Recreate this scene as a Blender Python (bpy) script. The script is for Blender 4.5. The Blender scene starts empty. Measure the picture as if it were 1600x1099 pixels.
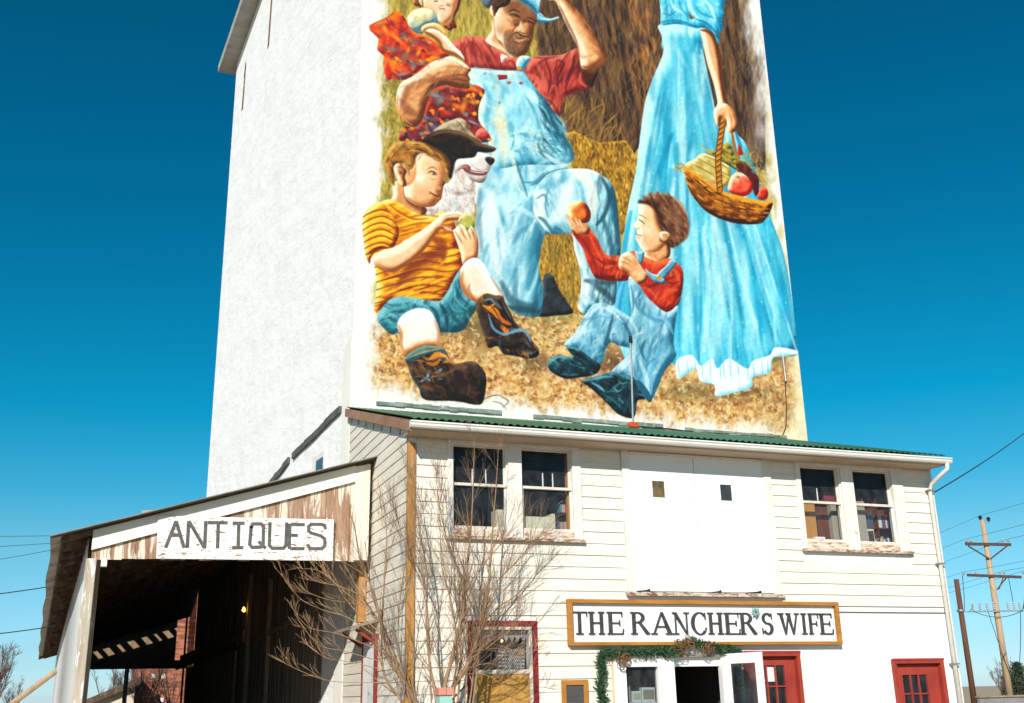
import bpy, bmesh, math, random
import numpy as np
from mathutils import Vector, Matrix
R = math.radians
random.seed(4)
SC = bpy.context.scene; COL = SC.collection
# ---------------- camera ----------------
YAW, PITCH, ROLL, FPX = R(20.762), R(18.059), R(-1.2013), 1645.02
CAM = np.array([0., -17.6, 1.6])
_f = np.array([math.sin(YAW)*math.cos(PITCH), math.cos(YAW)*math.cos(PITCH), math.sin(PITCH)])
_r = np.array([math.cos(YAW), -math.sin(YAW), 0.]); _u = np.cross(_r, _f)
_r, _u = math.cos(ROLL)*_r+math.sin(ROLL)*_u, -math.sin(ROLL)*_r+math.cos(ROLL)*_u
cd = bpy.data.cameras.new('camera'); cam = bpy.data.objects.new('camera', cd); COL.objects.link(cam)
cd.sensor_width = 36; cd.lens = FPX*36/1600; cd.clip_start = .1; cd.clip_end = 4000
cam.matrix_world = Matrix(((_r[0], _u[0], -_f[0], CAM[0]), (_r[1], _u[1], -_f[1], CAM[1]), (_r[2], _u[2], -_f[2], CAM[2]), (0, 0, 0, 1)))
SC.camera = cam
# ---------------- sky, sun, exposure ----------------
SUN_AZ, SUN_EL = R(31), R(28)       # sun stands in front of the facade, a little to its left
w = bpy.data.worlds.new('World'); SC.world = w; w.use_nodes = True
nt = w.node_tree; bg = nt.nodes['Background']
sky = nt.nodes.new('ShaderNodeTexSky'); sky.sky_type = 'NISHITA'; sky.sun_disc = False
sky.sun_elevation = SUN_EL; sky.sun_rotation = R(180)+SUN_AZ
sky.air_density = 1.0; sky.dust_density = .2; sky.ozone_density = 3.5; sky.altitude = 800
hs = nt.nodes.new('ShaderNodeHueSaturation'); hs.inputs['Hue'].default_value = .472; hs.inputs['Saturation'].default_value = 1.15; hs.inputs['Value'].default_value = 1.
tcw = nt.nodes.new('ShaderNodeTexCoord'); sp = nt.nodes.new('ShaderNodeSeparateXYZ'); cr = nt.nodes.new('ShaderNodeValToRGB'); mx = nt.nodes.new('ShaderNodeMix'); mx.data_type = 'RGBA'; mx.blend_type = 'MULTIPLY'; mx.inputs['Factor'].default_value = 1
nt.links.new(tcw.outputs['Generated'], sp.inputs[0]); nt.links.new(sp.outputs['Z'], cr.inputs[0])     # clear the yellow haze near the horizon, deepen the upper sky
e = cr.color_ramp.elements; e[0].position = 0.; e[0].color = (.58, .84, 1.19, 1); e[1].position = .85; e[1].color = (1.0, .80, .72, 1)
for q_, c_ in ((.05, (.60, .84, 1.05, 1)), (.13, (.57, .85, .91, 1)), (.18, (.24, .81, .92, 1)), (.25, (.03, .77, .915, 1)), (.42, (.012, .64, .80, 1)), (.60, (.01, .57, .73, 1))): k_ = e.new(q_); k_.color = c_
nt.links.new(sky.outputs[0], hs.inputs['Color']); nt.links.new(hs.outputs[0], [i for i in mx.inputs if i.name == 'A' and i.type == 'RGBA'][0]); nt.links.new(cr.outputs[0], [i for i in mx.inputs if i.name == 'B' and i.type == 'RGBA'][0]); nt.links.new([o for o in mx.outputs if o.type == 'RGBA'][0], bg.inputs['Color'])
bg.inputs['Strength'].default_value = .085
sd = bpy.data.lights.new('sun', 'SUN'); sun = bpy.data.objects.new('sun', sd); COL.objects.link(sun)
sd.energy = 4.4; sd.angle = R(.5); sd.color = (1, .955, .88)
sdir = Vector((math.sin(SUN_AZ)*math.cos(SUN_EL), math.cos(SUN_AZ)*math.cos(SUN_EL), -math.sin(SUN_EL)))
sun.rotation_euler = sdir.to_track_quat('-Z', 'Y').to_euler()
SC.view_settings.view_transform = 'Standard'; SC.view_settings.look = 'None'; SC.view_settings.gamma = 1; SC.view_settings.exposure = .35
SC.cycles.max_bounces = 8; SC.cycles.transparent_max_bounces = 16
# ---------------- helpers ----------------
def ray(x, y): return (x-800)*_r-(y-549.5)*_u+FPX*_f
def onY(x, y, Y=0.):
    d = ray(x, y); return CAM+d*((Y-CAM[1])/d[1])
def onX(x, y, X):
    d = ray(x, y); return CAM+d*((X-CAM[0])/d[0])
def pix(q):
    v = np.asarray(q, float)-CAM; z = v@_f; return 800+FPX*(v@_r)/z, 549.5-FPX*(v@_u)/z
WL = {}
def thing(name, label, cat, loc=(0, 0, 0), group=None, kind=None):
    o = bpy.data.objects.new(name, None); COL.objects.link(o); o.location = loc; o.empty_display_size = .2
    WL[o.name] = np.array(loc, float); tag(o, label, cat, group, kind); return o
def tag(o, label=None, cat=None, group=None, kind=None):
    for k, v in (('label', label), ('category', cat), ('group', group), ('kind', kind)):
        if v: o[k] = v
    return o
class MB:
    def __init__(s): s.v = []; s.f = []
    def quad(s, a, b, c, d):
        n = len(s.v); s.v += [tuple(a), tuple(b), tuple(c), tuple(d)]; s.f.append((n, n+1, n+2, n+3)); return s
    def poly(s, P):
        n = len(s.v); s.v += [tuple(p) for p in P]; s.f.append(tuple(range(n, n+len(P)))); return s
    def box(s, x0, x1, y0, y1, z0, z1):
        n = len(s.v); s.v += [(x, y, z) for z in (z0, z1) for y in (y0, y1) for x in (x0, x1)]
        s.f += [tuple(n+i for i in q) for q in ((0, 2, 3, 1), (4, 5, 7, 6), (0, 1, 5, 4), (2, 6, 7, 3), (0, 4, 6, 2), (1, 3, 7, 5))]; return s
    def prism(s, P, d):
        """flat outline P (3-D points) pushed along vector d"""
        n = len(s.v); m = len(P); d = np.array(d, float); P = [np.array(p, float) for p in P]
        s.v += [tuple(p) for p in P]+[tuple(p+d) for p in P]
        s.f.append(tuple(range(n, n+m))); s.f.append(tuple(range(n+2*m-1, n+m-1, -1)))
        s.f += [(n+i, n+m+i, n+m+(i+1) % m, n+(i+1) % m) for i in range(m)]; return s
    def beam(s, a, b, wd, ht, up=(0, 0, 1)):
        a = np.array(a, float); b = np.array(b, float); t = b-a; t /= np.linalg.norm(t)
        u = np.cross(t, up); u = u/np.linalg.norm(u)*wd/2; v = np.cross(u, t); v = v/np.linalg.norm(v)*ht/2
        return s.prism([a-u-v, a+u-v, a+u+v, a-u+v], b-a)
    def tube(s, P, r, n=6, cap=True):
        P = [np.array(p, float) for p in P]; m = len(P); rr = r if hasattr(r, '__len__') else [r]*m
        base = len(s.v); prev = None
        for i in range(m):
            t = P[min(i+1, m-1)]-P[max(i-1, 0)]; t /= (np.linalg.norm(t)+1e-9)
            if prev is None: u = np.cross(t, (0.31, .2, .93)); u /= np.linalg.norm(u)
            else:
                u = prev-t*(prev@t); u /= (np.linalg.norm(u)+1e-9)
            prev = u; v = np.cross(t, u)
            for k in range(n):
                q = 2*math.pi*k/n; s.v.append(tuple(P[i]+rr[i]*(math.cos(q)*u+math.sin(q)*v)))
        for i in range(m-1):
            for k in range(n):
                a = base+i*n+k; b = base+i*n+(k+1) % n; s.f.append((a, b, b+n, a+n))
        if cap: s.f.append(tuple(base+k for k in range(n-1, -1, -1))); s.f.append(tuple(base+(m-1)*n+k for k in range(n)))
        return s
    def lathe(s, c, prof, n=10):
        base = len(s.v)
        for r_, z in prof:
            for k in range(n): q = 2*math.pi*k/n; s.v.append((c[0]+r_*math.cos(q), c[1]+r_*math.sin(q), c[2]+z))
        for i in range(len(prof)-1):
            for k in range(n): a = base+i*n+k; b = base+i*n+(k+1) % n; s.f.append((a, b, b+n, a+n))
        return s
    def build(s, name, mat, parent=None, base=None, bevel=0, smooth=False):
        off = np.array(base if base is not None else (0, 0, 0), float)
        if parent is not None: off = WL[parent.name]
        me = bpy.data.meshes.new(name); V = np.array(s.v, float)-off
        me.from_pydata(V.tolist(), [], s.f); me.update()
        bm = bmesh.new(); bm.from_mesh(me); bmesh.ops.recalc_face_normals(bm, faces=bm.faces)
        if bevel: bmesh.ops.bevel(bm, geom=[e for e in bm.edges if len(e.link_faces) == 2 and e.calc_face_angle(0) > .5], offset=bevel, segments=1, affect='EDGES')
        bm.to_mesh(me); bm.free()
        if smooth: me.polygons.foreach_set('use_smooth', [True]*len(me.polygons))
        if mat: me.materials.append(mat)
        o = bpy.data.objects.new(name, me); COL.objects.link(o)
        if parent is not None: o.parent = parent
        else: o.location = off
        WL[o.name] = off; return o
def lin(c):
    if isinstance(c, str): c = [int(c.lstrip('#')[i:i+2], 16)/255 for i in (0, 2, 4)]; return tuple(x/12.92 if x <= .04045 else ((x+.055)/1.055)**2.4 for x in c)
    return tuple(c)
def mat(name, c1, c2=None, scale=(4, 4, 4), rough=.8, bump=0., bscale=None, chips=None, detail=6, lo=.35, hi=.65, spec=.3, metal=0., dirt=None, grain=None, streak=None):
    """procedural surface: two colours mixed by stretched noise, optional chipped-off paint, grain and bump (object space)"""
    m = bpy.data.materials.new(name); m.use_nodes = True; N = m.node_tree; L = N.links.new; b = N.nodes['Principled BSDF']
    b.inputs['Roughness'].default_value = rough; b.inputs['Metallic'].default_value = metal; b.inputs['Specular IOR Level'].default_value = spec
    tc = N.nodes.new('ShaderNodeTexCoord')
    def noise(sc, det=detail, dist=0., rgh=.6):
        mp = N.nodes.new('ShaderNodeMapping'); mp.inputs['Scale'].default_value = sc; L(tc.outputs['Object'], mp.inputs['Vector'])
        n = N.nodes.new('ShaderNodeTexNoise'); n.inputs['Scale'].default_value = 1; n.inputs['Detail'].default_value = det; n.inputs['Distortion'].default_value = dist; n.inputs['Roughness'].default_value = rgh
        L(mp.outputs[0], n.inputs['Vector']); return n.outputs['Fac']
    def mapr(v, a, c):
        r = N.nodes.new('ShaderNodeMapRange'); r.inputs['From Min'].default_value = a; r.inputs['From Max'].default_value = c; L(v, r.inputs['Value']); return r.outputs[0]
    def mix(f, A, B, mode='MIX'):
        x = N.nodes.new('ShaderNodeMix'); x.data_type = 'RGBA'; x.blend_type = mode
        if hasattr(f, 'is_linked') or hasattr(f, 'node'): L(f, x.inputs['Factor'])
        else: x.inputs['Factor'].default_value = f
        for s_, v in (('A', A), ('B', B)):
            i = [q for q in x.inputs if q.name == s_ and q.type == 'RGBA'][0]
            if hasattr(v, 'node'): L(v, i)
            else: i.default_value = (*lin(v), 1)
        return [q for q in x.outputs if q.type == 'RGBA'][0]
    c = mix(mapr(noise(scale), lo, hi), c1, c2 or c1)
    if streak: c = mix(mapr(noise(streak[1]), streak[2], streak[3]), c, streak[0])
    if grain: c = mix(mapr(noise(grain[1], 3), .45, .75), c, grain[0])
    h = None
    if chips:
        f = mapr(noise(chips[2], 8, .6, .7), chips[1], chips[1]+.05); c = mix(f, c, chips[0]); h = f
    if dirt: c = mix(mapr(noise(dirt[1], 5), dirt[2], dirt[3]), c, dirt[0])
    L(c, b.inputs['Base Color'])
    if bump:
        bp = N.nodes.new('ShaderNodeBump'); bp.inputs['Strength'].default_value = 1; bp.inputs['Distance'].default_value = bump
        L(noise(bscale or scale, 6), bp.inputs['Height']); L(bp.outputs[0], b.inputs['Normal'])
    return m
def emis(name, c, s):
    m = bpy.data.materials.new(name); m.use_nodes = True; b = m.node_tree.nodes['Principled BSDF']
    b.inputs['Base Color'].default_value = (*lin(c), 1); b.inputs['Emission Color'].default_value = (*lin(c), 1); b.inputs['Emission Strength'].default_value = s; return m
def glass(name, tint='#f4f8f8'):
    m = bpy.data.materials.new(name); m.use_nodes = True; N = m.node_tree; N.nodes.remove(N.nodes['Principled BSDF']); o = N.nodes['Material Output']
    t = N.nodes.new('ShaderNodeBsdfTransparent'); t.inputs[0].default_value = (*lin(tint), 1); g = N.nodes.new('ShaderNodeBsdfGlossy'); g.inputs['Roughness'].default_value = .03
    n = N.nodes.new('ShaderNodeTexNoise'); n.inputs['Scale'].default_value = 3; bp = N.nodes.new('ShaderNodeBump'); bp.inputs['Distance'].default_value = .004; N.links.new(n.outputs['Fac'], bp.inputs['Height']); N.links.new(bp.outputs[0], g.inputs['Normal'])
    f = N.nodes.new('ShaderNodeFresnel'); f.inputs[0].default_value = 1.33; x = N.nodes.new('ShaderNodeMixShader')
    du = N.nodes.new('ShaderNodeBsdfDiffuse'); du.inputs[0].default_value = (.42, .44, .50, 1); n2 = N.nodes.new('ShaderNodeTexNoise'); n2.inputs['Scale'].default_value = 5; n2.inputs['Detail'].default_value = 6; mr = N.nodes.new('ShaderNodeMapRange'); mr.inputs['From Min'].default_value = .3; mr.inputs['From Max'].default_value = .8; mr.inputs['To Min'].default_value = .012; mr.inputs['To Max'].default_value = .085
    y_ = N.nodes.new('ShaderNodeMixShader'); N.links.new(n2.outputs['Fac'], mr.inputs['Value']); N.links.new(mr.outputs[0], y_.inputs[0])      # dust on the glass
    N.links.new(f.outputs[0], x.inputs[0]); N.links.new(t.outputs[0], x.inputs[1]); N.links.new(g.outputs[0], x.inputs[2]); N.links.new(x.outputs[0], y_.inputs[1]); N.links.new(du.outputs[0], y_.inputs[2]); N.links.new(y_.outputs[0], o.inputs[0]); return m
def holed(mb, x0, x1, z0, z1, holes, Y):
    """facade sheet at depth Y with rectangular openings (x0,x1,z0,z1)"""
    xs = sorted({x0, x1, *[h[0] for h in holes], *[h[1] for h in holes]}); zs = sorted({z0, z1, *[h[2] for h in holes], *[h[3] for h in holes]})
    for a, b in zip(xs, xs[1:]):
        for c, d in zip(zs, zs[1:]):
            mx, mz = (a+b)/2, (c+d)/2
            if any(h[0] < mx < h[1] and h[2] < mz < h[3] for h in holes): continue
            mb.quad((a, Y, c), (b, Y, c), (b, Y, d), (a, Y, d))
def spans(x0, x1, z, holes, h=.2):
    cuts = sorted([(q[0], q[1]) for q in holes if q[2] < z+h and q[3] > z]); out = []; x = x0
    for a, b in cuts:
        if a > x: out.append((x, min(a, x1)))
        x = max(x, b)
    if x < x1: out.append((x, x1))
    return out
# ---- MURAL PAINTER: fills a numpy canvas with the painted picture on the elevator's front wall ----
# canvas coordinates are plain drawing units; CX0, CY0 is the canvas origin
CX0, CY0, CW, CH, CS = 536, -190, 740, 892, 1.0
rng = np.random.default_rng(7)
cv = np.ones((int(CH*CS), int(CW*CS), 3), np.float32)
NY, NX = cv.shape[:2]
def hx(s):
    s = s.lstrip('#'); return np.array([int(s[i:i+2], 16)/255. for i in (0, 2, 4)], np.float32)
def tr(F, pts): return [(F[0]+x/F[2], F[1]+y/F[2]) for x, y in pts]
FA=(540,0,1.5703); FB=(560,0,4.995); FM=(720,0,4.227); FK=(560,180,4.579); FG=(560,380,4.227); FR=(820,280,2.893); FW=(960,0,2.971); FJ=(740,200,3.435)
def smooth(P, closed=True, n=5):
    P = np.asarray(P, float)
    if len(P) < 3: return P
    N = len(P); out = []
    for i in range(N if closed else N-1):
        if closed: p0, p1, p2, p3 = P[i-1], P[i], P[(i+1) % N], P[(i+2) % N]
        else: p0, p1, p2, p3 = P[max(i-1, 0)], P[i], P[i+1], P[min(i+2, N-1)]
        for t in np.arange(n)/n:
            out.append(.5*((2*p1)+(p2-p0)*t+(2*p0-5*p1+4*p2-p3)*t*t+(3*p1-p0-3*p2+p3)*t**3))
    if not closed: out.append(P[-1])
    return np.array(out)
def toc(P): return (np.asarray(P, float)-[CX0, CY0])*CS
def box(a, r):
    r = int(max(r, 1)); k = 2*r+1
    b = np.pad(a, ((r+1, r), (0, 0)), mode='edge').cumsum(0); a = (b[k:]-b[:-k])/k
    b = np.pad(a, ((0, 0), (r+1, r)), mode='edge').cumsum(1); return (b[:, k:]-b[:, :-k])/k
def blur(a, r): return box(box(a, r*.6), r*.6)
def rast(P, x0, y0, w, h, ss=3):
    m = np.zeros((h*ss, w*ss), bool)
    ys = y0+(np.arange(h*ss)+.5)/ss
    X1, Y1 = P[:, 0], P[:, 1]; X2, Y2 = np.roll(X1, -1), np.roll(Y1, -1)
    for j, y in enumerate(ys):
        c = (Y1 <= y) != (Y2 <= y)
        if not c.any(): continue
        xs = np.sort(X1[c]+(y-Y1[c])/(Y2[c]-Y1[c])*(X2[c]-X1[c]))
        for a, b in zip(xs[::2], xs[1::2]):
            ia = int(np.ceil((a-x0)*ss-.5)); ib = int(np.floor((b-x0)*ss-.5))+1
            m[j, max(ia, 0):max(ib, 0)] = True
    return m.reshape(h, ss, w, ss).mean((1, 3))
def nz(h, w, sx, sy, seed, ang=0.):
    r = np.random.default_rng(seed); T = r.random((64, 64)).astype(np.float32)
    yy, xx = np.mgrid[0:h, 0:w].astype(np.float32); c, s = np.cos(ang), np.sin(ang)
    u = (xx*c+yy*s)/sx; v = (-xx*s+yy*c)/sy
    iu = np.floor(u).astype(int); iv = np.floor(v).astype(int); fu = u-iu; fv = v-iv
    fu = fu*fu*(3-2*fu); fv = fv*fv*(3-2*fv); g = lambda a, b: T[b % 64, a % 64]
    return (g(iu, iv)*(1-fu)+g(iu+1, iv)*fu)*(1-fv)+(g(iu, iv+1)*(1-fu)+g(iu+1, iv+1)*fu)*fv-.5
def ramp(cols, t):
    C = np.array([hx(c) for c in cols]); t = np.clip(t, 0, 1)*(len(C)-1)
    i = np.minimum(t.astype(int), len(C)-2); f = (t-i)[..., None]
    return C[i]*(1-f)+C[i+1]*f
LAST = None; SEED = 100
def form(P, cols, r=8, L=(-.55, -.83), k=1., base=.5, ns=.25, nsc=(7, 7), ang=0., sharp=True, soft=0, a=1.):
    """one painted body: a smooth outline modelled by shading from its blurred mask"""
    global LAST, SEED
    SEED += 1
    P = toc(P); P = smooth(P) if sharp else P
    pad = int(r*2+4); x0 = max(int(P[:, 0].min())-pad, 0); y0 = max(int(P[:, 1].min())-pad, 0)
    x1 = min(int(P[:, 0].max())+pad, NX); y1 = min(int(P[:, 1].max())+pad, NY)
    w, h = x1-x0, y1-y0
    if w < 2 or h < 2: return
    m = rast(P, x0, y0, w, h)
    hgt = blur(m, r); gy, gx = np.gradient(hgt)
    t = base-k*(gx*L[0]+gy*L[1])*r*1.6+ns*nz(h, w, nsc[0], nsc[1], SEED, ang)+.5*ns*nz(h, w, nsc[0]/2.5, nsc[1]/2.5, SEED+999, ang)
    if soft: m = blur(m, soft)
    al = (m*a)[..., None]
    cv[y0:y1, x0:x1] = cv[y0:y1, x0:x1]*(1-al)+ramp(cols, t)*al
    LAST = (m, x0, y0)
    return LAST
def _dist(P, pad):
    x0 = max(int(P[:, 0].min()-pad), 0); y0 = max(int(P[:, 1].min()-pad), 0)
    x1 = min(int(P[:, 0].max()+pad)+2, NX); y1 = min(int(P[:, 1].max()+pad)+2, NY)
    if x1 <= x0 or y1 <= y0: return None
    yy, xx = np.mgrid[y0:y1, x0:x1]; xx = xx+.5; yy = yy+.5
    D = np.full(xx.shape, 1e9); T = np.zeros(xx.shape); n = len(P)-1
    for i in range(n):
        ax, ay = P[i]; bx_, by_ = P[i+1]; dx, dy = bx_-ax, by_-ay; l2 = dx*dx+dy*dy+1e-9
        t = np.clip(((xx-ax)*dx+(yy-ay)*dy)/l2, 0, 1); d = np.hypot(xx-ax-t*dx, yy-ay-t*dy)
        q = d < D; D[q] = d[q]; T[q] = ((i+t)/n)[q]
    return D, T, x0, y0, x1, y1
def st(P, col, w=1.5, a=.9, soft=.9, clip=None, taper=.7, sm=True):
    """a brush stroke along a path, tapering to both ends"""
    P = toc(P); P = smooth(P, False, 4) if sm and len(P) > 2 else P
    w = w*CS; r = _dist(P, w+2*soft+1)
    if r is None: return
    D, T, x0, y0, x1, y1 = r
    ww = w/2*(1-taper*np.abs(2*T-1)**2)
    al = np.clip((ww-D)/(soft+.2)+.5, 0, 1)*a
    if clip is not None:
        m, mx, my = clip; full = np.zeros((NY, NX)); full[my:my+m.shape[0], mx:mx+m.shape[1]] = m; al = al*full[y0:y1, x0:x1]
    c = hx(col) if isinstance(col, str) else col
    cv[y0:y1, x0:x1] = cv[y0:y1, x0:x1]*(1-al[..., None])+c*al[..., None]
def blob(F, x, y, rx, ry, col, a=.8, ang=0., hard=1.2, clip=None):
    cx, cy = toc([F[0]+x/F[2], F[1]+y/F[2]]); rx = rx/F[2]*CS; ry = ry/F[2]*CS; R = max(rx, ry)*1.8+2
    x0, x1, y0, y1 = max(int(cx-R), 0), min(int(cx+R)+1, NX), max(int(cy-R), 0), min(int(cy+R)+1, NY)
    if x1 <= x0 or y1 <= y0: return
    yy, xx = np.mgrid[y0:y1, x0:x1]; dx = xx+.5-cx; dy = yy+.5-cy; c, s = np.cos(ang), np.sin(ang)
    d = np.hypot((dx*c+dy*s)/rx, (-dx*s+dy*c)/ry)
    al = np.clip(1-(d-1)*hard*1.5, 0, 1) if hard > 2 else np.exp(-(d**2)*hard)
    al = al*a
    if clip is not None:
        m, mx, my = clip; full = np.zeros((NY, NX)); full[my:my+m.shape[0], mx:mx+m.shape[1]] = m; al = al*full[y0:y1, x0:x1]
    cv[y0:y1, x0:x1] = cv[y0:y1, x0:x1]*(1-al[..., None])+hx(col)*al[..., None]
def hatch(P, n, cols, ln, w, ang, jit=.3, a=.7, bend=.2, dens=None):
    P = toc(P); x0 = max(int(P[:, 0].min()), 0); y0 = max(int(P[:, 1].min()), 0); x1 = min(int(P[:, 0].max()), NX); y1 = min(int(P[:, 1].max()), NY)
    m = rast(P, x0, y0, x1-x0, y1-y0, 1); k = 0; tries = 0
    while k < n and tries < n*8:
        tries += 1
        x, y = rng.uniform(x0, x1-1), rng.uniform(y0, y1-1)
        if m[min(int(y-y0), m.shape[0]-1), min(int(x-x0), m.shape[1]-1)] < .5: continue
        k += 1; q = ang(x/CS+CX0, y/CS+CY0) if callable(ang) else ang
        q += rng.normal(0, jit); l = ln*rng.uniform(.5, 1.4)
        d = np.array([np.cos(q), np.sin(q)])*l/2; nn = np.array([-d[1], d[0]])*bend*rng.normal()
        p = np.array([x/CS+CX0, y/CS+CY0])
        st([p-d, p+nn, p+d], cols[rng.integers(len(cols))], w*rng.uniform(.6, 1.4), a*rng.uniform(.6, 1), clip=None)
def fabric(clip, n, cols, ang, ln=26, w=4, a=.4, jit=.3, reg=None, bend=.15):
    m, mx, my = clip; ys, xs = np.nonzero(m > .6)
    if reg is not None:
        q = np.array(reg); lo = toc(q.min(0)); hi = toc(q.max(0)); k = (xs+mx > lo[0]) & (xs+mx < hi[0]) & (ys+my > lo[1]) & (ys+my < hi[1]); xs, ys = xs[k], ys[k]
    if not len(xs): return
    for i in range(n):
        j = rng.integers(len(xs)); x = (xs[j]+mx)/CS+CX0; y = (ys[j]+my)/CS+CY0
        q = (ang(x, y) if callable(ang) else ang)+rng.normal(0, jit); l = ln*rng.uniform(.5, 1.5); d = np.array([np.cos(q), np.sin(q)])*l/2; nn = np.array([-d[1], d[0]])*bend*rng.normal(); p = np.array([x, y]); ww = w*rng.uniform(.5, 1.5)
        st([p-d, p+nn, p+d], cols[rng.integers(len(cols))], ww, a*rng.uniform(.5, 1.2), soft=ww*.6, clip=clip, taper=.8)
def D(F, pts, col, w=1.4, a=.9, **kw): st(tr(F, pts), col, w, a, **kw)
def Fm(F, pts, cols, **kw): return form(tr(F, pts), cols, **kw)

# ---------- field, stack and straw ----------
form(tr(FA, [(-20,-330),(1160,-330),(1160,1120),(-20,1120)]), ['#7f7636','#b39b4c','#cdb765'], r=4, ns=.9, nsc=(5,16), sharp=False)
hatch(tr(FA, [(20,-320),(520,-320),(520,460),(20,760)]), 2300, ['#d8c067','#8a8442','#6e7048','#c9ad4c','#5f6a50','#e2cd80','#a58e3e','#77702f'], 11, 1.9, 1.45, .28, .75)
hatch(tr(FA, [(60,180),(150,180),(150,480),(60,600)]), 420, ['#6a6a35','#8a7a3a','#c8a048','#55602f','#a88f46'], 8, 2., 1.3, .6, .7)
stack = tr(FA, [(520,-320),(468,60),(472,150),(500,210),(530,290),(545,335),(600,370),(660,372),(700,390),(740,330),(1030,420),(1030,-320)])
form(stack, ['#221a18','#463426','#6a4f38','#86643f'], r=6, ns=.9, nsc=(4,26), ang=-.15, sharp=False)
hatch(stack, 2600, ['#3a2e28','#6a4f3a','#8e6a44','#4a3a3c','#71523a','#9a7448','#5c4a55','#2c2522','#a87a48','#57503a','#7c6a4c'], 20, 2.6, lambda x, y: 1.75+.25*np.sin(x*.03+y*.012), .22, .45, .3)
hatch(tr(FA, [(690,-20),(740,-20),(770,210),(740,300),(700,200)]), 80, ['#c87c3e','#b8854c','#d0925a','#8c5a3a'], 26, 3.4, 1.4, .18, .5, .3)
hatch(tr(FA, [(530,230),(620,250),(700,330),(660,380),(560,350)]), 130, ['#a8823e','#c89a48','#8a6a34','#6c5530'], 26, 2.2, 1.95, .3, .55)
gold = tr(FA, [(525,330),(560,322),(620,350),(690,345),(720,400),(690,560),(660,600),(600,800),(470,760),(470,560),(560,560),(560,420),(545,370)])
form(gold, ['#6a4a1c','#a87f32','#cf9f3c'], r=4, ns=.9, nsc=(4,10), sharp=False)
hatch(gold, 1500, ['#f0bc40','#6b4a1a','#4e3614','#d8a03a','#94702c','#ffd468','#7d7036','#5a3c18'], 9, 2.4, 1.45, .28, .7)
hatch(tr(FA, [(480,560),(560,560),(585,690),(560,770),(480,680)]), 420, ['#c8a04a','#8a7434','#a88a3e','#6e6030','#d8b460','#7a6a3a'], 12, 1.8, 1.5, .2, .8)
ground = tr(FA, [(-20,760),(90,770),(200,800),(420,770),(560,770),(620,780),(800,880),(1010,900),(1160,860),(1160,1100),(-20,1100)])
form(ground, ['#a8764a','#d8ae72','#ecca92'], r=5, ns=.9, nsc=(7,6), sharp=False)
hatch(ground, 1500, ['#f4d8a4','#8a4f2a','#d9a866','#ffe6b8','#a86e38','#e0b878'], 9, 3., .9, .8, .7, .5)
hatch(ground, 1100, ['#8a5530','#a86a38','#f8e0b0','#7a4a2a','#c8924c','#ffe9c0'], 7, 2.8, 1.0, .9, .8, .6)
hatch(tr(FA, [(60,790),(130,790),(170,900),(80,930)]), 120, ['#6b3f2a','#8a5a30','#e8c060'], 6, 2.2, 1., 1., .8, .8)
for x, y, rx, ry, c, a in [(330,800,90,26,'#6f5f42',.8),(240,800,70,24,'#5c5138',.8),(470,890,60,24,'#6a5a44',.7),(330,840,40,40,'#8c7448',.5),(520,780,70,14,'#7c7a42',.7),(660,890,50,40,'#5c4030',.8),(820,960,60,24,'#7a6a40',.6),(950,960,120,26,'#6c5c3c',.75),(1040,880,60,24,'#7a6848',.8),(60,790,40,30,'#7a705c',.6),(1060,1000,60,60,'#a89870',.4)]:
    blob(FA, x, y, rx, ry, c, a)
hatch(tr(FA, [(430,790),(560,800),(560,850),(480,860)]), 120, ['#8a7a40','#c0a860','#6f6a38'], 8, 1.5, .3, .5, .7)
hatch(tr(FA, [(880,950),(1070,940),(1090,1020),(820,1010)]), 160, ['#e0a860','#8a5a34','#b87c40','#f0cc90'], 9, 2, 1.1, .6, .75, .5)
hatch(ground, 800, ['#5c3018','#7a4222','#4a2814','#945a30'], 6, 3.0, 1.0, .9, .5, .5)
hatch(ground, 900, ['#fff0cc','#ffe2b0','#f0d49c','#f4d48a'], 9, 3.0, .9, .8, .65, .6)
# the paint thins out to bare white wall at its borders
yy, xx = np.mgrid[0:NY, 0:NX]; X_ = (xx/CS+CX0-540)*1.5703; Y_ = (yy/CS+CY0)*1.5703
n1 = nz(NY, NX, 9, 22, 5)*26+nz(NY, NX, 3, 8, 6)*12
lf = np.clip((X_-58-np.interp(Y_, [0, 500, 950], [14, 12, -6])+n1)/36, 0, 1)
rf = np.clip((np.interp(Y_, [-300, 0, 500, 800, 1050], [955, 990, 1052, 1092, 1104])+22-X_+n1*1.1)/52, 0, 1)
bl = np.interp(X_, [40, 150, 330, 470, 600, 850, 1090], [948, 978, 992, 1016, 1026, 1054, 1072])
bf = np.clip((bl-Y_+n1*1.2+6)/52, 0, 1)
tf = np.clip((Y_+270+n1)/40, 0, 1)
bgm = (lf*rf*bf*tf)[..., None]; bgm = bgm*bgm*(3-2*bgm)
fq = np.clip((X_-940)/150, 0, 1)[..., None]*np.clip((Y_-500)/400, 0, 1)[..., None]; fade = hx('#fdfbf6')*(1-fq)+hx('#efe6c4')*fq
cv[:] = cv*bgm+fade*(1-bgm)
blob(FA, 1012, 320, 22, 120, '#a89c98', .45)

SKF = ['#8a5232','#c88a58','#ecb988','#fbdcb6','#fff0d8']
SK = ['#5e3520','#a8683e','#dd9f6a','#f6cfa2','#fdeed6']
SKL = ['#8a5434','#cc8e62','#f0c196','#fbe3c6','#fff6ea']
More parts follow.
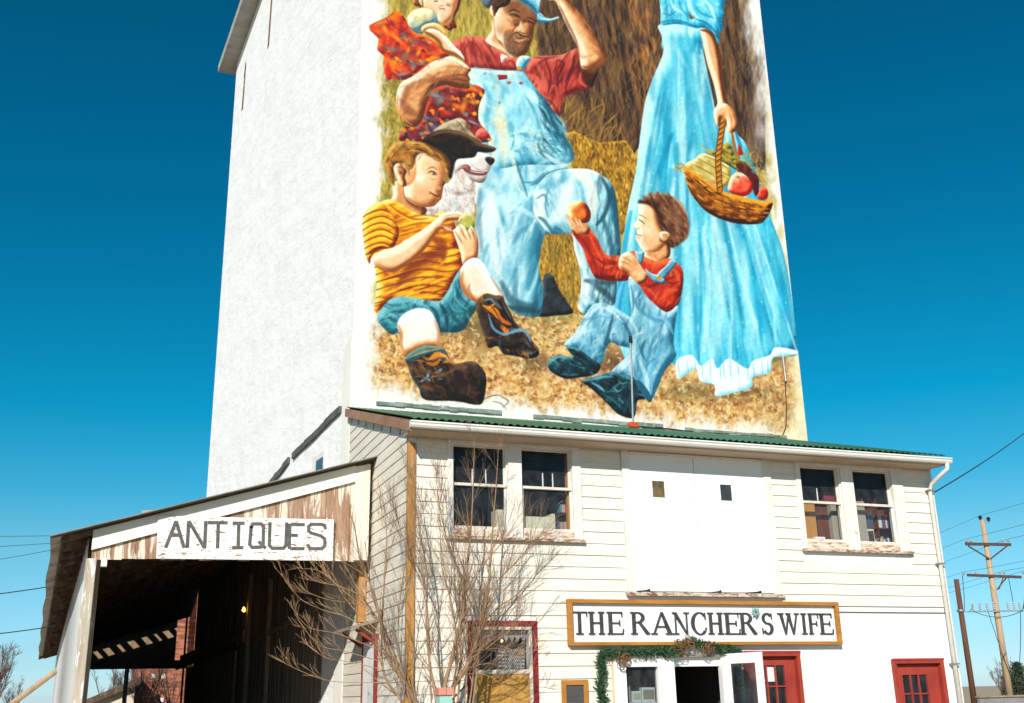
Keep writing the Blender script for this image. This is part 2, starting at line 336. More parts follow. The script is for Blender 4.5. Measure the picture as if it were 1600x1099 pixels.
# ---------- woman ----------
DR = ['#0e6f92','#2a9fc0','#5cc6dd','#93e0ec','#c9f4f6']
hem = [(815,930),(835,920),(860,905),(870,935),(905,945),(908,972),(950,965),(995,950),(1000,925),(1040,915),(1048,880),(1075,875),(1112,868)]
sk = None
bd = Fm(FW, [(200,-260),(208,-20),(215,60),(214,110),(222,165),(228,230),(330,240),(412,235),(395,130),(372,90),(345,60),(340,-260)], DR, r=7, k=.5, base=.6, ns=.5, nsc=(6,12))
sk = Fm(FA, [(772,60),(776,90),(779,130),(755,190),(735,250),(722,340),(712,420),(695,500),(682,580),(668,680),(655,770),(700,900),(800,890)]+hem+[(1108,830),(1096,740),(1085,670),(1068,600),(1045,540),(1020,460),(985,360),(960,330),(915,290),(897,220),(882,150),(876,110),(868,70)], DR, r=18, k=.9, base=.55, ns=.35, nsc=(6,60), ang=-.1)
def fold(u, v, u1, v1, c, w, a, b=0.):
    p = np.array([(u, v), (u*.62+u1*.38+b, v*.62+v1*.38), (u*.3+u1*.7+b*.6, v*.3+v1*.7), (u1, v1)]); st(tr(FA, p), c, w, a, soft=w*.45, clip=sk, taper=.5)
for i in range(46):
    s_ = rng.random(); u = 786+s_*84; u1 = 680+s_*430+rng.normal(0, 12)
    lo = rng.uniform(0, .5); hi = rng.uniform(lo+.25, 1.0); U = lambda t: u+(u1-u)*t**1.15; V = lambda t: 110+t*(820)
    fold(U(lo), V(lo), U(hi), V(hi), ['#1687a8','#2fa3c4','#0f7698','#b8f0f4','#d6f8f8','#7fd8e6','#e6fbfa'][rng.integers(7)], rng.uniform(4, 14), rng.uniform(.35, .7), -6)
for p, c, w, a in [([(800,330),(770,420),(745,520)],'#0f86ac',9,.7),([(790,200),(770,300),(745,420)],'#2a9cc0',7,.55),([(850,330),(840,400),(835,520)],'#1c8fb2',8,.6),([(735,270),(722,350),(705,480)],'#c8f2f4',7,.6),
                   ([(880,250),(890,340),(880,420)],'#5ab8d8',12,.6),([(840,170),(850,240),(860,300)],'#c0e8f0',10,.5),([(700,520),(685,600),(675,700)],'#129ac0',9,.7),([(690,640),(672,720),(668,770)],'#0a8cc0',12,.9),
                   ([(880,560),(890,700),(880,860)],'#dcf8f8',9,.6),([(850,560),(835,720),(830,860)],'#a8e8f0',12,.7),([(930,600),(950,740),(945,880)],'#e8fcfa',10,.55),([(970,560),(1010,720),(1020,860)],'#1aa0c4',7,.7),([(1030,600),(1070,740),(1080,850)],'#28a8cc',8,.6),([(905,545),(915,700),(905,870)],'#d4f6f8',26,.6),([(850,600),(842,720),(838,850)],'#7fdce8',14,.55),([(960,570),(985,700),(990,850)],'#a8eaf2',18,.5),([(868,560),(872,720),(868,880)],'#1c94b8',5,.6),([(935,560),(955,720),(950,880)],'#38b0cc',6,.55),([(800,420),(775,520),(765,600)],'#1590b4',16,.5),([(745,420),(722,540),(705,640)],'#a8e8f0',12,.5),([(1000,560),(1045,720),(1055,850)],'#b0ecf2',6,.6),([(1045,560),(1085,690),(1100,820)],'#8cdcea',9,.6)]:
    st(tr(FA, p), c, w, a, soft=w*.4, clip=sk, taper=.4)
fabric(sk, 110, ['#1f96b8','#d8f8f8','#35b0cc','#a0e6ee','#c4f0f4'], lambda x, y: 1.57-.0016*(x-1085)*np.clip((y-60)/200, .2, 1), 60, 9, .4, .06)
for i in range(90):
    x, y = rng.uniform(700, 1090), rng.uniform(300, 880); blob(FA, x, y, 2.2, 2.8, '#e8fcfc', .5, clip=sk)
hm = Fm(FA, [(812,885),(850,872),(872,898),(900,880),(912,905),(940,880),(985,905),(1000,885),(1040,872),(1056,852),(1112,862)]+hem[::-1], ['#9fd8e6','#d8f2f6','#f4fdfd','#ffffff'], r=8, k=.8, base=.78, ns=.5, nsc=(4,16))
for i in range(16):
    x = 818+i*18+rng.normal(0, 4); D(FA, [(x,880+rng.uniform(-10,10)),(x+4,930)], '#58b8d0', 2, .6, clip=hm)
bd = Fm(FW, [(200,-260),(208,-20),(215,60),(214,100),(225,118),(300,112),(390,132),(372,90),(345,60),(340,-260)], DR, r=6, k=.5, base=.62, ns=.5, nsc=(6,12))
for p, c, w in [([(214,105),(270,95),(340,110),(385,140)],'#1c86aa',4),([(216,135),(270,125),(340,140),(395,170)],'#3aa8c4',3),([(225,60),(260,70),(300,40)],'#1f90b4',3),([(260,0),(280,40),(330,60)],'#c8f2f6',5),([(235,-10),(245,50),(240,90)],'#2a9cc0',3),([(300,-10),(310,40),(350,80)],'#2a9cc0',3),([(230,180),(290,165),(370,175)],'#8cdcea',4)]: D(FW, p, c, w, .75, clip=bd)
Fm(FW, [(398,130),(410,200),(430,290),(455,370),(470,430),(478,480),(465,510),(467,560),(478,585),(490,562),(500,552),(520,565),(520,600),(535,616),(560,605),(575,580),(570,545),(545,505),(525,470),(515,420),(505,350),(497,280),(485,220),(475,185),(455,150),(430,132)], SK, r=7, L=(-.95,-.2), k=1.15, base=.62, ns=.08)
arm_w = LAST
D(FW, [(400,140),(440,150),(480,200)], '#6a3c24', 5, .8, clip=arm_w); D(FW, [(497,280),(508,360),(520,440)], '#7a4a2c', 2.5, .8, clip=arm_w); D(FW, [(425,220),(445,310),(475,420)], '#fbe6c4', 5, .7, clip=arm_w, soft=2)
for p in [[(480,520),(495,545),(500,560)],[(520,510),(535,555),(530,600)],[(545,520),(560,560),(552,600)]]: D(FW, p, '#a8683c', 1.3, .7)
sl = Fm(FW, [(330,-40),(345,50),(370,85),(395,125),(430,135),(460,155),(478,200),(487,195),(485,165),(507,125),(500,95),(512,70),(505,40),(515,0),(500,-90),(420,-150),(350,-120)], DR, r=9, k=1.1, base=.62, ns=.5, nsc=(8,8))
for p, c, w in [([(380,90),(430,110),(480,160)],'#1a7fa4',4),([(370,20),(400,60),(450,80),(500,95)],'#2f9fc0',3.5),([(420,0),(450,40),(470,100)],'#d8f8f8',5),([(350,10),(360,50),(390,85)],'#d8f6f8',4),([(470,60),(480,110),(490,150)],'#3aa8c8',3)]: D(FW, p, c, w, .8, clip=sl)
# ---------- basket ----------
D(FW, [(545,610),(552,650),(562,700),(580,735)], '#a8662a', 5, .95, taper=.1); D(FW, [(562,610),(575,650),(592,690)], '#2a8ab8', 5, .9)
hatch(tr(FW, [(590,700),(670,720),(705,790),(700,860),(640,830),(600,780)]), 90, ['#c09a48','#a87c34','#e0bc6a','#8a6a34'], 10, 1.4, .9, .6, .85)
Fm(FW, [(330,760),(370,740),(400,715),(440,720),(530,770),(535,850),(470,880),(400,840),(345,790)], ['#8a7a3a','#c8b060','#e8d890','#f6eebc'], r=5, ns=.6, nsc=(12,3), ang=.5)
for p in [[(350,760),(420,790),(480,830)],[(385,735),(450,770),(520,810)],[(410,722),(470,745),(530,785)]]: D(FW, p, '#8a7838', 2, .8)
Fm(FW, [(395,665),(420,690),(470,700),(530,660),(560,720),(610,760),(640,800),(600,815),(550,780),(480,740),(430,710)], ['#3a3a18','#6a6a2c','#a8923c','#c8b050'], r=4, ns=.9, nsc=(5,3), ang=.6)
D(FW, [(395,668),(425,700),(480,740)], '#d8b860', 2, .9)
Fm(FW, [(560,760),(600,750),(640,790),(670,830),(660,880),(620,860)], ['#2a1414','#5a2020','#7a6a30'], r=4, ns=.8)
Fm(FW, [(575,670),(590,690),(595,720),(575,715)], ['#8a2018','#c83a2a'], r=3)
Fm(FW, [(530,850),(545,815),(575,800),(610,815),(637,850),(637,890),(605,912),(560,905),(528,885)], ['#9a2018','#d8442c','#ee8060','#fbe0c8'], r=6, k=1.2, base=.5, ns=.35)
blob(FW, 570, 830, 26, 20, '#f8ecc0', .8); D(FW, [(575,815),(585,840),(600,870)], '#c83a28', 2, .7); blob(FW, 572, 824, 6, 6, '#6a5a28', .9)
Fm(FW, [(665,880),(690,865),(712,885),(710,920),(685,930),(663,915)], ['#8a1c14','#cc3a28','#f08868'], r=5, k=1.2, base=.5)
Fm(FW, [(640,820),(665,840),(670,890),(655,910),(640,870)], ['#3a0f14','#6a1c22'], r=3)
blob(FW, 440, 850, 30, 12, '#d87a50', .8)
hatch(tr(FW, [(280,765),(330,765),(330,800),(290,790)]), 16, ['#c8a050','#8a6a2c'], 9, 1.3, .3, .4, .9)
bk = Fm(FW, [(318,775),(330,830),(350,890),(385,940),(430,985),(500,1020),(580,1040),(670,1040),(700,1020),(722,985),(735,945),(720,930),(690,935),(640,925),(580,910),(520,895),(470,870),(420,835),(370,800),(335,775)], ['#2c1206','#6a3410','#b87018','#e6a432'], r=8, k=1., base=.5, ns=.4)
for i in range(150):
    t = rng.random(); u = rng.random()
    x = 335+t*385; yt = np.interp(x, [318,420,520,640,735], [785,840,900,930,945]); yb = np.interp(x, [318,385,500,670,735], [800,935,1015,1035,960])
    y = yt+(yb-yt)*u; sl_ = np.interp(x, [320,520,735], [1.0,.35,.05])
    D(FW, [(x-16,y-16*sl_),(x,y+rng.normal(0,2)),(x+16,y+16*sl_)], ['#f0b840','#e09a28','#5a2a0c','#3c1a08','#c8801c','#8a4a12'][rng.integers(6)], rng.uniform(1.3, 2.8), .85*(1-.35*u), clip=bk)
D(FW, [(322,780),(380,812),(440,855),(520,897),(640,930),(730,940)], '#e8ac3c', 3, .9, taper=.2); D(FW, [(340,860),(385,930),(430,978),(500,1012),(600,1034),(690,1024)], '#3a1c14', 3, .8, taper=.4)
hd = [(490,885),(484,800),(482,730),(490,660),(499,600),(506,552)]
D(FW, hd, '#6a3610', 10, 1, taper=.05); D(FW, hd, '#c07c22', 7, .95, taper=.05)
for i in range(13):
    y = 870-i*25; x = np.interp(y, [552,660,730,885], [505,490,482,489]); D(FW, [(x-14,y+9),(x+12,y-10)], '#5a2c0c', 2, .9); D(FW, [(x-10,y-2),(x+8,y-14)], '#eeb850', 1.8, .8)
Fm(FW, [(462,510),(466,560),(478,588),(488,580),(492,548),(510,545),(522,570),(520,600),(538,618),(562,606),(576,580),(570,545),(548,508),(510,480)], SK, r=5, L=(-.8,-.5), k=1, base=.65, ns=.1)
for p in [[(505,520),(520,555),(520,600)],[(530,520),(545,560),(540,612)],[(548,525),(562,565),(560,600)]]: D(FW, p, '#a8683c', 1.2, .7)

# ---------- man ----------
BD = ['#6f2222','#a83a34','#c8584a','#e0806a']
def _man_lower(): 
    J = ['#2a6478','#5ea6ba','#98d0de','#cfeef4','#f4fbf6']
    Fm(FJ, [(375,800),(400,783),(430,800),(455,860),(500,930),(532,980),(520,1000),(440,1008),(350,1012),(320,960),(370,900)], ['#14191c','#2a3236','#465258'], r=6, ns=.5)
    a_ = Fm(FJ, [(-20,300),(15,420),(8,520),(15,640),(35,720),(95,800),(150,880),(190,965),(250,1005),(335,1015),(365,985),(372,850),(352,770),(356,680),(375,600),(400,565),(470,560),(500,400),(470,250),(400,240),(420,100),(100,-20)], J, r=20, L=(-.5,-.6), k=1.1, base=.58, ns=.3, nsc=(10,34), ang=.25)
    fabric(a_, 110, ['#e8f8fa','#4a9ab0','#2f7c92','#bfe6ee','#f8fbf4','#74b6c6'], lambda x, y: 1.75 if x < 800 else 1.9, 44, 6, .45, .18)
    for p, c, w, a in [([(80,250),(95,420),(100,600),(130,780)],'#f6fbf8',16,.8),([(35,330),(28,480),(45,660)],'#7a98a4',9,.7),([(330,500),(260,660),(205,860)],'#e6f8fa',6,.85),([(300,560),(240,720),(190,850)],'#5aa8c0',7,.6),([(340,520),(330,660),(290,860)],'#3f8aa0',15,.75),([(360,560),(350,640),(345,700)],'#2f6a80',10,.8),([(150,300),(170,430),(200,520)],'#cdeaf0',12,.6),([(190,420),(260,440),(330,480)],'#cdeaf4',8,.7),([(230,760),(220,860),(240,950)],'#3c8298',9,.6),([(150,830),(210,930),(330,960)],'#2c5a68',12,.7),([(180,960),(260,975),(350,985)],'#24424c',10,.8),([(110,420),(150,560),(160,700)],'#ffffff',9,.6)]:
        st(tr(FJ, p), c, w, a, soft=w*.45, clip=a_, taper=.5)
    b_ = Fm(FJ, [(330,330),(380,260),(480,225),(560,218),(630,225),(690,255),(740,300),(765,370),(775,450),(785,560),(790,650),(772,800),(760,940),(720,955),(690,965),(610,1000),(572,985),(558,950),(575,870),(575,800),(560,720),(540,650),(525,570),(460,568),(400,560),(350,500),(320,440)], J, r=16, L=(-.75,-.55), k=1.35, base=.62, ns=.25, nsc=(10,20))
    fabric(b_, 90, ['#f4faf4','#5aa0b4','#3c7f92','#cfeaf0','#fffdf0','#88bccc'], lambda x, y: .9+.006*(x-860), 30, 6, .45, .25)
    fabric(b_, 60, ['#1f4c58','#2f6878','#b8dce4','#173c48'], 1.75, 40, 4, .6, .15, reg=[(925,270),(972,480)])
    for p, c, w, a in [([(470,300),(500,330),(480,420),(430,500)],'#ffffff',22,.75),([(560,260),(620,300),(640,400),(620,480)],'#f6f4e6',16,.7),([(690,270),(730,360),(700,470),(660,520)],'#1f4c58',7,.85),([(745,330),(770,480),(770,620)],'#275260',8,.8),([(690,480),(720,560),(740,640)],'#2c5c6a',8,.7),([(600,520),(660,560),(700,660)],'#6fa6b6',10,.6),([(350,330),(400,300),(470,260)],'#6aa0ae',3.5,.7),([(340,380),(380,360),(400,420)],'#4a8494',4,.7),([(400,330),(385,410),(400,480)],'#5a8a98',3,.7),([(350,480),(380,500),(420,555)],'#2c5a6a',6,.7),([(420,540),(470,560),(525,565)],'#4a90a6',3,.8),([(560,600),(590,720),(590,860),(575,950)],'#cfeef6',6,.8),([(600,820),(680,830),(760,830)],'#3a5058',9,.8),([(640,840),(700,880),(750,930)],'#2c4048',10,.75),([(590,900),(650,950),(700,960)],'#b8dce6',8,.7),([(610,760),(640,830),(620,900)],'#7fb4c4',8,.6),([(720,600),(760,700),(765,800)],'#3c7282',9,.6)]:
        st(tr(FJ, p), c, w, a, soft=w*.45, clip=b_, taper=.5)
_man_lower()
sh = Fm(FM, [(-120,330),(-70,290),(-10,255),(50,240),(160,250),(180,285),(260,335),(330,375),(400,370),(420,480),(380,475),(260,468),(120,458),(40,450),(20,400),(-10,360)], BD, r=9, k=1., base=.5, ns=.35, nsc=(6,18), ang=.4)
fabric(sh, 50, ['#e08870','#7a2a28','#c85a4a','#5a1a1c'], 1.15, 22, 3.4, .5, .25)
for p, c in [([(60,270),(120,320),(150,430)],'#7a2a2a'),([(110,260),(180,330),(230,440)],'#d8705c'),([(30,300),(50,360),(60,430)],'#df7c66'),([(150,280),(210,350),(260,450)],'#8a3030'),([(260,380),(265,420),(262,460)],'#5a1c1c'),([(40,290),(25,340),(30,390)],'#6a2222'),([(300,420),(330,400),(360,430)],'#7a2420')]: D(FM, p, c, 3, .6, clip=sh)
s2 = Fm(FM, [(400,470),(440,420),(460,380),(540,370),(650,365),(720,340),(765,320),(780,370),(800,450),(810,530),(862,575),(830,592),(740,620),(690,645),(665,710),(652,775),(600,720),(555,650),(495,590),(450,525)], BD, r=10, L=(-.7,-.5), k=1.1, base=.48, ns=.4, nsc=(8,14), ang=.3)
fabric(s2, 60, ['#e08870','#6a2022','#c85a4a','#4a1618'], 1.9, 22, 3.6, .5, .35)
for p, c, w, a in [([(440,500),(500,520),(550,600)],'#e0705c',9,.7),([(500,420),(540,500),(570,620)],'#e0826c',7,.5),([(560,400),(590,480),(590,560),(570,640)],'#6a1f20',4,.8),([(640,400),(680,420),(640,520),(650,650)],'#5a1a1c',4,.75),([(700,360),(650,440),(610,540)],'#7a2626',3,.7),([(750,370),(740,440),(690,540)],'#4a1818',5,.8),([(770,430),(720,500),(690,590)],'#5a1c1c',5,.75),([(790,480),(790,540),(830,575)],'#d86a56',5,.8),([(620,560),(640,620),(650,740)],'#c85848',6,.7),([(480,380),(560,385),(640,375)],'#7a2a2a',4,.6),([(780,590),(730,600),(690,620)],'#5a1818',4,.8),([(560,650),(610,690),(640,760)],'#6a2020',4,.6)]: D(FM, p, c, w, a, clip=s2, soft=w*.3)
Fm(FM, [(795,450),(870,470),(915,455),(885,540),(866,577),(812,530)], ['#2e1610','#4a2418','#6a3a26'], r=5)
ar = Fm(FM, [(480,-120),(560,-40),(575,0),(620,5),(650,60),(690,150),(730,230),(768,310),(785,390),(800,450),(860,460),(910,450),(950,420),(972,385),(955,340),(900,250),(840,150),(770,70),(705,-20),(640,-140)], SK, r=12, L=(-.75,-.45), k=1.25, base=.6, ns=.2, nsc=(8,14))
fabric(ar, 40, ['#f8dcb0','#b87848','#e8b888','#9a6038'], 1.05, 26, 4, .3, .2)
for p, c, w, a in [([(690,60),(760,170),(830,290)],'#f4d0a0',12,.6),([(650,40),(700,140),(760,270),(785,380)],'#8a5430',4,.7),([(800,440),(860,450),(930,420),(968,385)],'#8a4e30',7,.8),([(880,340),(930,370),(900,430)],'#a86840',8,.5),([(770,330),(800,380),(880,360)],'#c8905c',5,.5)]: D(FM, p, c, w, a, clip=ar, soft=w*.4)
nk = Fm(FM, [(210,130),(202,205),(163,262),(182,288),(232,315),(290,345),(340,380),(380,370),(300,290),(235,180)], SK, r=7, L=(-.9,-.1), k=1.1, base=.55, ns=.08)
D(FM, [(235,310),(300,345),(340,378)], '#e8c8a8', 3, .7); D(FM, [(240,200),(270,260),(330,330)], '#7a4a30', 9, .6, soft=4)
Fm(FM, [(265,358),(312,378),(290,395),(268,418)], ['#b8ada0','#f4efe4'], r=3, base=.8)
hdm = Fm(FM, [(222,30),(300,0),(370,-10),(430,30),(490,85),(508,112),(500,150),(482,190),(478,240),(458,290),(440,340),(405,375),(350,375),(300,340),(270,280),(236,245),(222,150)], SK, r=12, L=(-.8,.1), k=.9, base=.5, ns=.08)
Fm(FM, [(280,10),(370,-10),(440,30),(505,105),(500,150),(470,185),(440,150),(400,160),(370,180),(340,160),(330,110),(290,80)], ['#6a4028','#8e5c3c','#b07c54'], r=6, base=.5, ns=.4, soft=2)
blob(FM, 278, 130, 48, 58, '#f4cfa6', .9); blob(FM, 262, 200, 30, 40, '#c88a5c', .7); blob(FM, 345, 85, 28, 14, '#c08858', .7)
Fm(FM, [(285,215),(325,195),(365,215),(400,232),(440,240),(474,246),(462,295),(440,345),(404,376),(350,374),(300,338),(282,280)], ['#4a2e1c','#74503a','#946c4c'], r=8, base=.45, ns=.5, nsc=(3,6), soft=2.5, a=.85)
hatch(tr(FM, [(290,225),(340,215),(460,260),(440,340),(400,370),(350,370),(300,330)]), 70, ['#4a301e','#8a6444','#9a7250','#5a3a28'], 6, 1., 1.4, .4, .45)
D(FM, [(345,225),(375,215),(400,235),(440,245),(465,250)], '#3a2216', 3, .8); D(FM, [(355,262),(385,272),(420,262)], '#e09a6c', 3.5, .9); D(FM, [(345,246),(385,258),(432,252)], '#f4e4d4', 1.6, .8); D(FM, [(360,252),(395,256),(425,252)], '#2c150e', 1.6, .9); blob(FM, 385, 300, 26, 14, '#a87850', .6)
Fm(FM, [(395,135),(412,160),(440,200),(436,222),(412,222),(385,205),(368,190),(385,170)], ['#7a4a30','#d09a6c','#f6d4ac'], r=4, L=(-.6,-.3), base=.65, k=.9, soft=.6)
D(FM, [(385,205),(412,222),(438,222)], '#4a2818', 1.6, .8)
D(FM, [(325,100),(350,95),(380,108),(395,118)], '#2e1a10', 2.6, .9); D(FM, [(318,78),(350,66),(395,85)], '#3a2216', 3, .7); D(FM, [(330,118),(355,124),(380,122)], '#d8a070', 2, .7); D(FM, [(440,140),(462,148),(485,160)], '#2c1810', 2.5, .9); D(FM, [(435,115),(470,125),(500,145)], '#3a2016', 3, .7); D(FM, [(372,170),(350,190),(340,215)], '#7a4a30', 2.5, .7); D(FM, [(300,120),(330,150),(340,180)], '#a8683e', 3, .5)
Fm(FM, [(198,40),(215,-15),(310,-30),(330,5),(300,40),(255,55),(232,90),(218,60)], ['#20120a','#4a3020','#6a4a30'], r=5, ns=.6, nsc=(3,6))
Fm(FM, [(190,45),(205,38),(222,62),(230,98),(218,110),(200,95)], SK, r=4, L=(-.8,-.3), base=.65)
D(FM, [(205,55),(216,75),(214,95)], '#7a4226', 1.3, .8)
HT = ['#2c6a84','#5ea6be','#98d2e2','#d0eef4']
Fm(FM, [(95,-70),(120,-10),(150,35),(185,58),(205,25),(225,-30)], ['#3c464a','#66787e','#8a9ca0'], r=6)
Fm(FM, [(150,-90),(260,-60),(370,-8),(430,30),(470,62),(505,104),(514,90),(519,40),(522,-40),(480,-250),(300,-280),(180,-200)], HT, r=9, L=(.3,-.8), k=.9, base=.6, ns=.3)
Fm(FM, [(505,100),(509,146),(560,151),(610,141),(646,120),(640,111),(590,124),(552,110),(522,85)], HT, r=4, L=(.2,-1), k=1.1, base=.6)
D(FM, [(300,-40),(400,15),(470,62),(507,108)], '#4a8aa2', 2.5, .8); D(FM, [(517,40),(516,85),(530,105),(570,122)], '#2f7a98', 2, .8)
# bib
JT = ['#2a6478','#5ea6ba','#98d0de','#cfeef4','#f4fbf6']
tf_ = Fm(FJ, [(0,0),(300,-80),(470,-40),(500,70),(520,130),(520,180),(500,216),(530,245),(470,310),(380,330),(250,340),(100,330),(20,250)], JT, r=10, k=.12, base=.55, ns=.5, nsc=(10,18), soft=7)
fabric(tf_, 60, ['#5aa4b8','#d8f0f4','#4a90a6','#a8dce6','#ecf4e4'], 2.2, 26, 6, .36, .4)
OV = ['#2f7890','#62b0c6','#98d6e4','#c6ecf2','#f0f6e6']
bb = Fm(FM, [(60,450),(150,452),(260,464),(400,472),(440,512),(500,592),(560,655),(605,725),(660,790),(690,900),(745,1020),(738,1060),(690,1085),(560,1090),(420,1090),(230,1110),(200,1010),(150,850),(110,780),(85,720),(110,640),(90,580),(50,535),(40,490)], OV, r=15, L=(-.7,-.4), k=1.1, base=.55, ns=.4, nsc=(12,22), ang=-.3)
for p, c, w, a in [([(250,640),(260,760),(280,900),(290,1090)],'#f4eecc',18,.8),([(200,760),(250,820),(300,800)],'#f0e8c0',12,.7),([(150,560),(190,660),(170,780),(180,880)],'#4aa2bc',9,.7),([(100,480),(160,540),(210,560)],'#d6f2f6',6,.7),([(340,480),(400,560),(480,640),(560,760)],'#d8f2f6',10,.7),([(500,600),(580,700),(640,820),(690,960)],'#20586c',12,.8),([(510,700),(560,760),(600,850)],'#1c4454',4,.8),([(520,680),(570,720),(620,810),(650,900)],'#2a6478',4,.8),([(560,830),(620,900),(700,1000)],'#1e5266',6,.8),([(430,640),(490,740),(520,850)],'#3f8ca4',5,.6),([(330,900),(420,890),(520,920),(620,930)],'#4f98ac',6,.7),([(320,940),(400,930),(500,950)],'#c8eaf0',5,.7),([(540,900),(600,960),(700,1040)],'#6ab0c2',5,.6),([(390,960),(420,1010),(400,1080)],'#58a4ba',5,.6),([(480,960),(540,1010),(640,1060)],'#b8e4ee',8,.7),([(290,560),(330,620),(330,720)],'#cfe8dc',6,.5),([(340,860),(350,930),(330,1000)],'#3c8aa0',3,.7),([(400,700),(430,760),(400,820)],'#a8dce6',7,.6),([(600,720),(640,800),(670,900)],'#163c4a',4,.7)]: D(FM, p, c, w, a, clip=bb, soft=w*.4)
fabric(bb, 110, ['#d4f2f6','#5aa8c0','#8cd0de','#f0eecc','#a8dce8','#e4f4ee'], 1.2, 26, 7, .34, .5)
fabric(bb, 46, ['#16404e','#225a6c','#6ab0c2','#1a4a5a'], 1.0, 30, 3.2, .7, .25, reg=tr(FM, [(520,640),(740,1060)]))
hatch(tr(FM, [(330,870),(600,900),(720,1020),(640,1060),(360,1000)]), 70, ['#cfeef2','#3f8aa0','#7cc0d0','#2c6a80','#e6f4ea'], 9, 1.8, .6, .7, .6, .5)
D(FM, [(60,450),(260,465),(402,472),(450,525),(500,592)], '#3f90aa', 1.4, .8); D(FM, [(75,468),(260,482),(390,490)], '#dff4f6', 1.5, .6)
Fm(FM, [(240,494),(305,494),(308,522),(252,530)], ['#7a2428','#a83438'], r=2, sharp=False)
blob(FM, 318, 548, 13, 9, '#b8562e', .95, hard=3); blob(FM, 398, 550, 12, 9, '#a84a34', .95, hard=3); blob(FM, 160, 488, 10, 8, '#5a7a90', .9); blob(FM, 218, 580, 16, 16, '#8aa890', .6); blob(FM, 255, 680, 6, 8, '#28506a', .9)
Fm(FM, [(366,410),(398,370),(460,380),(442,420),(412,466),(376,456)], OV, r=5, base=.45, k=1); D(FM, [(405,372),(420,410),(405,460)], '#3a80a0', 1.8, .7); blob(FM, 386, 452, 16, 12, '#d8983a', .95, hard=3)
# hip pockets and folds, knee to waist
for p, c, w, a in [([(220,160),(250,250),(290,370)],'#3a6472',4,.7),([(260,290),(330,290),(380,240)],'#3c7c92',4,.7),([(240,110),(260,170),(250,240)],'#4a8ca0',4,.6),([(380,140),(440,180),(500,200)],'#d8f0f4',8,.7),([(470,30),(520,110),(530,160)],'#2c6478',6,.7),([(330,210),(400,170),(460,190)],'#b8e2ec',7,.6),([(300,310),(350,290),(400,235)],'#2f6a80',3,.7),([(190,110),(215,180),(230,300),(280,380)],'#e8f0dc',7,.6),([(400,20),(440,80),(420,140)],'#5aa0b4',5,.6),([(510,215),(450,225),(380,255),(330,320)],'#4a7a88',2.5,.7)]: D(FJ, p, c, w, a, soft=w*.4)

# ---------- girl ----------
GD = ['#6a2026','#a8322a','#d84a26','#f07a24']
gcols = ['#ff7a18','#ffb428','#7c7672','#6a2024','#e84a20','#5a5254','#ff9420','#8c8684','#a82a20','#7a3a38','#6c6668','#5c1c20']
def blot(F, P, n, clip, R=(10, 34)):
    P = np.array(P); k = 0
    while k < n:
        x, y = rng.uniform(P[:, 0].min(), P[:, 0].max()), rng.uniform(P[:, 1].min(), P[:, 1].max()); k += 1
        q = rng.uniform(.2, 1.2); l = rng.uniform(*R); c = gcols[rng.integers(len(gcols))]
        D(F, [(x-l*np.cos(q), y-l*np.sin(q)), (x+rng.normal(0, 8), y+rng.normal(0, 8)), (x+l*np.cos(q), y+l*np.sin(q))], c, rng.uniform(2.4, 6.5), .85, clip=clip)
lo = [(560,720),(600,690),(680,665),(760,685),(870,690),(900,660),(970,690),(985,720),(950,800),(935,880),(945,960),(990,1010),(1025,1060),(1010,1110),(700,1120),(340,1110),(350,1000),(400,985),(440,990),(490,950),(520,860),(540,790)]
g2 = Fm(FB, lo, ['#4a1c26','#7a2a30','#b03c30','#d8582c'], r=6, base=.22, ns=.6); blot(FB, lo, 190, g2, (8, 26))
for x, y, rx, ry, c in [(770,830,60,22,'#ff8a1c'),(820,830,22,50,'#ff9a20'),(690,880,40,18,'#f0481c'),(910,700,50,16,'#ff8a20'),(895,800,40,18,'#ffa428'),(590,740,40,20,'#8a9aa0'),(540,920,50,18,'#6a6a8a'),(600,1000,60,30,'#7a7aa0'),(490,1045,16,16,'#7ac8e0'),(640,780,30,40,'#8a8a84'),(900,960,50,12,'#a0a0b0'),(700,760,40,30,'#9a4438'),(420,1040,60,30,'#7a2a34'),(850,640,20,10,'#c84a2a')]: blob(FB, x, y, rx, ry, c, .85, .4, clip=g2)
Fm(FB, [(920,1030),(960,1000),(1005,1030),(1020,1075),(960,1095),(915,1070)], ['#7a2a2c','#c84a44','#f08878'], r=5, base=.5)
up = [(88,200),(150,170),(220,140),(280,92),(320,95),(360,140),(390,200),(430,250),(510,280),(600,330),(640,380),(720,420),(640,465),(560,495),(500,545),(430,595),(380,620),(330,625),(250,620),(220,638),(205,570),(190,500),(200,440),(150,390),(155,310),(125,270),(92,240)]
g1 = Fm(FB, up, GD, r=8, base=.45, ns=.6, k=1.1); blot(FB, up, 130, g1)
for x, y, rx, ry, c, q in [(280,130,50,30,'#ff7a14',.9),(150,240,50,35,'#ff6a10',.5),(210,230,18,50,'#ffae24',-.5),(300,300,70,18,'#ffa024',.7),(250,380,90,20,'#8a7a74',.2),(360,450,30,50,'#78706c',.3),(430,320,70,26,'#7a5a58',.4),(530,340,50,20,'#8a3030',.5),(560,330,16,12,'#d8c0b0',0),(470,410,16,40,'#ffb030',.4),(390,390,14,36,'#ff9418',.3),(280,490,34,22,'#ffac28',.5),(320,530,70,30,'#ff6a14',.3),(450,490,30,30,'#7a6a64',0),(560,460,70,16,'#ff9a20',-.3),(590,420,60,18,'#f06018',.2),(690,405,40,14,'#ff8a1c',.5),(340,580,60,16,'#a89890',-.2),(230,560,24,60,'#c0281c',0),(180,380,24,34,'#c8301c',.3),(110,210,24,20,'#e83a14',0)]: blob(FB, x, y, rx, ry, c, .85, q, clip=g1)
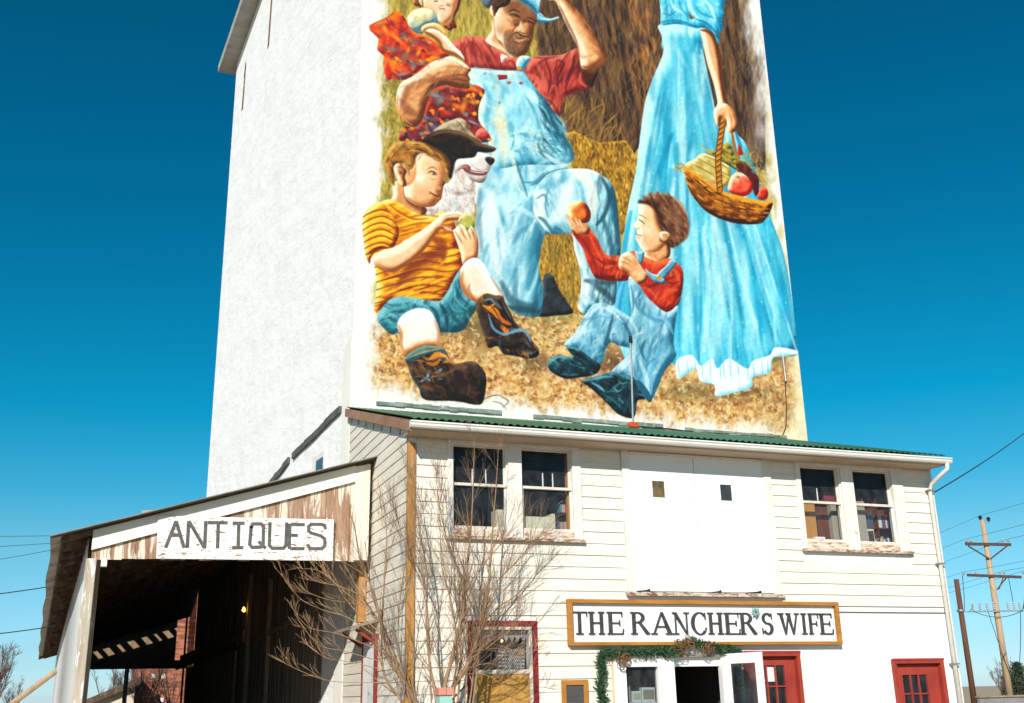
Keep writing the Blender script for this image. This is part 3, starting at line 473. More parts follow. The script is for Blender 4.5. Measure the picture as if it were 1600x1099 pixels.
D(FB, [(88,200),(150,170),(220,140),(280,95)], '#8a2a24', 1.6, .7); D(FB, [(240,140),(270,200),(350,250),(440,280)], '#7a2026', 2, .7, clip=g1); D(FB, [(500,280),(590,340),(635,420)], '#e85020', 3, .9, clip=g1); D(FB, [(430,590),(490,540),(560,490),(640,455)], '#e04a1c', 3, .9)
Fm(FB, [(395,210),(440,250),(500,265),(500,240),(450,210),(400,170)], ['#4a6a70','#7a98a0','#b8c8c0'], r=4)
sv = Fm(FB, [(382,140),(420,90),(480,65),(550,70),(600,100),(622,150),(615,190),(560,195),(510,220),(490,245),(450,235),(400,205)], ['#5a7a84','#a8b09a','#e4d8a4','#fbf3cc'], r=9, L=(-.5,-.7), k=1.2, base=.62, ns=.4)
blob(FB, 590, 130, 24, 40, '#7a98a4', .7, clip=sv); blob(FB, 420, 190, 24, 30, '#7c98a0', .6, clip=sv)
for i in range(7): D(FB, [(485+i*14,200-i*4),(495+i*14,180-i*3)], '#4a5a50', 1, .7)
Fm(FB, [(515,250),(560,222),(640,230),(680,280),(740,350),(800,410),(828,472),(760,442),(700,420),(650,400),(620,330),(560,285)], SKL, r=6, L=(.4,-.8), k=1.2, base=.55, ns=.08)
Fm(FB, [(488,230),(500,205),(540,185),(600,180),(650,210),(685,265),(670,275),(620,240),(560,222),(520,245),(505,258)], ['#a8743c','#e8b87a','#fae0b0'], r=3.5, base=.6, ns=.4)
Fm(FB, [(735,70),(765,0),(770,-60),(800,-40),(792,40),(768,100),(748,150),(768,215),(740,222),(725,238),(700,236),(655,195),(700,175),(735,130)], ['#4a2014','#8a4a30','#c07850'], r=4, ns=.7, nsc=(3,9))
Fm(FB, [(425,20),(440,-40),(560,-160),(720,-150),(800,-50),(770,-10),(500,-5),(500,50),(470,52),(440,45)], ['#5a2f14','#a8662e','#d89a54'], r=6, ns=.6, nsc=(4,8))
gf = Fm(FB, [(490,-60),(492,30),(505,52),(560,78),(608,100),(622,160),(652,182),(700,166),(735,122),(748,60),(755,-60)], SKL, r=8, L=(-.3,-.3), k=1.1, base=.66, ns=.06)
D(FB, [(628,62),(645,70),(665,68),(680,82)], '#a84a38', 1.6, .9); D(FB, [(625,45),(640,50),(655,42),(668,50)], '#b8785a', 1.4, .8); blob(FB, 640, 20, 24, 14, '#fff6ec', .7); D(FB, [(685,38),(702,42),(716,52)], '#4a2c22', 1.8, .9); D(FB, [(590,15),(605,10),(622,12)], '#4a2c22', 1.8, .9); D(FB, [(690,22),(710,28),(724,40)], '#9a6244', 1.4, .7); blob(FB, 655, 130, 30, 20, '#f0bc9a', .6, clip=gf); D(FB, [(625,165),(660,182),(705,165),(735,120)], '#b87a5a', 2, .7, clip=gf)
Fm(FB, [(470,0),(500,-10),(508,50),(490,45)], SKL, r=3)
# man's holding arm
ha = Fm(FB, [(425,595),(500,542),(560,492),(640,462),(720,440),(790,470),(860,520),(880,545),(855,580),(872,620),(862,655),(872,682),(840,695),(760,685),(680,665),(610,685),(565,720),(545,780),(522,860),(492,950),(440,992),(380,972),(320,900),(295,820),(300,720),(330,650),(380,618)], SK, r=10, L=(-.5,-.85), k=1.1, base=.5, ns=.2)
fabric(ha, 50, ['#e8b484','#7a4830','#c08858','#8a5236'], 2.4, 22, 4, .35, .5)
for p, c, w, a in [([(470,600),(560,540),(680,490),(760,480)],'#fbe2c0',9,.75),([(720,450),(800,490),(860,535)],'#fff0dc',4,.8),([(560,640),(680,610),(800,620),(860,650)],'#8a5034',9,.75),([(330,780),(380,850),(460,900)],'#7a4228',14,.55),([(440,640),(380,700),(350,800)],'#8e5436',10,.5),([(310,740),(305,830),(350,920),(420,980)],'#d8945c',4,.7),([(700,560),(780,545),(850,560)],'#c88a5c',4,.6),([(690,530),(770,520),(860,545)],'#a8683e',2,.8),([(720,585),(800,585),(865,600)],'#6a3a24',2,.8),([(740,620),(800,625),(860,640)],'#5e3220',2,.8),([(560,570),(640,540),(700,530)],'#f4cc9c',6,.6),([(450,700),(500,640),(580,620)],'#a86440',8,.6),([(760,480),(790,510),(830,530)],'#d8a070',2,.7)]: D(FB, p, c, w, a, clip=ha, soft=w*.4)

# ---------- dog ----------
DG = ['#7a6458','#b8a498','#e0d4cc','#faf6f4']
dk = Fm(FK, [(690,320),(680,420),(650,480),(612,500),(602,560),(560,640),(480,660),(466,690),(530,740),(620,760),(720,770),(822,740),(832,600),(838,490),(790,450),(750,380)], DG, r=9, L=(-.2,-.6), k=.8, base=.74, ns=.6, nsc=(4,7))
hatch(tr(FK, [(640,490),(820,500),(825,700),(560,700),(480,690),(570,640)]), 150, ['#a89488','#fbf8f6','#d0c4bc','#8a766a','#ffffff'], 7, 1.6, 1.2, .5, .5)
for x, y, rx, ry, c in [(720,560,50,16,'#7a6058'),(690,630,30,24,'#b8d0d0'),(520,680,40,16,'#8a7868'),(750,450,20,40,'#c8a898'),(820,480,10,30,'#8a6a50')]: blob(FK, x, y, rx, ry, c, .6, clip=dk)
Fm(FK, [(535,120),(570,85),(620,55),(690,28),(730,22),(775,50),(792,100),(832,150),(890,195),(800,170),(700,140),(600,125)], ['#54442f','#8a775c','#b8a684','#d4c6a4'], r=6, ns=.5)
D(FK, [(700,40),(740,80),(770,130)], '#5a4a3a', 2, .7); D(FK, [(620,70),(660,80),(690,120)], '#c8bca8', 3, .6)
bh = Fm(FK, [(452,195),(500,140),(560,112),(640,104),(720,116),(790,146),(870,198),(950,222),(987,240),(960,264),(900,268),(855,262),(830,300),(760,312),(702,322),(684,380),(660,452),(636,400),(600,310),(540,250),(490,215)], ['#0c0a0a','#1e1816','#3c2c24','#5a4434'], r=7, base=.38, ns=.4, L=(.2,-.9), k=.8)
D(FK, [(520,150),(600,122),(700,122),(790,152),(870,206),(950,232),(982,243)], '#7a5a40', 4.5, .75, clip=bh); Fm(FK, [(640,300),(700,300),(712,322),(690,380),(664,455),(640,420)], ['#0c0a0a','#1c1616','#3a302c'], r=5, base=.4); D(FK, [(690,330),(684,380),(668,440)], '#e8e0da', 2, .6); D(FK, [(540,125),(640,112),(730,125),(800,155)], '#5c4a3c', 2.5, .7, clip=bh); blob(FK, 650, 210, 60, 40, '#14100f', .7, clip=bh); blob(FK, 650, 320, 30, 80, '#0c0c0e', .7, clip=bh); D(FK, [(860,262),(920,262),(970,250)], '#2a1812', 3, .9)
mz = Fm(FK, [(700,325),(760,310),(830,302),(858,268),(920,278),(970,308),(976,332),(950,362),(928,400),(922,440),(892,482),(850,482),(800,462),(772,420),(742,385),(710,405),(688,420)], DG, r=7, L=(-.2,-.8), k=1, base=.8, ns=.2)
Fm(FK, [(738,372),(762,358),(792,366),(802,396),(860,406),(918,409),(908,428),(850,427),(796,414),(756,392)], ['#5a2a28','#b0605a','#d89088'], r=3, base=.5)
D(FK, [(738,370),(765,358),(795,368),(805,396),(860,404),(925,408),(940,380)], '#2c1c1c', 1.6, .9); D(FK, [(756,394),(792,418),(850,431),(903,430)], '#2c1c1c', 1.2, .8); D(FK, [(800,400),(850,408),(900,412)], '#faf4f0', 1.2, .9)
Fm(FK, [(905,318),(915,300),(945,298),(972,312),(972,335),(952,358),(930,350)], ['#140e0e','#2c2222','#5a4c4a'], r=3, base=.35); blob(FK, 948, 312, 8, 5, '#8a8080', .7); D(FK, [(800,350),(860,390),(920,390)], '#8a7070', 1.5, .6)

# ---------- boy with green apple ----------
YS = ['#6a2410','#b05a14','#e89a1e','#ffca3c','#ffe48a']
nb = Fm(FK, [(250,480),(345,485),(365,590),(420,640),(470,655),(490,690),(430,745),(330,715),(215,640),(245,580)], SK, r=8, L=(-.9,0), k=1., base=.5, ns=.08)
D(FK, [(350,590),(410,650),(470,690)], '#7a4228', 9, .6, soft=4)
tor = Fm(FA, [(42,560),(55,520),(100,490),(135,500),(165,520),(205,530),(240,520),(266,545),(275,590),(288,640),(290,660),(268,690),(255,720),(240,742),(180,748),(110,745),(72,767),(75,710),(70,650),(55,615),(45,590)], YS, r=10, L=(-.6,-.6), k=.9, base=.5, ns=.5, nsc=(16,5), ang=-.2)
for p, c, w, a in [([(130,690),(180,640),(240,610)],'#8a3c18',16,.75),([(215,585),(235,600),(240,640)],'#8e4420',14,.8),([(190,640),(220,620),(245,600)],'#7a3416',8,.6)]: st(tr(FA, p), c, w, a, soft=w*.4, clip=tor)
for i in range(13):
    y0 = 520+i*19; D(FA, [(70,y0+42),(130,y0+22),(190,y0+8),(250,y0+14),(290,y0+4)], '#7a3012' if i > 3 else '#a85a18', 3.2, .62, clip=tor, taper=.3)
    D(FA, [(90,y0+32),(150,y0+12),(200,y0),(260,y0+6)], '#ffd24a', 2.4, .5, clip=tor)
for p, c, w, a in [([(135,690),(180,650),(240,618)],'#7e3818',20,.6),([(215,585),(235,600),(240,640)],'#8e4420',14,.6),([(95,700),(130,700),(170,680)],'#8a3c18',9,.5)]: st(tr(FA, p), c, w, a, soft=w*.5, clip=tor)
for x, y in [(110,690),(150,700),(200,690),(160,725),(110,720),(230,690),(255,640),(270,620)]: D(FA, [(x-22,y+8),(x,y-3),(x+22,y-6)], '#ffcc40', 4, .75, clip=tor)
for x, y in [(90,740),(140,712),(190,708),(235,712),(120,680)]: D(FA, [(x-22,y+6),(x,y),(x+26,y-8)], '#7a2c10', 3, .7, clip=tor)
D(FK, [(220,640),(300,700),(400,745),(500,738)], '#b85a10', 3.2, .9); D(FK, [(215,650),(295,712),(400,758),(500,750)], '#ffd04a', 2.2, .8)
slv = Fm(FK, [(28,740),(60,680),(140,622),(190,640),(240,720),(282,790),(288,860),(250,945),(150,960),(92,1002),(80,1065),(50,1000),(38,900),(28,810)], YS, r=8, L=(-.6,-.7), k=.9, base=.58, ns=.4, nsc=(14,4), ang=-.3)
for i in range(7):
    y = 690+i*47; D(FK, [(20,y+48),(90,y+6),(170,y-14),(240,y+14),(290,y+44)], '#8a4410', 2.5, .85, clip=slv, taper=.3); D(FK, [(25,y+66),(95,y+24),(170,y+4),(240,y+30)], '#ffd650', 2.8, .75, clip=slv, taper=.3)
D(FK, [(80,1060),(95,1000),(150,958),(250,945)], '#7a3010', 2.6, .9)
fa = Fm(FK, [(105,1015),(160,972),(250,948),(330,900),(430,840),(500,790),(560,740),(600,705),(680,690),(738,705),(745,742),(720,752),(650,758),(600,780),(650,800),(682,832),(650,840),(590,815),(545,870),(485,950),(420,1020),(330,1085),(250,1125),(160,1108),(110,1062)], SKF, r=9, L=(-.35,-.9), k=.95, base=.66, ns=.08)
for p, c, w, a in [([(170,1020),(270,990),(400,900),(500,830)],'#fff0d8',8,.6),([(250,1120),(340,1080),(430,1015),(530,880)],'#9a5836',5,.8),([(590,780),(640,800),(680,830)],'#8a4a2c',1.6,.8),([(600,730),(680,712),(740,720)],'#b8784c',1.4,.7),([(600,770),(660,752),(730,750)],'#8a4a2c',1.4,.8),([(640,705),(700,700),(738,712)],'#fff0dc',2,.8),([(150,1060),(160,1090),(210,1110)],'#c88a5c',5,.5)]: D(FK, p, c, w, a, clip=fa, soft=w*.35)
Fm(FK, [(715,760),(735,715),(775,697),(812,710),(834,752),(830,800),(800,825),(750,815)], ['#5e6a24','#98a044','#c8c470','#eee6b0'], r=6, L=(-.2,-.6), k=1.1, base=.55, ns=.3); blob(FK, 795, 750, 22, 26, '#c8a040', .5); D(FK, [(725,770),(735,750),(745,740)], '#5a4420', 1.4, .8)
hb = Fm(FK, [(678,828),(690,815),(718,785),(735,782),(762,800),(780,830),(800,792),(815,800),(840,845),(857,905),(850,1020),(790,1042),(748,1070),(732,990),(708,920)], SKF, r=8, L=(-.5,-.6), k=.9, base=.58, ns=.08)
for p in [[(722,790),(750,850),(775,890)],[(765,805),(790,850),(805,890)],[(690,830),(720,880),(745,920)],[(800,800),(822,850),(830,890)]]: D(FK, p, '#8a4a2c', 1.6, .8); 
for p in [[(705,810),(735,860),(755,905)],[(745,800),(775,850),(790,890)],[(790,830),(815,870),(818,900)]]: D(FK, p, '#fbe0bc', 2.4, .7)
D(FK, [(850,880),(852,950),(845,1020)], '#8a4a30', 2.5, .7)
fc = Fm(FK, [(405,280),(460,262),(520,292),(585,325),(622,400),(624,470),(612,500),(600,545),(594,600),(562,622),(540,652),(470,658),(400,640),(340,590),(325,520),(340,470),(330,420),(370,390),(400,350)], SKF, r=13, L=(-.6,-.5), k=.9, base=.60, ns=.06)
blob(FK, 455, 340, 70, 44, '#fbd9b0', .55, clip=fc); blob(FK, 440, 448, 50, 44, '#fff6e4', 1., clip=fc); blob(FK, 560, 470, 30, 50, '#e8b080', .5, clip=fc); blob(FK, 480, 560, 60, 40, '#d89868', .5, clip=fc); D(FK, [(350,590),(420,640),(480,655),(540,648)], '#9a5a38', 6, .6, clip=fc, soft=3); D(FK, [(602,400),(615,450),(600,490)], '#c88a5c', 6, .5, clip=fc)
D(FK, [(502,410),(525,402),(550,414),(562,430)], '#2e1a12', 2.0, .9); blob(FK, 540, 423, 13, 8, '#24140e', .85, .4); D(FK, [(488,418),(505,412),(520,410)], '#8a5436', 1.4, .7); D(FK, [(490,390),(530,372),(568,395)], '#8a5a34', 2.2, .7); D(FK, [(510,455),(540,462),(560,452)], '#b87a50', 1.6, .6)
D(FK, [(602,470),(612,490),(598,500)], '#3a2014', 3, .85); D(FK, [(585,500),(592,530),(572,545),(548,538)], '#8a4a2c', 2, .85); blob(FK, 580, 522, 14, 14, '#f0bf92', .7); D(FK, [(508,548),(535,568),(560,580),(590,578)], '#6a2c1e', 2.6, .9); D(FK, [(530,580),(560,595),(585,592)], '#c87858', 2.4, .7); D(FK, [(508,545),(512,560),(505,575)], '#a86842', 1.6, .6); D(FK, [(615,380),(600,330),(575,320)], '#7a4a28', 2.4, .6); D(FK, [(545,620),(560,600),(590,605)], '#a86a44', 2, .6)
hr = Fm(FK, [(178,335),(200,275),(242,212),(310,188),(400,188),(480,203),(560,243),(622,288),(658,340),(658,400),(640,442),(622,400),(585,335),(520,302),(460,270),(412,300),(405,350),(372,392),(340,352),(292,345),(258,370),(255,430),(258,510),(225,460),(190,395)], ['#4a2c14','#8a5a2a','#bc8840','#e0b064'], r=8, L=(-.6,-.5), k=.7, base=.55, ns=.5, nsc=(4,14), ang=-.7, soft=1.3)
D(FK, [(480,210),(560,250),(620,300),(650,350),(650,410)], '#4a3018', 6, .6, clip=hr)
for q_ in ([(420,290),(400,330),(395,370)],[(470,268),(440,300),(425,330)],[(530,300),(500,290),(470,285)],[(590,335),(560,325),(535,318)],[(620,390),(600,360),(585,345)]): D(FK, q_, '#9a6a34', 2.2, .55)
for i in range(90):
    t = rng.random(); a0 = rng.uniform(0, 1)
    x = 200+a0*400; y = np.interp(x, [200,300,420,520,600], [330,250,235,265,320])+rng.normal(0, 22)
    q = np.interp(x, [200,320,450,600], [2.0,2.6,3.4,3.9]); l = 26; D(FK, [(x-l*np.cos(q), y-l*np.sin(q)), (x+4, y-5), (x+l*np.cos(q), y+l*np.sin(q))], ['#e0b060','#5a3616','#a8702e','#3a2210','#c8964a','#8a5c28'][rng.integers(6)], 1.3, .7, clip=hr)
blob(FK, 300, 300, 60, 40, '#cf9040', .4, clip=hr); D(FK, [(340,345),(380,370),(400,340)], '#5a3818', 3, .7)
Fm(FK, [(318,352),(345,350),(375,392),(408,345),(415,420),(380,490),(330,505),(318,430)], SK, r=5, k=.2, base=.6, ns=.06, soft=2)
D(FK, [(330,350),(365,385),(400,350)], '#a8742e', 5, .8); D(FK, [(350,380),(362,410),(368,440)], '#8a5a2a', 3, .5)
er = Fm(FK, [(252,385),(262,355),(290,345),(322,370),(346,402),(332,440),(345,490),(330,512),(295,492),(268,440)], SK, r=6, L=(-.7,-.3), k=1.1, base=.55)
D(FK, [(275,375),(300,372),(322,400),(312,430)], '#8a4a2a', 2.2, .8); blob(FK, 302, 412, 13, 18, '#4a2414', .8); D(FK, [(262,400),(280,450),(320,495)], '#f4c898', 2, .7)
# shorts, legs, boots
LG = ['#a8623c','#dca070','#f8d8b4','#fff2e0','#ffffff']
SH = ['#164652','#2f7482','#56a0ac','#88c6cc']
l1 = Fm(FG, [(668,180),(720,113),(775,98),(822,130),(870,210),(920,290),(950,360),(900,385),(830,375),(785,400),(720,362),(680,300),(662,230)], LG, r=10, L=(.3,-.7), k=1.15, base=.68, ns=.1)
D(FG, [(690,190),(680,260),(705,330),(750,365)], '#c07e58', 7, .7, clip=l1, soft=3); D(FG, [(735,270),(730,310),(760,360)], '#a86442', 4, .6, clip=l1, soft=2); D(FG, [(870,215),(915,290),(940,345)], '#c8906a', 3, .7, clip=l1)
Fm(FG, [(128,475),(200,380),(280,352),(400,368),(520,384),(560,360),(600,300),(640,218),(672,176),(668,260),(705,345),(778,402),(772,450),(742,490),(705,562),(640,592),(545,588),(400,600),(258,598),(215,602),(140,532)], SH, r=10, L=(-.4,-.7), k=1.1, base=.5, ns=.45, nsc=(12,6), ang=.5); so = LAST
fabric(so, 110, ['#154450','#6cb4be','#2a6c7a','#8ccad0','#0f3640','#3f8c9a'], lambda x, y: .2 if x < 640 else 2.0, 22, 3.4, .5, .4)
for p, c, w in [([(200,400),(320,380),(430,410),(540,470)],'#7cbcc4',5),([(160,470),(220,440),(330,420)],'#6ab0ba',4),([(540,400),(580,480),(590,580)],'#123a46',7),([(600,420),(640,500),(690,540)],'#1a4c58',6),([(640,250),(660,340),(740,420)],'#1c5260',4),([(630,300),(650,380),(720,440)],'#6cb4be',3),([(470,420),(520,470),(535,570)],'#173e4a',6),([(140,520),(200,490),(250,530)],'#1c5664',4),([(170,500),(220,470),(255,490)],'#8cc8ce',3),([(600,360),(620,430),(690,470)],'#4a98a4',5),([(560,470),(640,470),(720,460)],'#2c6a74',5)]: D(FG, p, c, w, .75, clip=so, soft=w*.3)
l2 = Fm(FG, [(256,540),(270,500),(310,460),(390,430),(470,445),(515,520),(536,590),(527,690),(440,690),(370,715),(312,750),(280,690),(284,615),(262,575)], LG, r=13, L=(-.1,-.7), k=1.2, base=.75, ns=.1)
blob(FG, 400, 540, 90, 90, '#ffffff', .8, clip=l2); D(FG, [(262,540),(285,600),(285,680),(315,740)], '#c48258', 5, .8, clip=l2, soft=3); D(FG, [(500,500),(530,590),(524,680)], '#c07e56', 5, .7, clip=l2, soft=3)
BT = ['#0c0a0a','#241c1a','#43332a','#6a523e']
b1 = Fm(FG, [(774,412),(810,352),(850,333),(900,345),(945,348),(972,400),(1010,470),(1032,520),(1080,560),(1122,592),(1152,650),(1186,690),(1190,740),(1130,765),(1040,747),(960,732),(918,682),(860,692),(832,620),(798,510)], BT, r=8, base=.45, ns=.4)
fabric(b1, 70, ['#5a4636','#14100e','#6a5644','#e08a30','#7aa8c4','#3c2c22','#c87828'], 1.0, 14, 2.6, .55, .5)
for p, c, w, a in [([(860,470),(890,560),(950,600),(990,590)],'#7ab0d0',4,.8),([(960,610),(1040,580),(1100,580),(1140,650)],'#8ab8d4',6,.75),([(850,430),(900,450),(930,500)],'#e08a2c',10,.9),([(820,410),(860,425),(900,400)],'#e8983c',4,.9),([(900,440),(950,510),(1010,540)],'#d8782a',6,.85),([(940,540),(975,580),(990,570)],'#e08430',7,.9),([(830,380),(870,370),(900,390)],'#7aa8c0',3,.8),([(930,370),(960,430),(1000,500)],'#17131a',5,.8),([(945,370),(975,440),(1010,500)],'#a89aa0',1.6,.7),([(880,470),(920,520),(960,560)],'#3a2018',2,.8),([(870,410),(910,460),(950,540)],'#4a2a18',2.4,.7),([(940,680),(1020,690),(1090,660)],'#0c0a0c',7,.8),([(900,640),(1000,640),(1120,650)],'#3a3030',6,.6),([(1090,720),(1140,730),(1180,710)],'#5a6a78',3,.7),([(810,480),(840,560),(860,660)],'#4a3a30',4,.6)]: D(FG, p, c, w, a, clip=b1)
b2 = Fm(FG, [(308,748),(370,702),(440,674),(530,682),(582,722),(602,760),(645,795),(750,780),(812,820),(843,880),(843,950),(822,1052),(770,1068),(640,1045),(440,1035),(400,960),(358,900),(328,820)], BT, r=10, base=.42, ns=.5)
fabric(b2, 120, ['#5a4030','#14100e','#7a4e2c','#3a2a20','#241c18','#8a5c38'], .8, 18, 3, .5, .6)
fabric(b2, 40, ['#d8903c','#b8702c','#e8b060','#7aa8c0'], .5, 12, 2.4, .6, .6, reg=tr(FG, [(330,700),(620,900)]))
Fm(FG, [(312,750),(370,704),(440,676),(530,684),(575,715),(500,720),(430,745),(360,775),(320,775)], ['#2a5560','#4a8490','#8a9a7a'], r=4, ns=.7, nsc=(8,3)); 
for p, c, w, a in [([(340,755),(430,720),(540,700)],'#d8a050',2.4,.8),([(470,770),(520,735),(570,750)],'#e09030',8,.9),([(450,790),(500,800),(540,770)],'#c87a28',6,.8),([(560,790),(600,780),(640,800)],'#d89038',4,.8),([(540,730),(580,750),(590,770)],'#e8c080',3,.8),([(410,915),(450,890),(470,840)],'#7ab0d4',4,.85),([(430,890),(460,900),(475,910)],'#8abce0',3,.8),([(500,860),(530,850),(550,830)],'#7aa8c8',5,.85),([(520,900),(640,830),(760,790)],'#6a4a38',5,.8),([(360,830),(420,870),(480,960)],'#5a3826',8,.6),([(400,800),(440,850),(560,850)],'#6e4226',6,.6),([(560,920),(600,1000),(760,1040)],'#15110f',14,.6),([(700,800),(790,830),(835,900)],'#3c3634',5,.7),([(500,940),(560,960),(580,1020)],'#6a3c28',4,.6),([(335,800),(360,890),(410,960),(450,1025)],'#2a5a60',3,.6)]: D(FG, p, c, w, a, clip=b2)

# ---------- boy with the orange fruit ----------
RV = ['#2a6076','#5c9cb4','#90c4d6','#c2e4ee']
Fm(FR, [(560,290),(645,280),(655,350),(600,372),(535,345)], SK, r=6, L=(-.7,0), base=.5)
RS = ['#5e140e','#a42a18','#cc4226','#ea7444']
rs = Fm(FR, [(490,325),(540,350),(600,372),(650,358),(702,390),(717,440),(710,510),(690,572),(640,602),(590,592),(540,532),(520,490),(480,462),(410,462),(330,452),(308,430),(280,370),(260,310),(212,240),(230,222),(280,218),(302,230),(332,280),(352,322),(380,345),(440,343)], RS, r=9, L=(-.4,-.8), k=1.1, base=.52, ns=.35)
fabric(rs, 70, ['#ec8058','#6a1610','#d84a2c','#7a1c12','#f09a70'], lambda x, y: 1.1 if x < 960 else 2.2, 18, 3, .5, .4)
for p, c, w, a in [([(260,270),(300,340),(330,430)],'#7a1c12',5,.6),([(290,250),(330,330),(350,370)],'#e8704a',5,.6),([(340,380),(360,400),(400,390)],'#e87a50',5,.6),([(360,360),(355,400),(340,440)],'#7a1a12',2.5,.8),([(330,445),(400,455),(470,450)],'#6a1610',5,.7),([(420,360),(450,400),(460,450)],'#8a2014',4,.6),([(540,500),(600,470),(680,440)],'#6a1610',5,.7),([(600,560),(640,520),(690,500)],'#e06238',6,.6),([(620,590),(660,580),(695,520)],'#7a1a12',4,.7),([(660,400),(690,430),(700,480)],'#e8744a',6,.6),([(560,380),(600,390),(630,380)],'#d85a38',5,.6),([(640,450),(660,470),(700,465)],'#7a1c14',3,.7),([(530,490),(560,500),(600,540)],'#e06a40',5,.6)]: D(FR, p, c, w, a, clip=rs, soft=w*.3)
ov = Fm(FR, [(468,460),(478,440),(520,482),(560,540),(640,602),(690,572),(682,640),(672,740),(684,800),(632,870),(602,940),(572,1002),(552,1000),(502,922),(440,888),(392,870),(450,812),(482,770),(420,752),(395,738),(372,760),(346,837),(300,812),(240,768),(176,750),(230,690),(275,610),(310,568),(360,562),(420,588),(482,622),(476,540)], RV, r=10, L=(-.5,-.7), k=1.1, base=.58, ns=.35, nsc=(8,14))
fabric(ov, 150, ['#d8eef4','#4a8ca4','#2c6478','#a8d4e2','#74aec2','#eef8fa','#1f5064'], lambda x, y: 2.1 if x < 960 else 1.9, 22, 4, .48, .4)
for p, c, w, a in [([(300,600),(260,680),(220,740)],'#d2ecf4',8,.6),([(400,610),(380,690),(350,800)],'#2a5a70',5,.8),([(430,620),(470,690),(480,740)],'#2c5c74',5,.7),([(450,600),(500,670),(510,720)],'#d0ecf4',5,.6),([(490,500),(510,580),(600,640),(680,620)],'#4a8ea6',6,.6),([(500,720),(480,800),(440,860)],'#e0f2f8',9,.6),([(580,720),(560,800),(540,900)],'#3f88a4',5,.7),([(640,700),(600,800),(560,900)],'#5aa8c4',6,.6),([(660,790),(610,880),(575,980)],'#286a86',6,.8),([(520,820),(550,900),(560,970)],'#d8f0f6',7,.6),([(180,752),(240,772),(300,815),(345,838)],'#2a5a74',2.2,.9),([(330,580),(380,590),(450,650)],'#eaf6fa',5,.5),([(600,620),(640,640),(670,700)],'#8ac8de',6,.6),([(480,480),(490,560),(485,610)],'#3a7a94',3,.7),([(270,640),(330,620),(390,630)],'#6aaac0',4,.6),([(560,640),(540,700),(500,760)],'#6cb0c8',5,.5)]: D(FR, p, c, w, a, clip=ov, soft=w*.3)
for q in [[(500,325),(515,330),(540,328),(530,380),(510,370)],[(598,432),(640,390),(662,364),(686,382),(650,425),(622,452)],[(545,405),(570,425),(600,435),(632,455),(625,472),(590,466),(560,440)]]: Fm(FR, q, RV, r=3, base=.45, ns=.3)
blob(FR, 608, 448, 10, 9, '#c8902e', .95, hard=3); D(FR, [(600,470),(640,470),(630,440)], '#1f4a5c', 1.6, .7)
rf_ = Fm(FR, [(515,108),(560,105),(602,140),(610,190),(628,230),(660,262),(642,292),(600,326),(545,330),(512,292),(500,262),(508,242),(500,222),(491,208),(508,182),(512,142)], SKF, r=9, L=(-.85,-.2), k=1., base=.62, ns=.1)
blob(FR, 545, 235, 24, 24, '#fbe0c0', .7, clip=rf_); blob(FR, 545, 140, 26, 20, '#fbe2c4', .6, clip=rf_); blob(FR, 560, 290, 40, 24, '#e8a878', .5, clip=rf_)
D(FR, [(514,182),(530,192),(542,204)], '#4a2a1c', 1.8, .8); D(FR, [(512,160),(530,166),(552,180)], '#8a5a3c', 1.8, .7); D(FR, [(500,246),(514,254),(532,256)], '#8a3c2c', 1.5, .85); D(FR, [(505,252),(516,258),(528,258)], '#f0d8c8', 1.0, .7); D(FR, [(504,262),(515,266),(526,263)], '#c87a5c', 1.5, .7); D(FR, [(500,222),(512,226),(520,218)], '#a86a48', 1.3, .8); D(FR, [(535,240),(545,262),(540,280)], '#c08660', 1.6, .6); D(FR, [(545,325),(600,322),(640,290)], '#a06440', 4, .6, clip=rf_)
hr2 = Fm(FR, [(512,108),(520,92),(530,96),(534,74),(552,76),(570,58),(585,66),(602,54),(618,66),(645,62),(662,76),(702,100),(732,150),(744,210),(736,262),(702,292),(668,312),(640,290),(612,280),(614,250),(618,226),(608,200),(600,170),(586,140),(556,116)], ['#2c180e','#5e3a26','#8e6248','#c09878'], r=7, L=(.3,-.4), k=.9, base=.45, ns=.6, nsc=(4,10), ang=-.6, soft=1.6)
for i in range(60):
    x = rng.uniform(530, 730); y = rng.uniform(70, 280); D(FR, [(x-14,y-16),(x,y),(x+8,y+18)], ['#3a2014','#9a6c4a','#6a4028','#b08460'][rng.integers(4)], 1.2, .6, clip=hr2)
blob(FR, 690, 190, 26, 40, '#a87a5c', .4, clip=hr2)
Fm(FR, [(612,240),(640,238),(656,255),(650,282),(628,286),(612,265)], SK, r=4, base=.62); D(FR, [(622,250),(640,250),(644,268)], '#9a5836', 1.4, .8)
Fm(FR, [(183,158),(192,152),(206,170),(226,178),(240,168),(255,182),(292,215),(290,246),(250,248),(212,226),(194,196)], SK, r=5, L=(-.7,-.5), base=.55)
Fm(FR, [(190,140),(200,112),(235,97),(275,110),(298,150),(292,190),(262,200),(225,190),(198,168)], ['#6a2410','#b84c20','#e88438','#ffc070','#fff0c8'], r=8, L=(-.8,-.45), k=1.3, base=.45, ns=.2); blob(FR, 215, 128, 18, 18, '#ffe0a0', .7)
for q in [[(185,160),(196,178),(214,196)],[(200,170),(214,190),(228,208)],[(228,172),(236,196),(246,214)],[(244,180),(252,200),(262,214)]]: D(FR, q, '#f2c294', 4.2, .95); D(FR, [(a_+8, b_) for a_, b_ in q], '#8a4a2c', 1.1, .7)
h2 = Fm(FR, [(425,362),(440,340),(462,328),(480,335),(505,360),(530,400),(553,432),(548,462),(512,474),(470,432),(428,405)], SK, r=6, L=(-.5,-.7), k=1.1, base=.6)
for q in []+[[(430,375),(455,378),(480,395)],[(440,352),(465,362),(490,380)],[(430,395),(455,405),(478,420)]]: D(FR, q, '#9a5a38', 1.3, .8)
SHO = ['#06161c','#12303a','#24505a','#5a9098']
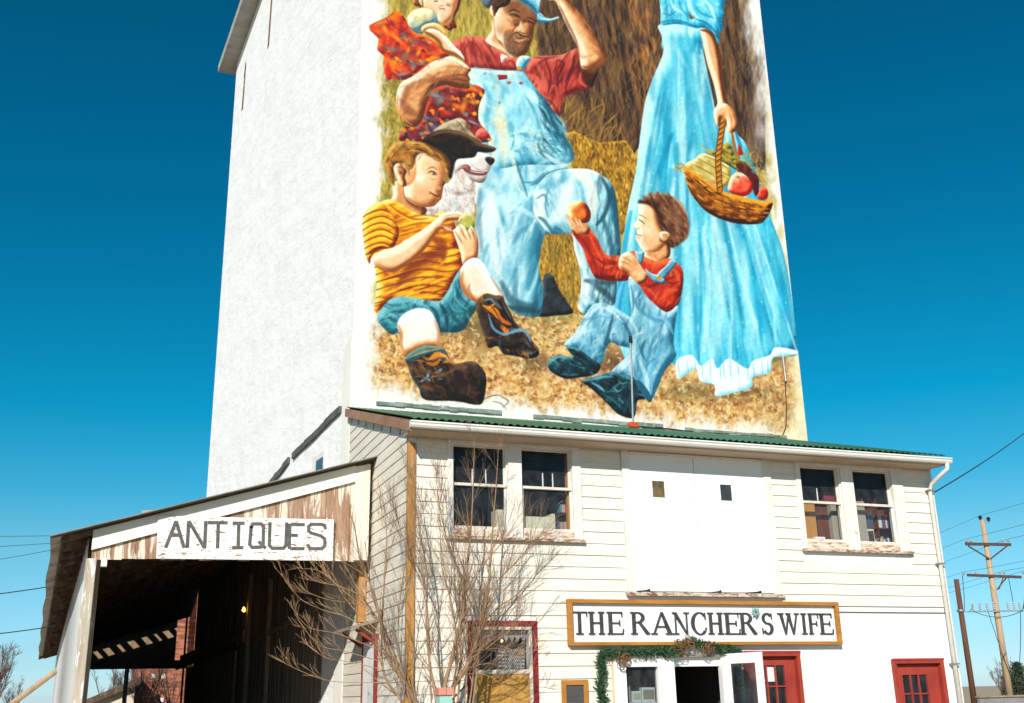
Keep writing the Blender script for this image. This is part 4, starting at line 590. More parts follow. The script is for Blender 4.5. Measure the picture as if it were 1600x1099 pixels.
s1 = Fm(FR, [(106,822),(150,795),(190,802),(215,800),(188,758),(240,766),(300,810),(342,842),(320,882),(250,897),(180,902),(115,867)], SHO, r=6, base=.4, ns=.5); s2_ = Fm(FR, [(260,912),(330,888),(400,870),(440,884),(482,890),(522,940),(545,992),(510,1002),(500,1062),(480,1082),(420,1062),(370,1012),(300,947)], SHO, r=7, base=.4, ns=.6)
for c_ in (s1, s2_): fabric(c_, 46, ['#7ab4bc','#04101a','#3a7078','#5a98a0','#0a222c'], .6, 12, 2.4, .55, .6)
for p, c, w in [([(120,825),(150,805),(190,810)],'#6aa4ac',3),([(300,910),(350,895),(400,895)],'#6aa8b0',3),([(300,920),(340,940),(360,960)],'#8ac0c8',3),([(420,905),(440,925),(470,915)],'#5a98a0',2.4),([(400,940),(420,960),(440,950)],'#7ab4bc',2.4),([(215,790),(250,800),(290,830)],'#04101a',4),([(350,970),(400,1000),(440,1040)],'#3a7078',3),([(470,940),(490,980),(490,1040)],'#2a5c64',3),([(370,905),(390,930),(380,950)],'#041018',3)]: D(FR, p, c, w, .8)
Fm(FR, [(502,922),(540,985),(556,1002),(572,1002),(560,960),(520,910)], ['#1c4a5c','#2f7088'], r=3)
# weathered wall bottom, bare white showing through
for x, y, rx, ry in [(395,985,30,14),(395,1000,18,10),(440,1005,24,6)]: blob(FA, x, y, rx, ry, '#fbf8f0', .9)
for p in [[(330,985),(350,975),(375,970),(400,985)],[(360,985),(380,990),(395,1005)],[(385,975),(400,985),(385,1000)]]: D(FA, p, '#3a443c', 1.4, .85)
# brush grain over all painted areas
gr = 1+.08*nz(NY, NX, 3, 5, 41, .4)+.06*nz(NY, NX, 1.6, 1.6, 42)+.08*nz(NY, NX, 30, 30, 43)
pm = np.clip((1-cv.min(2))*5, 0, 1)[..., None]
cv[:] = np.clip(cv*(1+(gr[..., None]-1)*pm), 0, 1)
lum = cv.mean(2, keepdims=True); q_ = lum+(cv-lum)*1.12; q_ = (q_-.5)*1.1+.5; cv[:] = np.clip(cv*(1-pm)+q_*pm, 0.01, 1)
# ---------------- materials ----------------
WHITE = (.80, .79, .76)
M = {}
M['ground'] = mat('gravel_ground', (.46, .36, .25), (.37, .28, .19), (1.5, 1.5, 1.5), .95, .02, (20, 20, 20))
M['asphalt'] = mat('pale_street_surface', (.30, .25, .19), (.34, .285, .215), (3, 3, 3), .9, .01, (30, 30, 30))  # unseen street, its warm pale tone chosen to bounce light into the shade
M['tower_front'] = mat('painted_wall_front', (.80, .785, .75), (.78, .76, .71), (.8, .8, .4), .85, .02, (3, 3, 3))
M['tower_side'] = mat('whitewashed_side_wall', (.83, .815, .79), (.78, .765, .75), (.35, .35, .9), .9, .09, (.9, .65, 1.5), lo=.38, hi=.62, streak=((.75, .74, .73), (.9, .8, 1.0), .56, .76), grain=((.755, .745, .74), (2.4, 2.4, 6)), chips=((.46, .42, .37), .70, (.8, .8, 2.0)))
M['tower_roof'] = mat('weathered_roof_board', (.42, .40, .37), (.30, .28, .25), (1, 3, 3), .9, chips=((.16, .09, .05), .62, (.8, 2.5, 3)))
M['dark'] = mat('dark_gap', (.02, .018, .016))
M['crack'] = mat('bare_board', (.22, .12, .07), (.12, .07, .05), (3, 3, 9))
M['flash'] = mat('tar_flashing', (.07, .075, .07), (.11, .115, .10), (4, 4, 4), .8, .02, chips=((.3, .29, .25), .66, (4, 4, 4)))
M['flashgreen'] = mat('faded_green_strip', (.10, .15, .12), (.26, .30, .25), (3, 3, 6), .8, .02, chips=((.65, .63, .58), .60, (5, 5, 9)))
M['green'] = mat('green_metal_roof', (.028, .115, .055), (.04, .14, .07), (1.5, 1.5, 1.5), .5, spec=.4, dirt=((.10, .16, .11), (4, .5, .5), .55, .85))
M['gutter'] = mat('white_gutter_paint', (.74, .71, .66), (.66, .62, .56), (2, 6, 6), .5, dirt=((.45, .38, .30), (3, 9, 9), .66, .9))
M['siding'] = mat('cream_lap_siding', (.79, .745, .655), (.72, .665, .565), (.9, 3, 5), .75, .006, (2, 9, 26), grain=((.66, .58, .46), (1.3, 14, 40)), dirt=((.50, .42, .32), (1.2, 4, 5), .64, .95))
M['siding_side'] = mat('cream_side_siding', (.77, .72, .62), (.68, .62, .52), (3, .9, 5), .75, .006, (9, 2, 26), grain=((.60, .53, .43), (14, 1.3, 40)))
M['block'] = mat('white_painted_wall', (.82, .81, .785), (.80, .78, .74), (.9, .9, .9), .8, .006, (6, 6, 6))
M['whitedoor'] = mat('white_plank_door', (.82, .81, .785), (.79, .77, .73), (2, 2, .5), .7, .004, (5, 5, 1), chips=((.50, .41, .32), .70, (2.5, 2.5, 1.5)))
M['trim'] = mat('aged_white_trim', (.77, .735, .67), (.66, .61, .53), (6, 6, 3), .75, .005, (16, 16, 5), chips=((.46, .35, .25), .635, (5, 5, 3.5)))
M['sill'] = mat('peeling_sill', (.66, .58, .48), (.45, .34, .25), (5, 9, 16), .85, .012, (9, 9, 26), chips=((.20, .10, .055), .50, (6, 12, 18)))
M['peel'] = mat('peeling_lower_rail', (.72, .64, .53), (.60, .47, .35), (5, 9, 12), .8, .01, (9, 9, 22), chips=((.36, .21, .12), .53, (5, 9, 20)))
M['sash'] = mat('window_sash_paint', (.70, .65, .57), (.58, .49, .39), (7, 7, 7), .7, chips=((.42, .30, .19), .63, (8, 8, 8)))
M['ochre'] = mat('ochre_stained_board', (.50, .255, .065), (.36, .165, .045), (22, 22, 1.2), .75, .008, (40, 40, 2), chips=((.36, .29, .22), .565, (9, 9, 1.6)))
M['signframe'] = mat('varnished_sign_frame', (.47, .20, .034), (.34, .135, .024), (2, 14, 14), .5, .004, (3, 30, 30), chips=((.68, .42, .15), .72, (2, 14, 14)))
M['signboard'] = mat('white_sign_board', (.82, .805, .78), (.79, .77, .73), (1, 8, 8), .6, chips=((.55, .36, .28), .75, (2.2, 6, 8)))
M['letters'] = mat('dark_letters', (.035, .032, .032), (.07, .066, .064), (12, 12, 12), .55)
M['red'] = mat('red_door_paint', (.36, .048, .03), (.27, .032, .022), (3, 3, 1.5), .6, .003, (14, 14, 4), spec=.3, chips=((.45, .2, .15), .70, (9, 9, 4)), dirt=((.16, .05, .04), (2, 2, 3), .6, .9))
M['redtrim'] = mat('worn_red_trim', (.20, .016, .016), (.27, .035, .03), (9, 9, 9), .6, chips=((.5, .3, .25), .70, (14, 14, 14)))
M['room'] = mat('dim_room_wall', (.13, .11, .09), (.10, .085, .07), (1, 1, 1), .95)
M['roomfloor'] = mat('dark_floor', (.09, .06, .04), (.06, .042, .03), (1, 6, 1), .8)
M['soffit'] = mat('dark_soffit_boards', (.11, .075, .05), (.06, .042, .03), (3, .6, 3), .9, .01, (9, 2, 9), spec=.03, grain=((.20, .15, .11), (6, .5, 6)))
M['soffit_wing'] = mat('brown_eave_boards', (.20, .13, .085), (.12, .08, .055), (.8, 5, 5), .85)
M['rake'] = mat('brown_rake_board', (.36, .20, .12), (.24, .13, .08), (5, 1, 5), .8, chips=((.6, .55, .48), .66, (5, 2, 9)))
M['wornwood'] = mat('peeling_barn_boards', (.44, .31, .22), (.27, .135, .075), (4, 4, .9), .9, .012, (14, 14, 1.6), chips=((.66, .58, .48), .50, (6, 6, .7)), grain=((.19, .09, .05), (22, 22, 1.2)))
M['antiq'] = mat('chipped_white_board', (.80, .78, .75), (.74, .71, .66), (2, 9, 9), .85, .004, (4, 20, 20), chips=((.27, .14, .075), .56, (5, 13, 19)))
M['ink'] = mat('faded_grey_paint', (.075, .07, .07), (.13, .12, .115), (9, 9, 9), .8, chips=((.5, .45, .4), .69, (16, 16, 20)))
M['fascia'] = mat('cream_fascia', (.80, .765, .66), (.74, .70, .60), (.6, 6, 6), .75)
M['post'] = mat('weathered_post', (.52, .45, .36), (.36, .29, .22), (9, 9, .8), .9, .012, (22, 22, 1.4), chips=((.72, .69, .64), .55, (8, 8, 1.2)))
M['shedwall'] = mat('whitewashed_planks', (.74, .73, .71), (.62, .60, .57), (9, 2, .5), .9, .012, (9, 5, .6), chips=((.36, .29, .23), .68, (7, 3, .9)))
M['tin'] = mat('rusty_corrugated_tin', (.40, .36, .30), (.26, .22, .17), (2, 2, 2), .6, metal=.3, dirt=((.16, .12, .09), (1, 1, 1), .5, .8))
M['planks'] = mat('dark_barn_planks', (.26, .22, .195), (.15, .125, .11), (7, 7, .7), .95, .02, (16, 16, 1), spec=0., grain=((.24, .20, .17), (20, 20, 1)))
M['planks2'] = mat('grey_barn_door_planks', (.42, .36, .31), (.24, .20, .17), (9, 9, .8), .95, .02, (16, 16, 1), spec=0.)
M['timber'] = mat('old_timber', (.34, .27, .205), (.22, .17, .13), (2, 2, 8), .9, .01, spec=.05)
M['gate'] = mat('tan_gable_boards', (.50, .41, .31), (.40, .32, .24), (6, 6, 1), .9)
M['bark'] = mat('shrub_bark', (.36, .22, .125), (.22, .13, .075), (12, 12, 3), .85, .004, (30, 30, 8))
M['twig'] = mat('bare_twig', (.44, .27, .14), (.30, .18, .095), (6, 6, 6), .8)
M['twigfar'] = mat('distant_twig', (.17, .10, .075), (.11, .07, .055), (2, 2, 2), .9)
M['pine'] = mat('garland_needles', (.016, .055, .024), (.055, .115, .045), (26, 26, 26), .7)
M['bow'] = mat('gold_brown_ribbon', (.20, .10, .038), (.12, .05, .022), (26, 26, 26), .6)
M['pole'] = mat('pale_pole_wood', (.50, .36, .22), (.40, .27, .16), (5, 5, .5), .85)
M['poledark'] = mat('creosote_wood', (.15, .065, .035), (.09, .04, .025), (5, 5, .5), .85)
M['arm'] = mat('crossarm_wood', (.09, .055, .045), (.06, .04, .035), (3, 3, 9), .85)
M['steel'] = mat('grey_hardware', (.35, .35, .35), (.24, .24, .25), (9, 9, 9), .5, metal=.5)
M['ceramic'] = mat('insulator_ceramic', (.45, .45, .46), (.35, .35, .36), (9, 9, 9), .3)
M['wire'] = mat('black_wire', (.02, .02, .022))
M['brick'] = mat('red_brick', (.42, .15, .08), (.20, .065, .04), (.9, .9, 6), .9, .02, (3, 3, 12), lo=.44, hi=.56, chips=((.50, .33, .22), .60, (1.2, 1.2, 9)))
M['creamwall'] = mat('cream_shed_wall', (.62, .55, .42), (.55, .48, .36), (2, 2, 2), .85)
M['conifer'] = mat('dark_juniper', (.035, .055, .03), (.06, .08, .04), (4, 4, 4), .8)
M['hill'] = mat('bush_green', (.07, .075, .04), (.10, .09, .05), (1, 1, 1), .9)
M['conc'] = mat('low_concrete', (.26, .25, .24), (.20, .19, .18), (1, 1, 3), .9)
M['glass'] = glass('window_glass'); M['glassdark'] = glass('store_glass', '#c8d0d0')
M['candle'] = mat('white_candle', (.8, .79, .76)); M['cream'] = mat('cream_card', (.62, .56, .42), (.55, .5, .37), (4, 4, 4))
M['tan'] = mat('tan_veneer', (.50, .24, .06), (.42, .19, .05), (9, 9, 1), .5); M['brown'] = mat('brown_veneer', (.16, .045, .025), (.12, .035, .02), (9, 9, 1), .5)
M['beige'] = mat('beige_metal', (.36, .31, .25), (.33, .285, .23), (3, 3, 3), .5); M['maroon'] = mat('maroon_box', (.22, .02, .03), (.19, .02, .03))
M['paper'] = mat('white_paper', (.8, .79, .77)); M['chalk'] = mat('slate_board', (.05, .048, .047), (.085, .08, .08), (2, 20, 60), .8)
M['pink'] = mat('salmon_roof', (.62, .26, .19), (.55, .22, .16), (9, 9, 9)); M['teal'] = mat('mint_paint', (.30, .55, .45))
M['tealorn'] = mat('turquoise_metal', (.10, .27, .27), (.30, .40, .37), (16, 16, 16), .4); M['orange'] = mat('orange_float', (.60, .085, .012), (.45, .06, .015), (9, 9, 9))
M['yellowwood'] = mat('yellow_pine_boards', (.52, .28, .065), (.40, .20, .045), (12, 12, 1.2), .6); M['iron'] = mat('black_iron', (.02, .02, .02), rough=.5)
M['redcloth'] = mat('red_felt', (.55, .03, .02)); M['gold'] = mat('gold_tin', (.6, .42, .14), rough=.4)
M['bluepane'] = mat('blue_window_pane', (.03, .06, .10), (.09, .13, .18), (4, 4, 4), .2)
def checker():
    m = mat('checked_cloth', (.5, .48, .44)); N = m.node_tree; tc = N.nodes.new('ShaderNodeTexCoord'); c = N.nodes.new('ShaderNodeTexChecker'); c.inputs['Scale'].default_value = 34
    c.inputs['Color1'].default_value = (.62, .60, .55, 1); c.inputs['Color2'].default_value = (.09, .09, .10, 1); N.links.new(tc.outputs['Object'], c.inputs['Vector']); N.links.new(c.outputs[0], N.nodes['Principled BSDF'].inputs['Base Color']); return m
M['check'] = checker()
# ---------------- ground ----------------
g = MB().quad((-900, -400, 0), (1100, -400, 0), (1100, 1500, 0), (-900, 1500, 0)).build('ground', M['ground']); tag(g, 'pale gravel ground around the old grain elevator', 'ground', kind='structure')
g = MB().quad((-60, -16, .004), (90, -16, .004), (90, -2.6, .004), (-60, -2.6, .004)).build('road', M['asphalt']); tag(g, 'pale tan street in front of the shop', 'road', kind='structure')
# ---------------- grain elevator ----------------
TX0, TX1, TY0, TY1, BX = 4.69, 16.86, 5.04, 21.0, 2.9
tw = thing('grain_elevator', 'tall white grain elevator with a farm family mural on its front wall', 'grain elevator', (TX0, TY0, 0))
RZ = lambda y: 26.31+(min(y, 42-2*13-0+0) if False else 0)
def rz(y): return 27.75-.18*abs(y-13.0)
MB().quad((TX0, TY0, 0), (TX1, TY0, 0), (TX1, TY0, rz(TY0)), (TX0, TY0, rz(TY0))).build('front_wall', M['tower_front'], tw)
MB().poly([(TX0, TY0, 0), (BX, TY1, 0), (BX, TY1, rz(TY1)), (TX0+(BX-TX0)*.5, 13.0, rz(13)), (TX0, TY0, rz(TY0))]).build('side_wall', M['tower_side'], tw)
b = MB().poly([(TX1, TY0, 0), (TX1, TY1, 0), (TX1, TY1, rz(TY1)), (TX1, 13, rz(13)), (TX1, TY0, rz(TY0))]); b.quad((BX, TY1, 0), (TX1, TY1, 0), (TX1, TY1, rz(TY1)), (BX, TY1, rz(TY1))); b.build('rear_wall', M['tower_side'], tw)
LDIR = np.array([BX-TX0, TY1-TY0, 0]); LLEN = np.linalg.norm(LDIR); LDIR /= LLEN; LN = np.array([-LDIR[1], LDIR[0], 0]); LN = -LN if LN[0] > 0 else LN
def onL(y, z, out=0.):       # a point on the slanted left wall at depth y
    t = (y-TY0)/(TY1-TY0); return np.array([TX0+(BX-TX0)*t, y, z])+LN*out
b = MB()
for y0, y1 in ((13.0, TY1+.7), (13.0, TY0-.7)):
    xa = onL(y0, 0)[0]-.55; xb = onL(y1, 0)[0]-.55; z0, z1 = rz(y0)+.02, rz(y1)+.02
    b.prism([(xa, y0, z0), (TX1+.5, y0, z0), (TX1+.5, y1, z1), (xb, y1, z1)], (0, 0, .22))
b.build('roof', M['tower_roof'], tw)
b = MB()      # rake trim on the gable edge with joints
for k in range(10):
    ya = TY1+.72-k*.9; yb = ya-.88; b.beam(onL(ya, rz(ya)+.14, .58), onL(yb, rz(yb)+.14, .58), .05, .34)
b.build('rake_trim', M['tower_roof'], tw)
b = MB()
for ya, za, yb, zb, wd in ((15.5, 22.6, 15.53, 16.0, .030), (15.53, 16.0, 15.62, 8.3, .022)):
    b.beam(onL(ya, za, .001), onL(yb, zb, .001), .006, wd, up=LDIR)
b.build('wall_seam', mat('seam_line', (.42, .42, .43), (.66, .66, .68), (1, 1, .8)), tw)
MB().prism([onL(19.35, 23.2, .004), onL(19.15, 23.2, .004), onL(19.10, 25.2, .004), onL(19.22, 25.0, .004)], LN*.02).build('split_board', M['crack'], tw)
MB().prism([onL(15.52, 23.6, .004), onL(15.35, 23.7, .004), onL(15.2, 27, .004), onL(15.36, 27, .004)], LN*.02).build('split_board', M['crack'], tw)
b = MB(); b.prism([onL(19.24, 24.6, .03), onL(19.13, 24.6, .03), onL(19.08, 25.3, .03)], LN*.01); b.build('gap', M['dark'], tw)
for k, (ya, za, yb, zb) in enumerate(((5.7, 7.93, 9.6, 7.63), (9.98, 7.6, 11.9, 7.3))):
    b = MB(); n = 7
    for i in range(n):
        p = lambda t: (ya+(yb-ya)*t, za+(zb-za)*t+.014*math.sin(9*t+k))
        a0 = p(i/n); a1 = p((i+1)/n); b.prism([onL(a0[0], a0[1]-.09, .002), onL(a1[0], a1[1]-.09, .002), onL(a1[0], a1[1]+.07, .002), onL(a0[0], a0[1]+.07, .002)], LN*(.07+.01*math.sin(i*2.1)))
    b.build('flashing', M['flash'], tw)
b = MB(); b.prism([onL(5.05, 0, .004), onL(5.62, 0, .004), onL(5.62, 9.3, .004), onL(5.05, 9.6, .004)], LN*.02)
b.build('corner_board', mat('cream_corner', (.78, .755, .69), (.74, .71, .64), (3, 3, .6), chips=((.42, .3, .2), .70, (4, 4, 2))), tw)
wn = MB().prism([onL(6.75, 5.9, .004), onL(7.75, 5.9, .004), onL(7.75, 7.2, .004), onL(6.75, 7.2, .004)], LN*.05).build('window', M['trim'], tw)
MB().prism([onL(6.85, 6.0, .056), onL(7.4, 6.0, .056), onL(7.4, 7.05, .056), onL(6.85, 7.05, .056)], LN*.006).build('pane', M['bluepane'], wn)
# ---- the mural: a dense sheet of paint 3 mm proud of the wall, coloured by the painter above ----
def lin_arr(c): return np.where(c <= .04045, c/12.92, ((c+.055)/1.055)**2.4)
def make_mural():
    st_ = .0175; xs = np.arange(TX0+.004, TX1-.003, st_); zs = np.arange(7.0, 22.6, st_); nx, nz_ = len(xs), len(zs)
    X, Z = np.meshgrid(xs, zs); V = np.stack([X, np.full_like(X, TY0-.004), Z], -1).reshape(-1, 3)
    d = V-CAM; zc = d@_f; px = 800+FPX*(d@_r)/zc; py = 549.5-FPX*(d@_u)/zc
    u = np.clip((px-CX0)*CS-.5, 0, NX-1.01); v = np.clip((py-CY0)*CS-.5, 0, NY-1.01)
    iu = u.astype(int); iv = v.astype(int); fu = (u-iu)[:, None]; fv = (v-iv)[:, None]
    c = (cv[iv, iu]*(1-fu)+cv[iv, iu+1]*fu)*(1-fv)+(cv[iv+1, iu]*(1-fu)+cv[iv+1, iu+1]*fu)*fv
    c = lin_arr(c)*MURAL_GAIN
    me = bpy.data.meshes.new('mural'); me.vertices.add(len(V)); me.vertices.foreach_set('co', (V-WL[tw.name]).astype(np.float32).ravel())
    i = np.arange(nx*nz_).reshape(nz_, nx); Q = np.stack([i[:-1, :-1], i[:-1, 1:], i[1:, 1:], i[1:, :-1]], -1).reshape(-1, 4)
    me.loops.add(Q.size); me.loops.foreach_set('vertex_index', Q.ravel().astype(np.int32)); me.polygons.add(len(Q))
    me.polygons.foreach_set('loop_start', np.arange(0, Q.size, 4, dtype=np.int32)); me.polygons.foreach_set('loop_total', np.full(len(Q), 4, np.int32)); me.update(calc_edges=True)
    at = me.color_attributes.new('paint', 'FLOAT_COLOR', 'POINT'); at.data.foreach_set('color', np.concatenate([c, np.ones((len(c), 1))], 1).astype(np.float32).ravel())
    m = mat('mural_paint', WHITE, rough=.8, bump=.006, bscale=(9, 9, 9)); N = m.node_tree; a = N.nodes.new('ShaderNodeAttribute'); a.attribute_name = 'paint'
    bs = N.nodes['Principled BSDF']; N.links.new(a.outputs['Color'], bs.inputs['Base Color']); me.materials.append(m)
    o = bpy.data.objects.new('mural', me); COL.objects.link(o); o.parent = tw; WL[o.name] = WL[tw.name]
    o['label'] = 'painted farm family mural with a farmer, a woman in a blue dress, children and a dog'
MURAL_GAIN = .66
make_mural()
# green strips left on the wall above the lower roof, and cracked plaster
for (x0, y0, x1, y1, h) in ((588, 627, 783, 642, .10), (833, 648, 1035, 664, .10), (1070, 669, 1228, 681, .09)):
    b = MB(); n = 14; A = onY(x0, y0, TY0-.01); B = onY(x1, y1, TY0-.01)
    for i in range(n):
        p = A+(B-A)*i/n; q = A+(B-A)*(i+1)/n; hh = h*random.uniform(.75, 1.1); zt = random.uniform(-.012, .012)
        b.prism([(p[0], TY0-.006, p[2]-hh+zt), (q[0], TY0-.006, q[2]-hh+zt), (q[0], TY0-.006, q[2]+zt), (p[0], TY0-.006, p[2]+zt)], (0, -random.uniform(.03, .05), 0))
    b.build('wall_strip', M['flashgreen'], tw)
# conduit pipe with an orange collar on the mural
b_ = onY(989, 664, TY0-.06); t_ = onY(985, 531, TY0-.06)
cp = thing('conduit_pipe', 'thin grey conduit pipe with an orange collar, standing against the mural', 'conduit pipe', tuple(b_))
MB().tube([b_, b_*.5+t_*.5+np.array([.005, 0, 0]), t_], .024, 8).build('pipe', mat('conduit_grey', (.23, .27, .31), (.34, .37, .40), (3, 3, 3), .6), cp); MB().lathe(t_, [(.0, .10), (.045, .09), (.05, 0), (.03, -.05), (.028, -.1)], 8).build('weatherhead', M['dark'], cp)
MB().box(b_[0]-.12, b_[0]+.12, b_[1]-.08, b_[1]+.05, b_[2]-.08, b_[2]+.06).build('collar', M['orange'], cp, bevel=.02)
def wirepts(P, Y, n=1): return [onY(x, y, Y) for x, y in P]
c_ = thing('wall_cable', 'thin black cable dropping down the right edge of the mural and along the roof', 'cable', tuple(onY(1228, 680, TY0-.03)))
MB().tube(wirepts([(1222, 556), (1226, 575), (1227, 600), (1229, 640), (1228, 668), (1222, 682), (1195, 684), (1150, 678), (1090, 676), (1045, 670), (1005, 668), (995, 664)], TY0-.03), .013, 5).build('cable_run', M['wire'], c_)
MB().tube(wirepts([(1223, 556), (1228, 596)], TY0-.05), .03, 8).build('conduit_sleeve', M['steel'], c_)
# ---------------- two-storey shop front ----------------
WX0, WX1 = 4.69, 16.1
sh_ = thing('shop_building', 'cream two-storey shop building with a green metal roof in front of the elevator', 'shop building', (WX0, 0, 0))
BD_ = (8.80, 12.12, 3.28, 5.98)                 # sliding loft door with casing
CASL, CASR, LW = (5.40, 7.97, 4.20, 5.98), (12.70, 15.33, 4.18, 5.98), (5.75, 7.02, .8, 2.82)
ENT, RD1, RD2 = (8.44, 10.74, 0, 2.27), (11.13, 12.37, 0, 2.28), (14.51, 15.75, 0, 2.12)
glassL = [(5.50, 6.52, 4.38, 5.90), (6.82, 7.80, 4.38, 5.90)]; glassR = [(12.81, 13.77, 4.37, 5.90), (14.11, 15.06, 4.36, 5.89)]
holes = glassL+glassR+[(5.90, 6.88, 1.0, 2.70), (8.50, 10.70, 0, 2.24), (11.15, 12.35, 0, 2.26), (14.52, 15.73, 0, 2.10)]
b = MB(); holed(b, WX0, WX1, 0, 6.05, holes, .012)
for h in holes:     # reveals
    a, c, e, f = h
    b.quad((a, .012, e), (a, .16, e), (a, .16, f), (a, .012, f)); b.quad((c, .012, e), (c, .16, e), (c, .16, f), (c, .012, f)); b.quad((a, .012, f), (c, .012, f), (c, .16, f), (a, .16, f)); b.quad((a, .012, e), (c, .012, e), (c, .16, e), (a, .16, e))
b.build('front_wall', M['block'], sh_)
b = MB(); rects = [BD_, CASL, CASR, LW, ENT, RD1, RD2, (WX0-.1, WX0+.15, 0, 7)]; pitch = .2135; z = 5.905-pitch*27
zb = 3.02
while z < 5.98:
    z1 = z+pitch
    if z1 > 0.05:
        for xa, xb in spans(WX0, WX1-.03, z, rects, pitch):
            if z < zb-.05 and xa > 8: continue
            if z < zb-.05: xb = min(xb, 8.44)
            seg = [(xa, xb)]
            if xb-xa > 2.6 and random.random() < .7: m_ = xa+(xb-xa)*random.uniform(.3, .7); seg = [(xa, m_-.0015), (m_+.0015, xb)]
            for p, q in seg:
                o0 = -.018-random.uniform(0, .006); zt = min(z1, 5.98)
                b.quad((p, o0, z), (q, o0, z), (q, .002, zt+.012), (p, .002, zt+.012)); b.quad((p, o0, z), (q, o0, z), (q, .010, z+.001), (p, .010, z+.001)); b.poly([(p, o0, z), (p, .010, z), (p, .002, zt)]); b.poly([(q, o0, z), (q, .010, z), (q, .002, zt)])
    z += pitch
b.build('siding', M['siding'], sh_)
MB().box(11.9, WX1-.03, -.012, .010, 3.005, 3.022).build('drip_strip', M['crack'], sh_)
b = MB()          # side wall boards
b.quad((WX0, .012, 0), (WX0, TY0-.002, 0), (WX0, TY0-.002, 7.69), (WX0, .012, 6.16)); b.build('side_wall', M['siding_side'], sh_)
b = MB(); z = 5.905-pitch*27
while z < 7.6:
    ya = .02 if z < 5.95 else (z-5.95)/.3+.02
    if ya < 4.9: b.quad((WX0-.022, ya, z), (WX0-.022, TY0-.03, z), (WX0-.004, TY0-.03, z+pitch+.01), (WX0-.004, ya, z+pitch+.01)); b.quad((WX0-.022, ya, z), (WX0-.022, TY0-.03, z), (WX0, TY0-.03, z+.001), (WX0, ya, z+.001))
    z += pitch
b.build('side_siding', M['siding_side'], sh_)
MB().quad((WX1, .012, 0), (WX1, TY0, 0), (WX1, TY0, 7.6), (WX1, .012, 6.02)).build('right_wall', M['block'], sh_)
MB().box(WX0-.026, WX0+.115, -.045, .02, 0, 5.86).build('corner_board', M['ochre'], sh_)
MB().box(WX1-.03, WX1+.03, -.03, .04, 0, 5.98).build('corner_trim', M['trim'], sh_)
# roof
def corr(x0, x1, A, B, per=.115, amp=.02, sub=6):
    b = MB(); n = int((x1-x0)/per*sub); xs = [x0+(x1-x0)*i/n for i in range(n+1)]
    for i, x in enumerate(xs):
        dz = amp*math.cos(2*math.pi*i/sub)
        b.v += [(x, A[0], A[1]+dz), (x, B[0], B[1]+dz)]
    b.f = [(2*i, 2*i+2, 2*i+3, 2*i+1) for i in range(n)]; return b
RX0, RX1 = 4.56, 16.06
ro = corr(RX0, RX1, (-.62, 6.155), (TY0-.01, 7.80), .14, .016).build('roof', M['green'], sh_, smooth=True)
b = MB(); b.prism([(RX0+.02, -.58, 6.125), (RX0+.02, TY0-.02, 7.76), (RX0+.02, TY0-.02, 7.70), (RX0+.02, -.58, 6.065)], (RX1-RX0-.04, 0, 0)); b.build('roof_deck', M['soffit_wing'], sh_)
MB().prism([(RX0-.005, -.585, 6.11), (RX0-.005, TY0-.02, 7.765), (RX0-.005, TY0-.02, 7.575), (RX0-.005, -.585, 5.93)], (.03, 0, 0)).build('rake_board', M['rake'], sh_)
MB().prism([(RX1-.03, -.585, 6.11), (RX1-.03, TY0-.02, 7.765), (RX1-.03, TY0-.02, 7.60), (RX1-.03, -.585, 5.95)], (.03, 0, 0)).build('rake_board', M['dark'], sh_)
b = MB(); b.box(RX0+.03, RX1-.03, -.58, -.56, 5.97, 6.10); b.box(RX0+.03, RX1-.03, -.56, 0, 5.955, 5.975); b.build('eave_board', mat('shade_tinted_eave', (.50, .40, .30), (.42, .33, .24), (1, 6, 6), .85), sh_)  # cream eave boards, coloured darker taupe to stand in for their shade
P = [(-.585, 6.095), (-.70, 6.095), (-.71, 6.07), (-.69, 6.05), (-.69, 6.02), (-.665, 5.985), (-.585, 5.98)]
gt = MB().prism([(RX0-.02, y, z) for y, z in P], (RX1-RX0+.09, 0, 0)).build('gutter', M['gutter'], sh_)
for i in range(9): x = RX0+.6+i*1.28; MB().box(x, x+.03, -.695, -.58, 6.098, 6.112).build('hanger', M['dark'], gt)
b = MB(); b.tube([(16.02, -.64, 5.99), (16.02, -.64, 5.88), (15.99, -.45, 5.77), (15.985, -.17, 5.64), (15.985, -.085, 5.52), (15.985, -.08, .2)], .044, 8)
ds = b.build('downspout', M['gutter'], sh_, smooth=True)
for z_ in (5.50, 3.98, 2.0): MB().box(15.90, 16.07, -.135, -.02, z_, z_+.03).build('strap', M['steel'], ds)
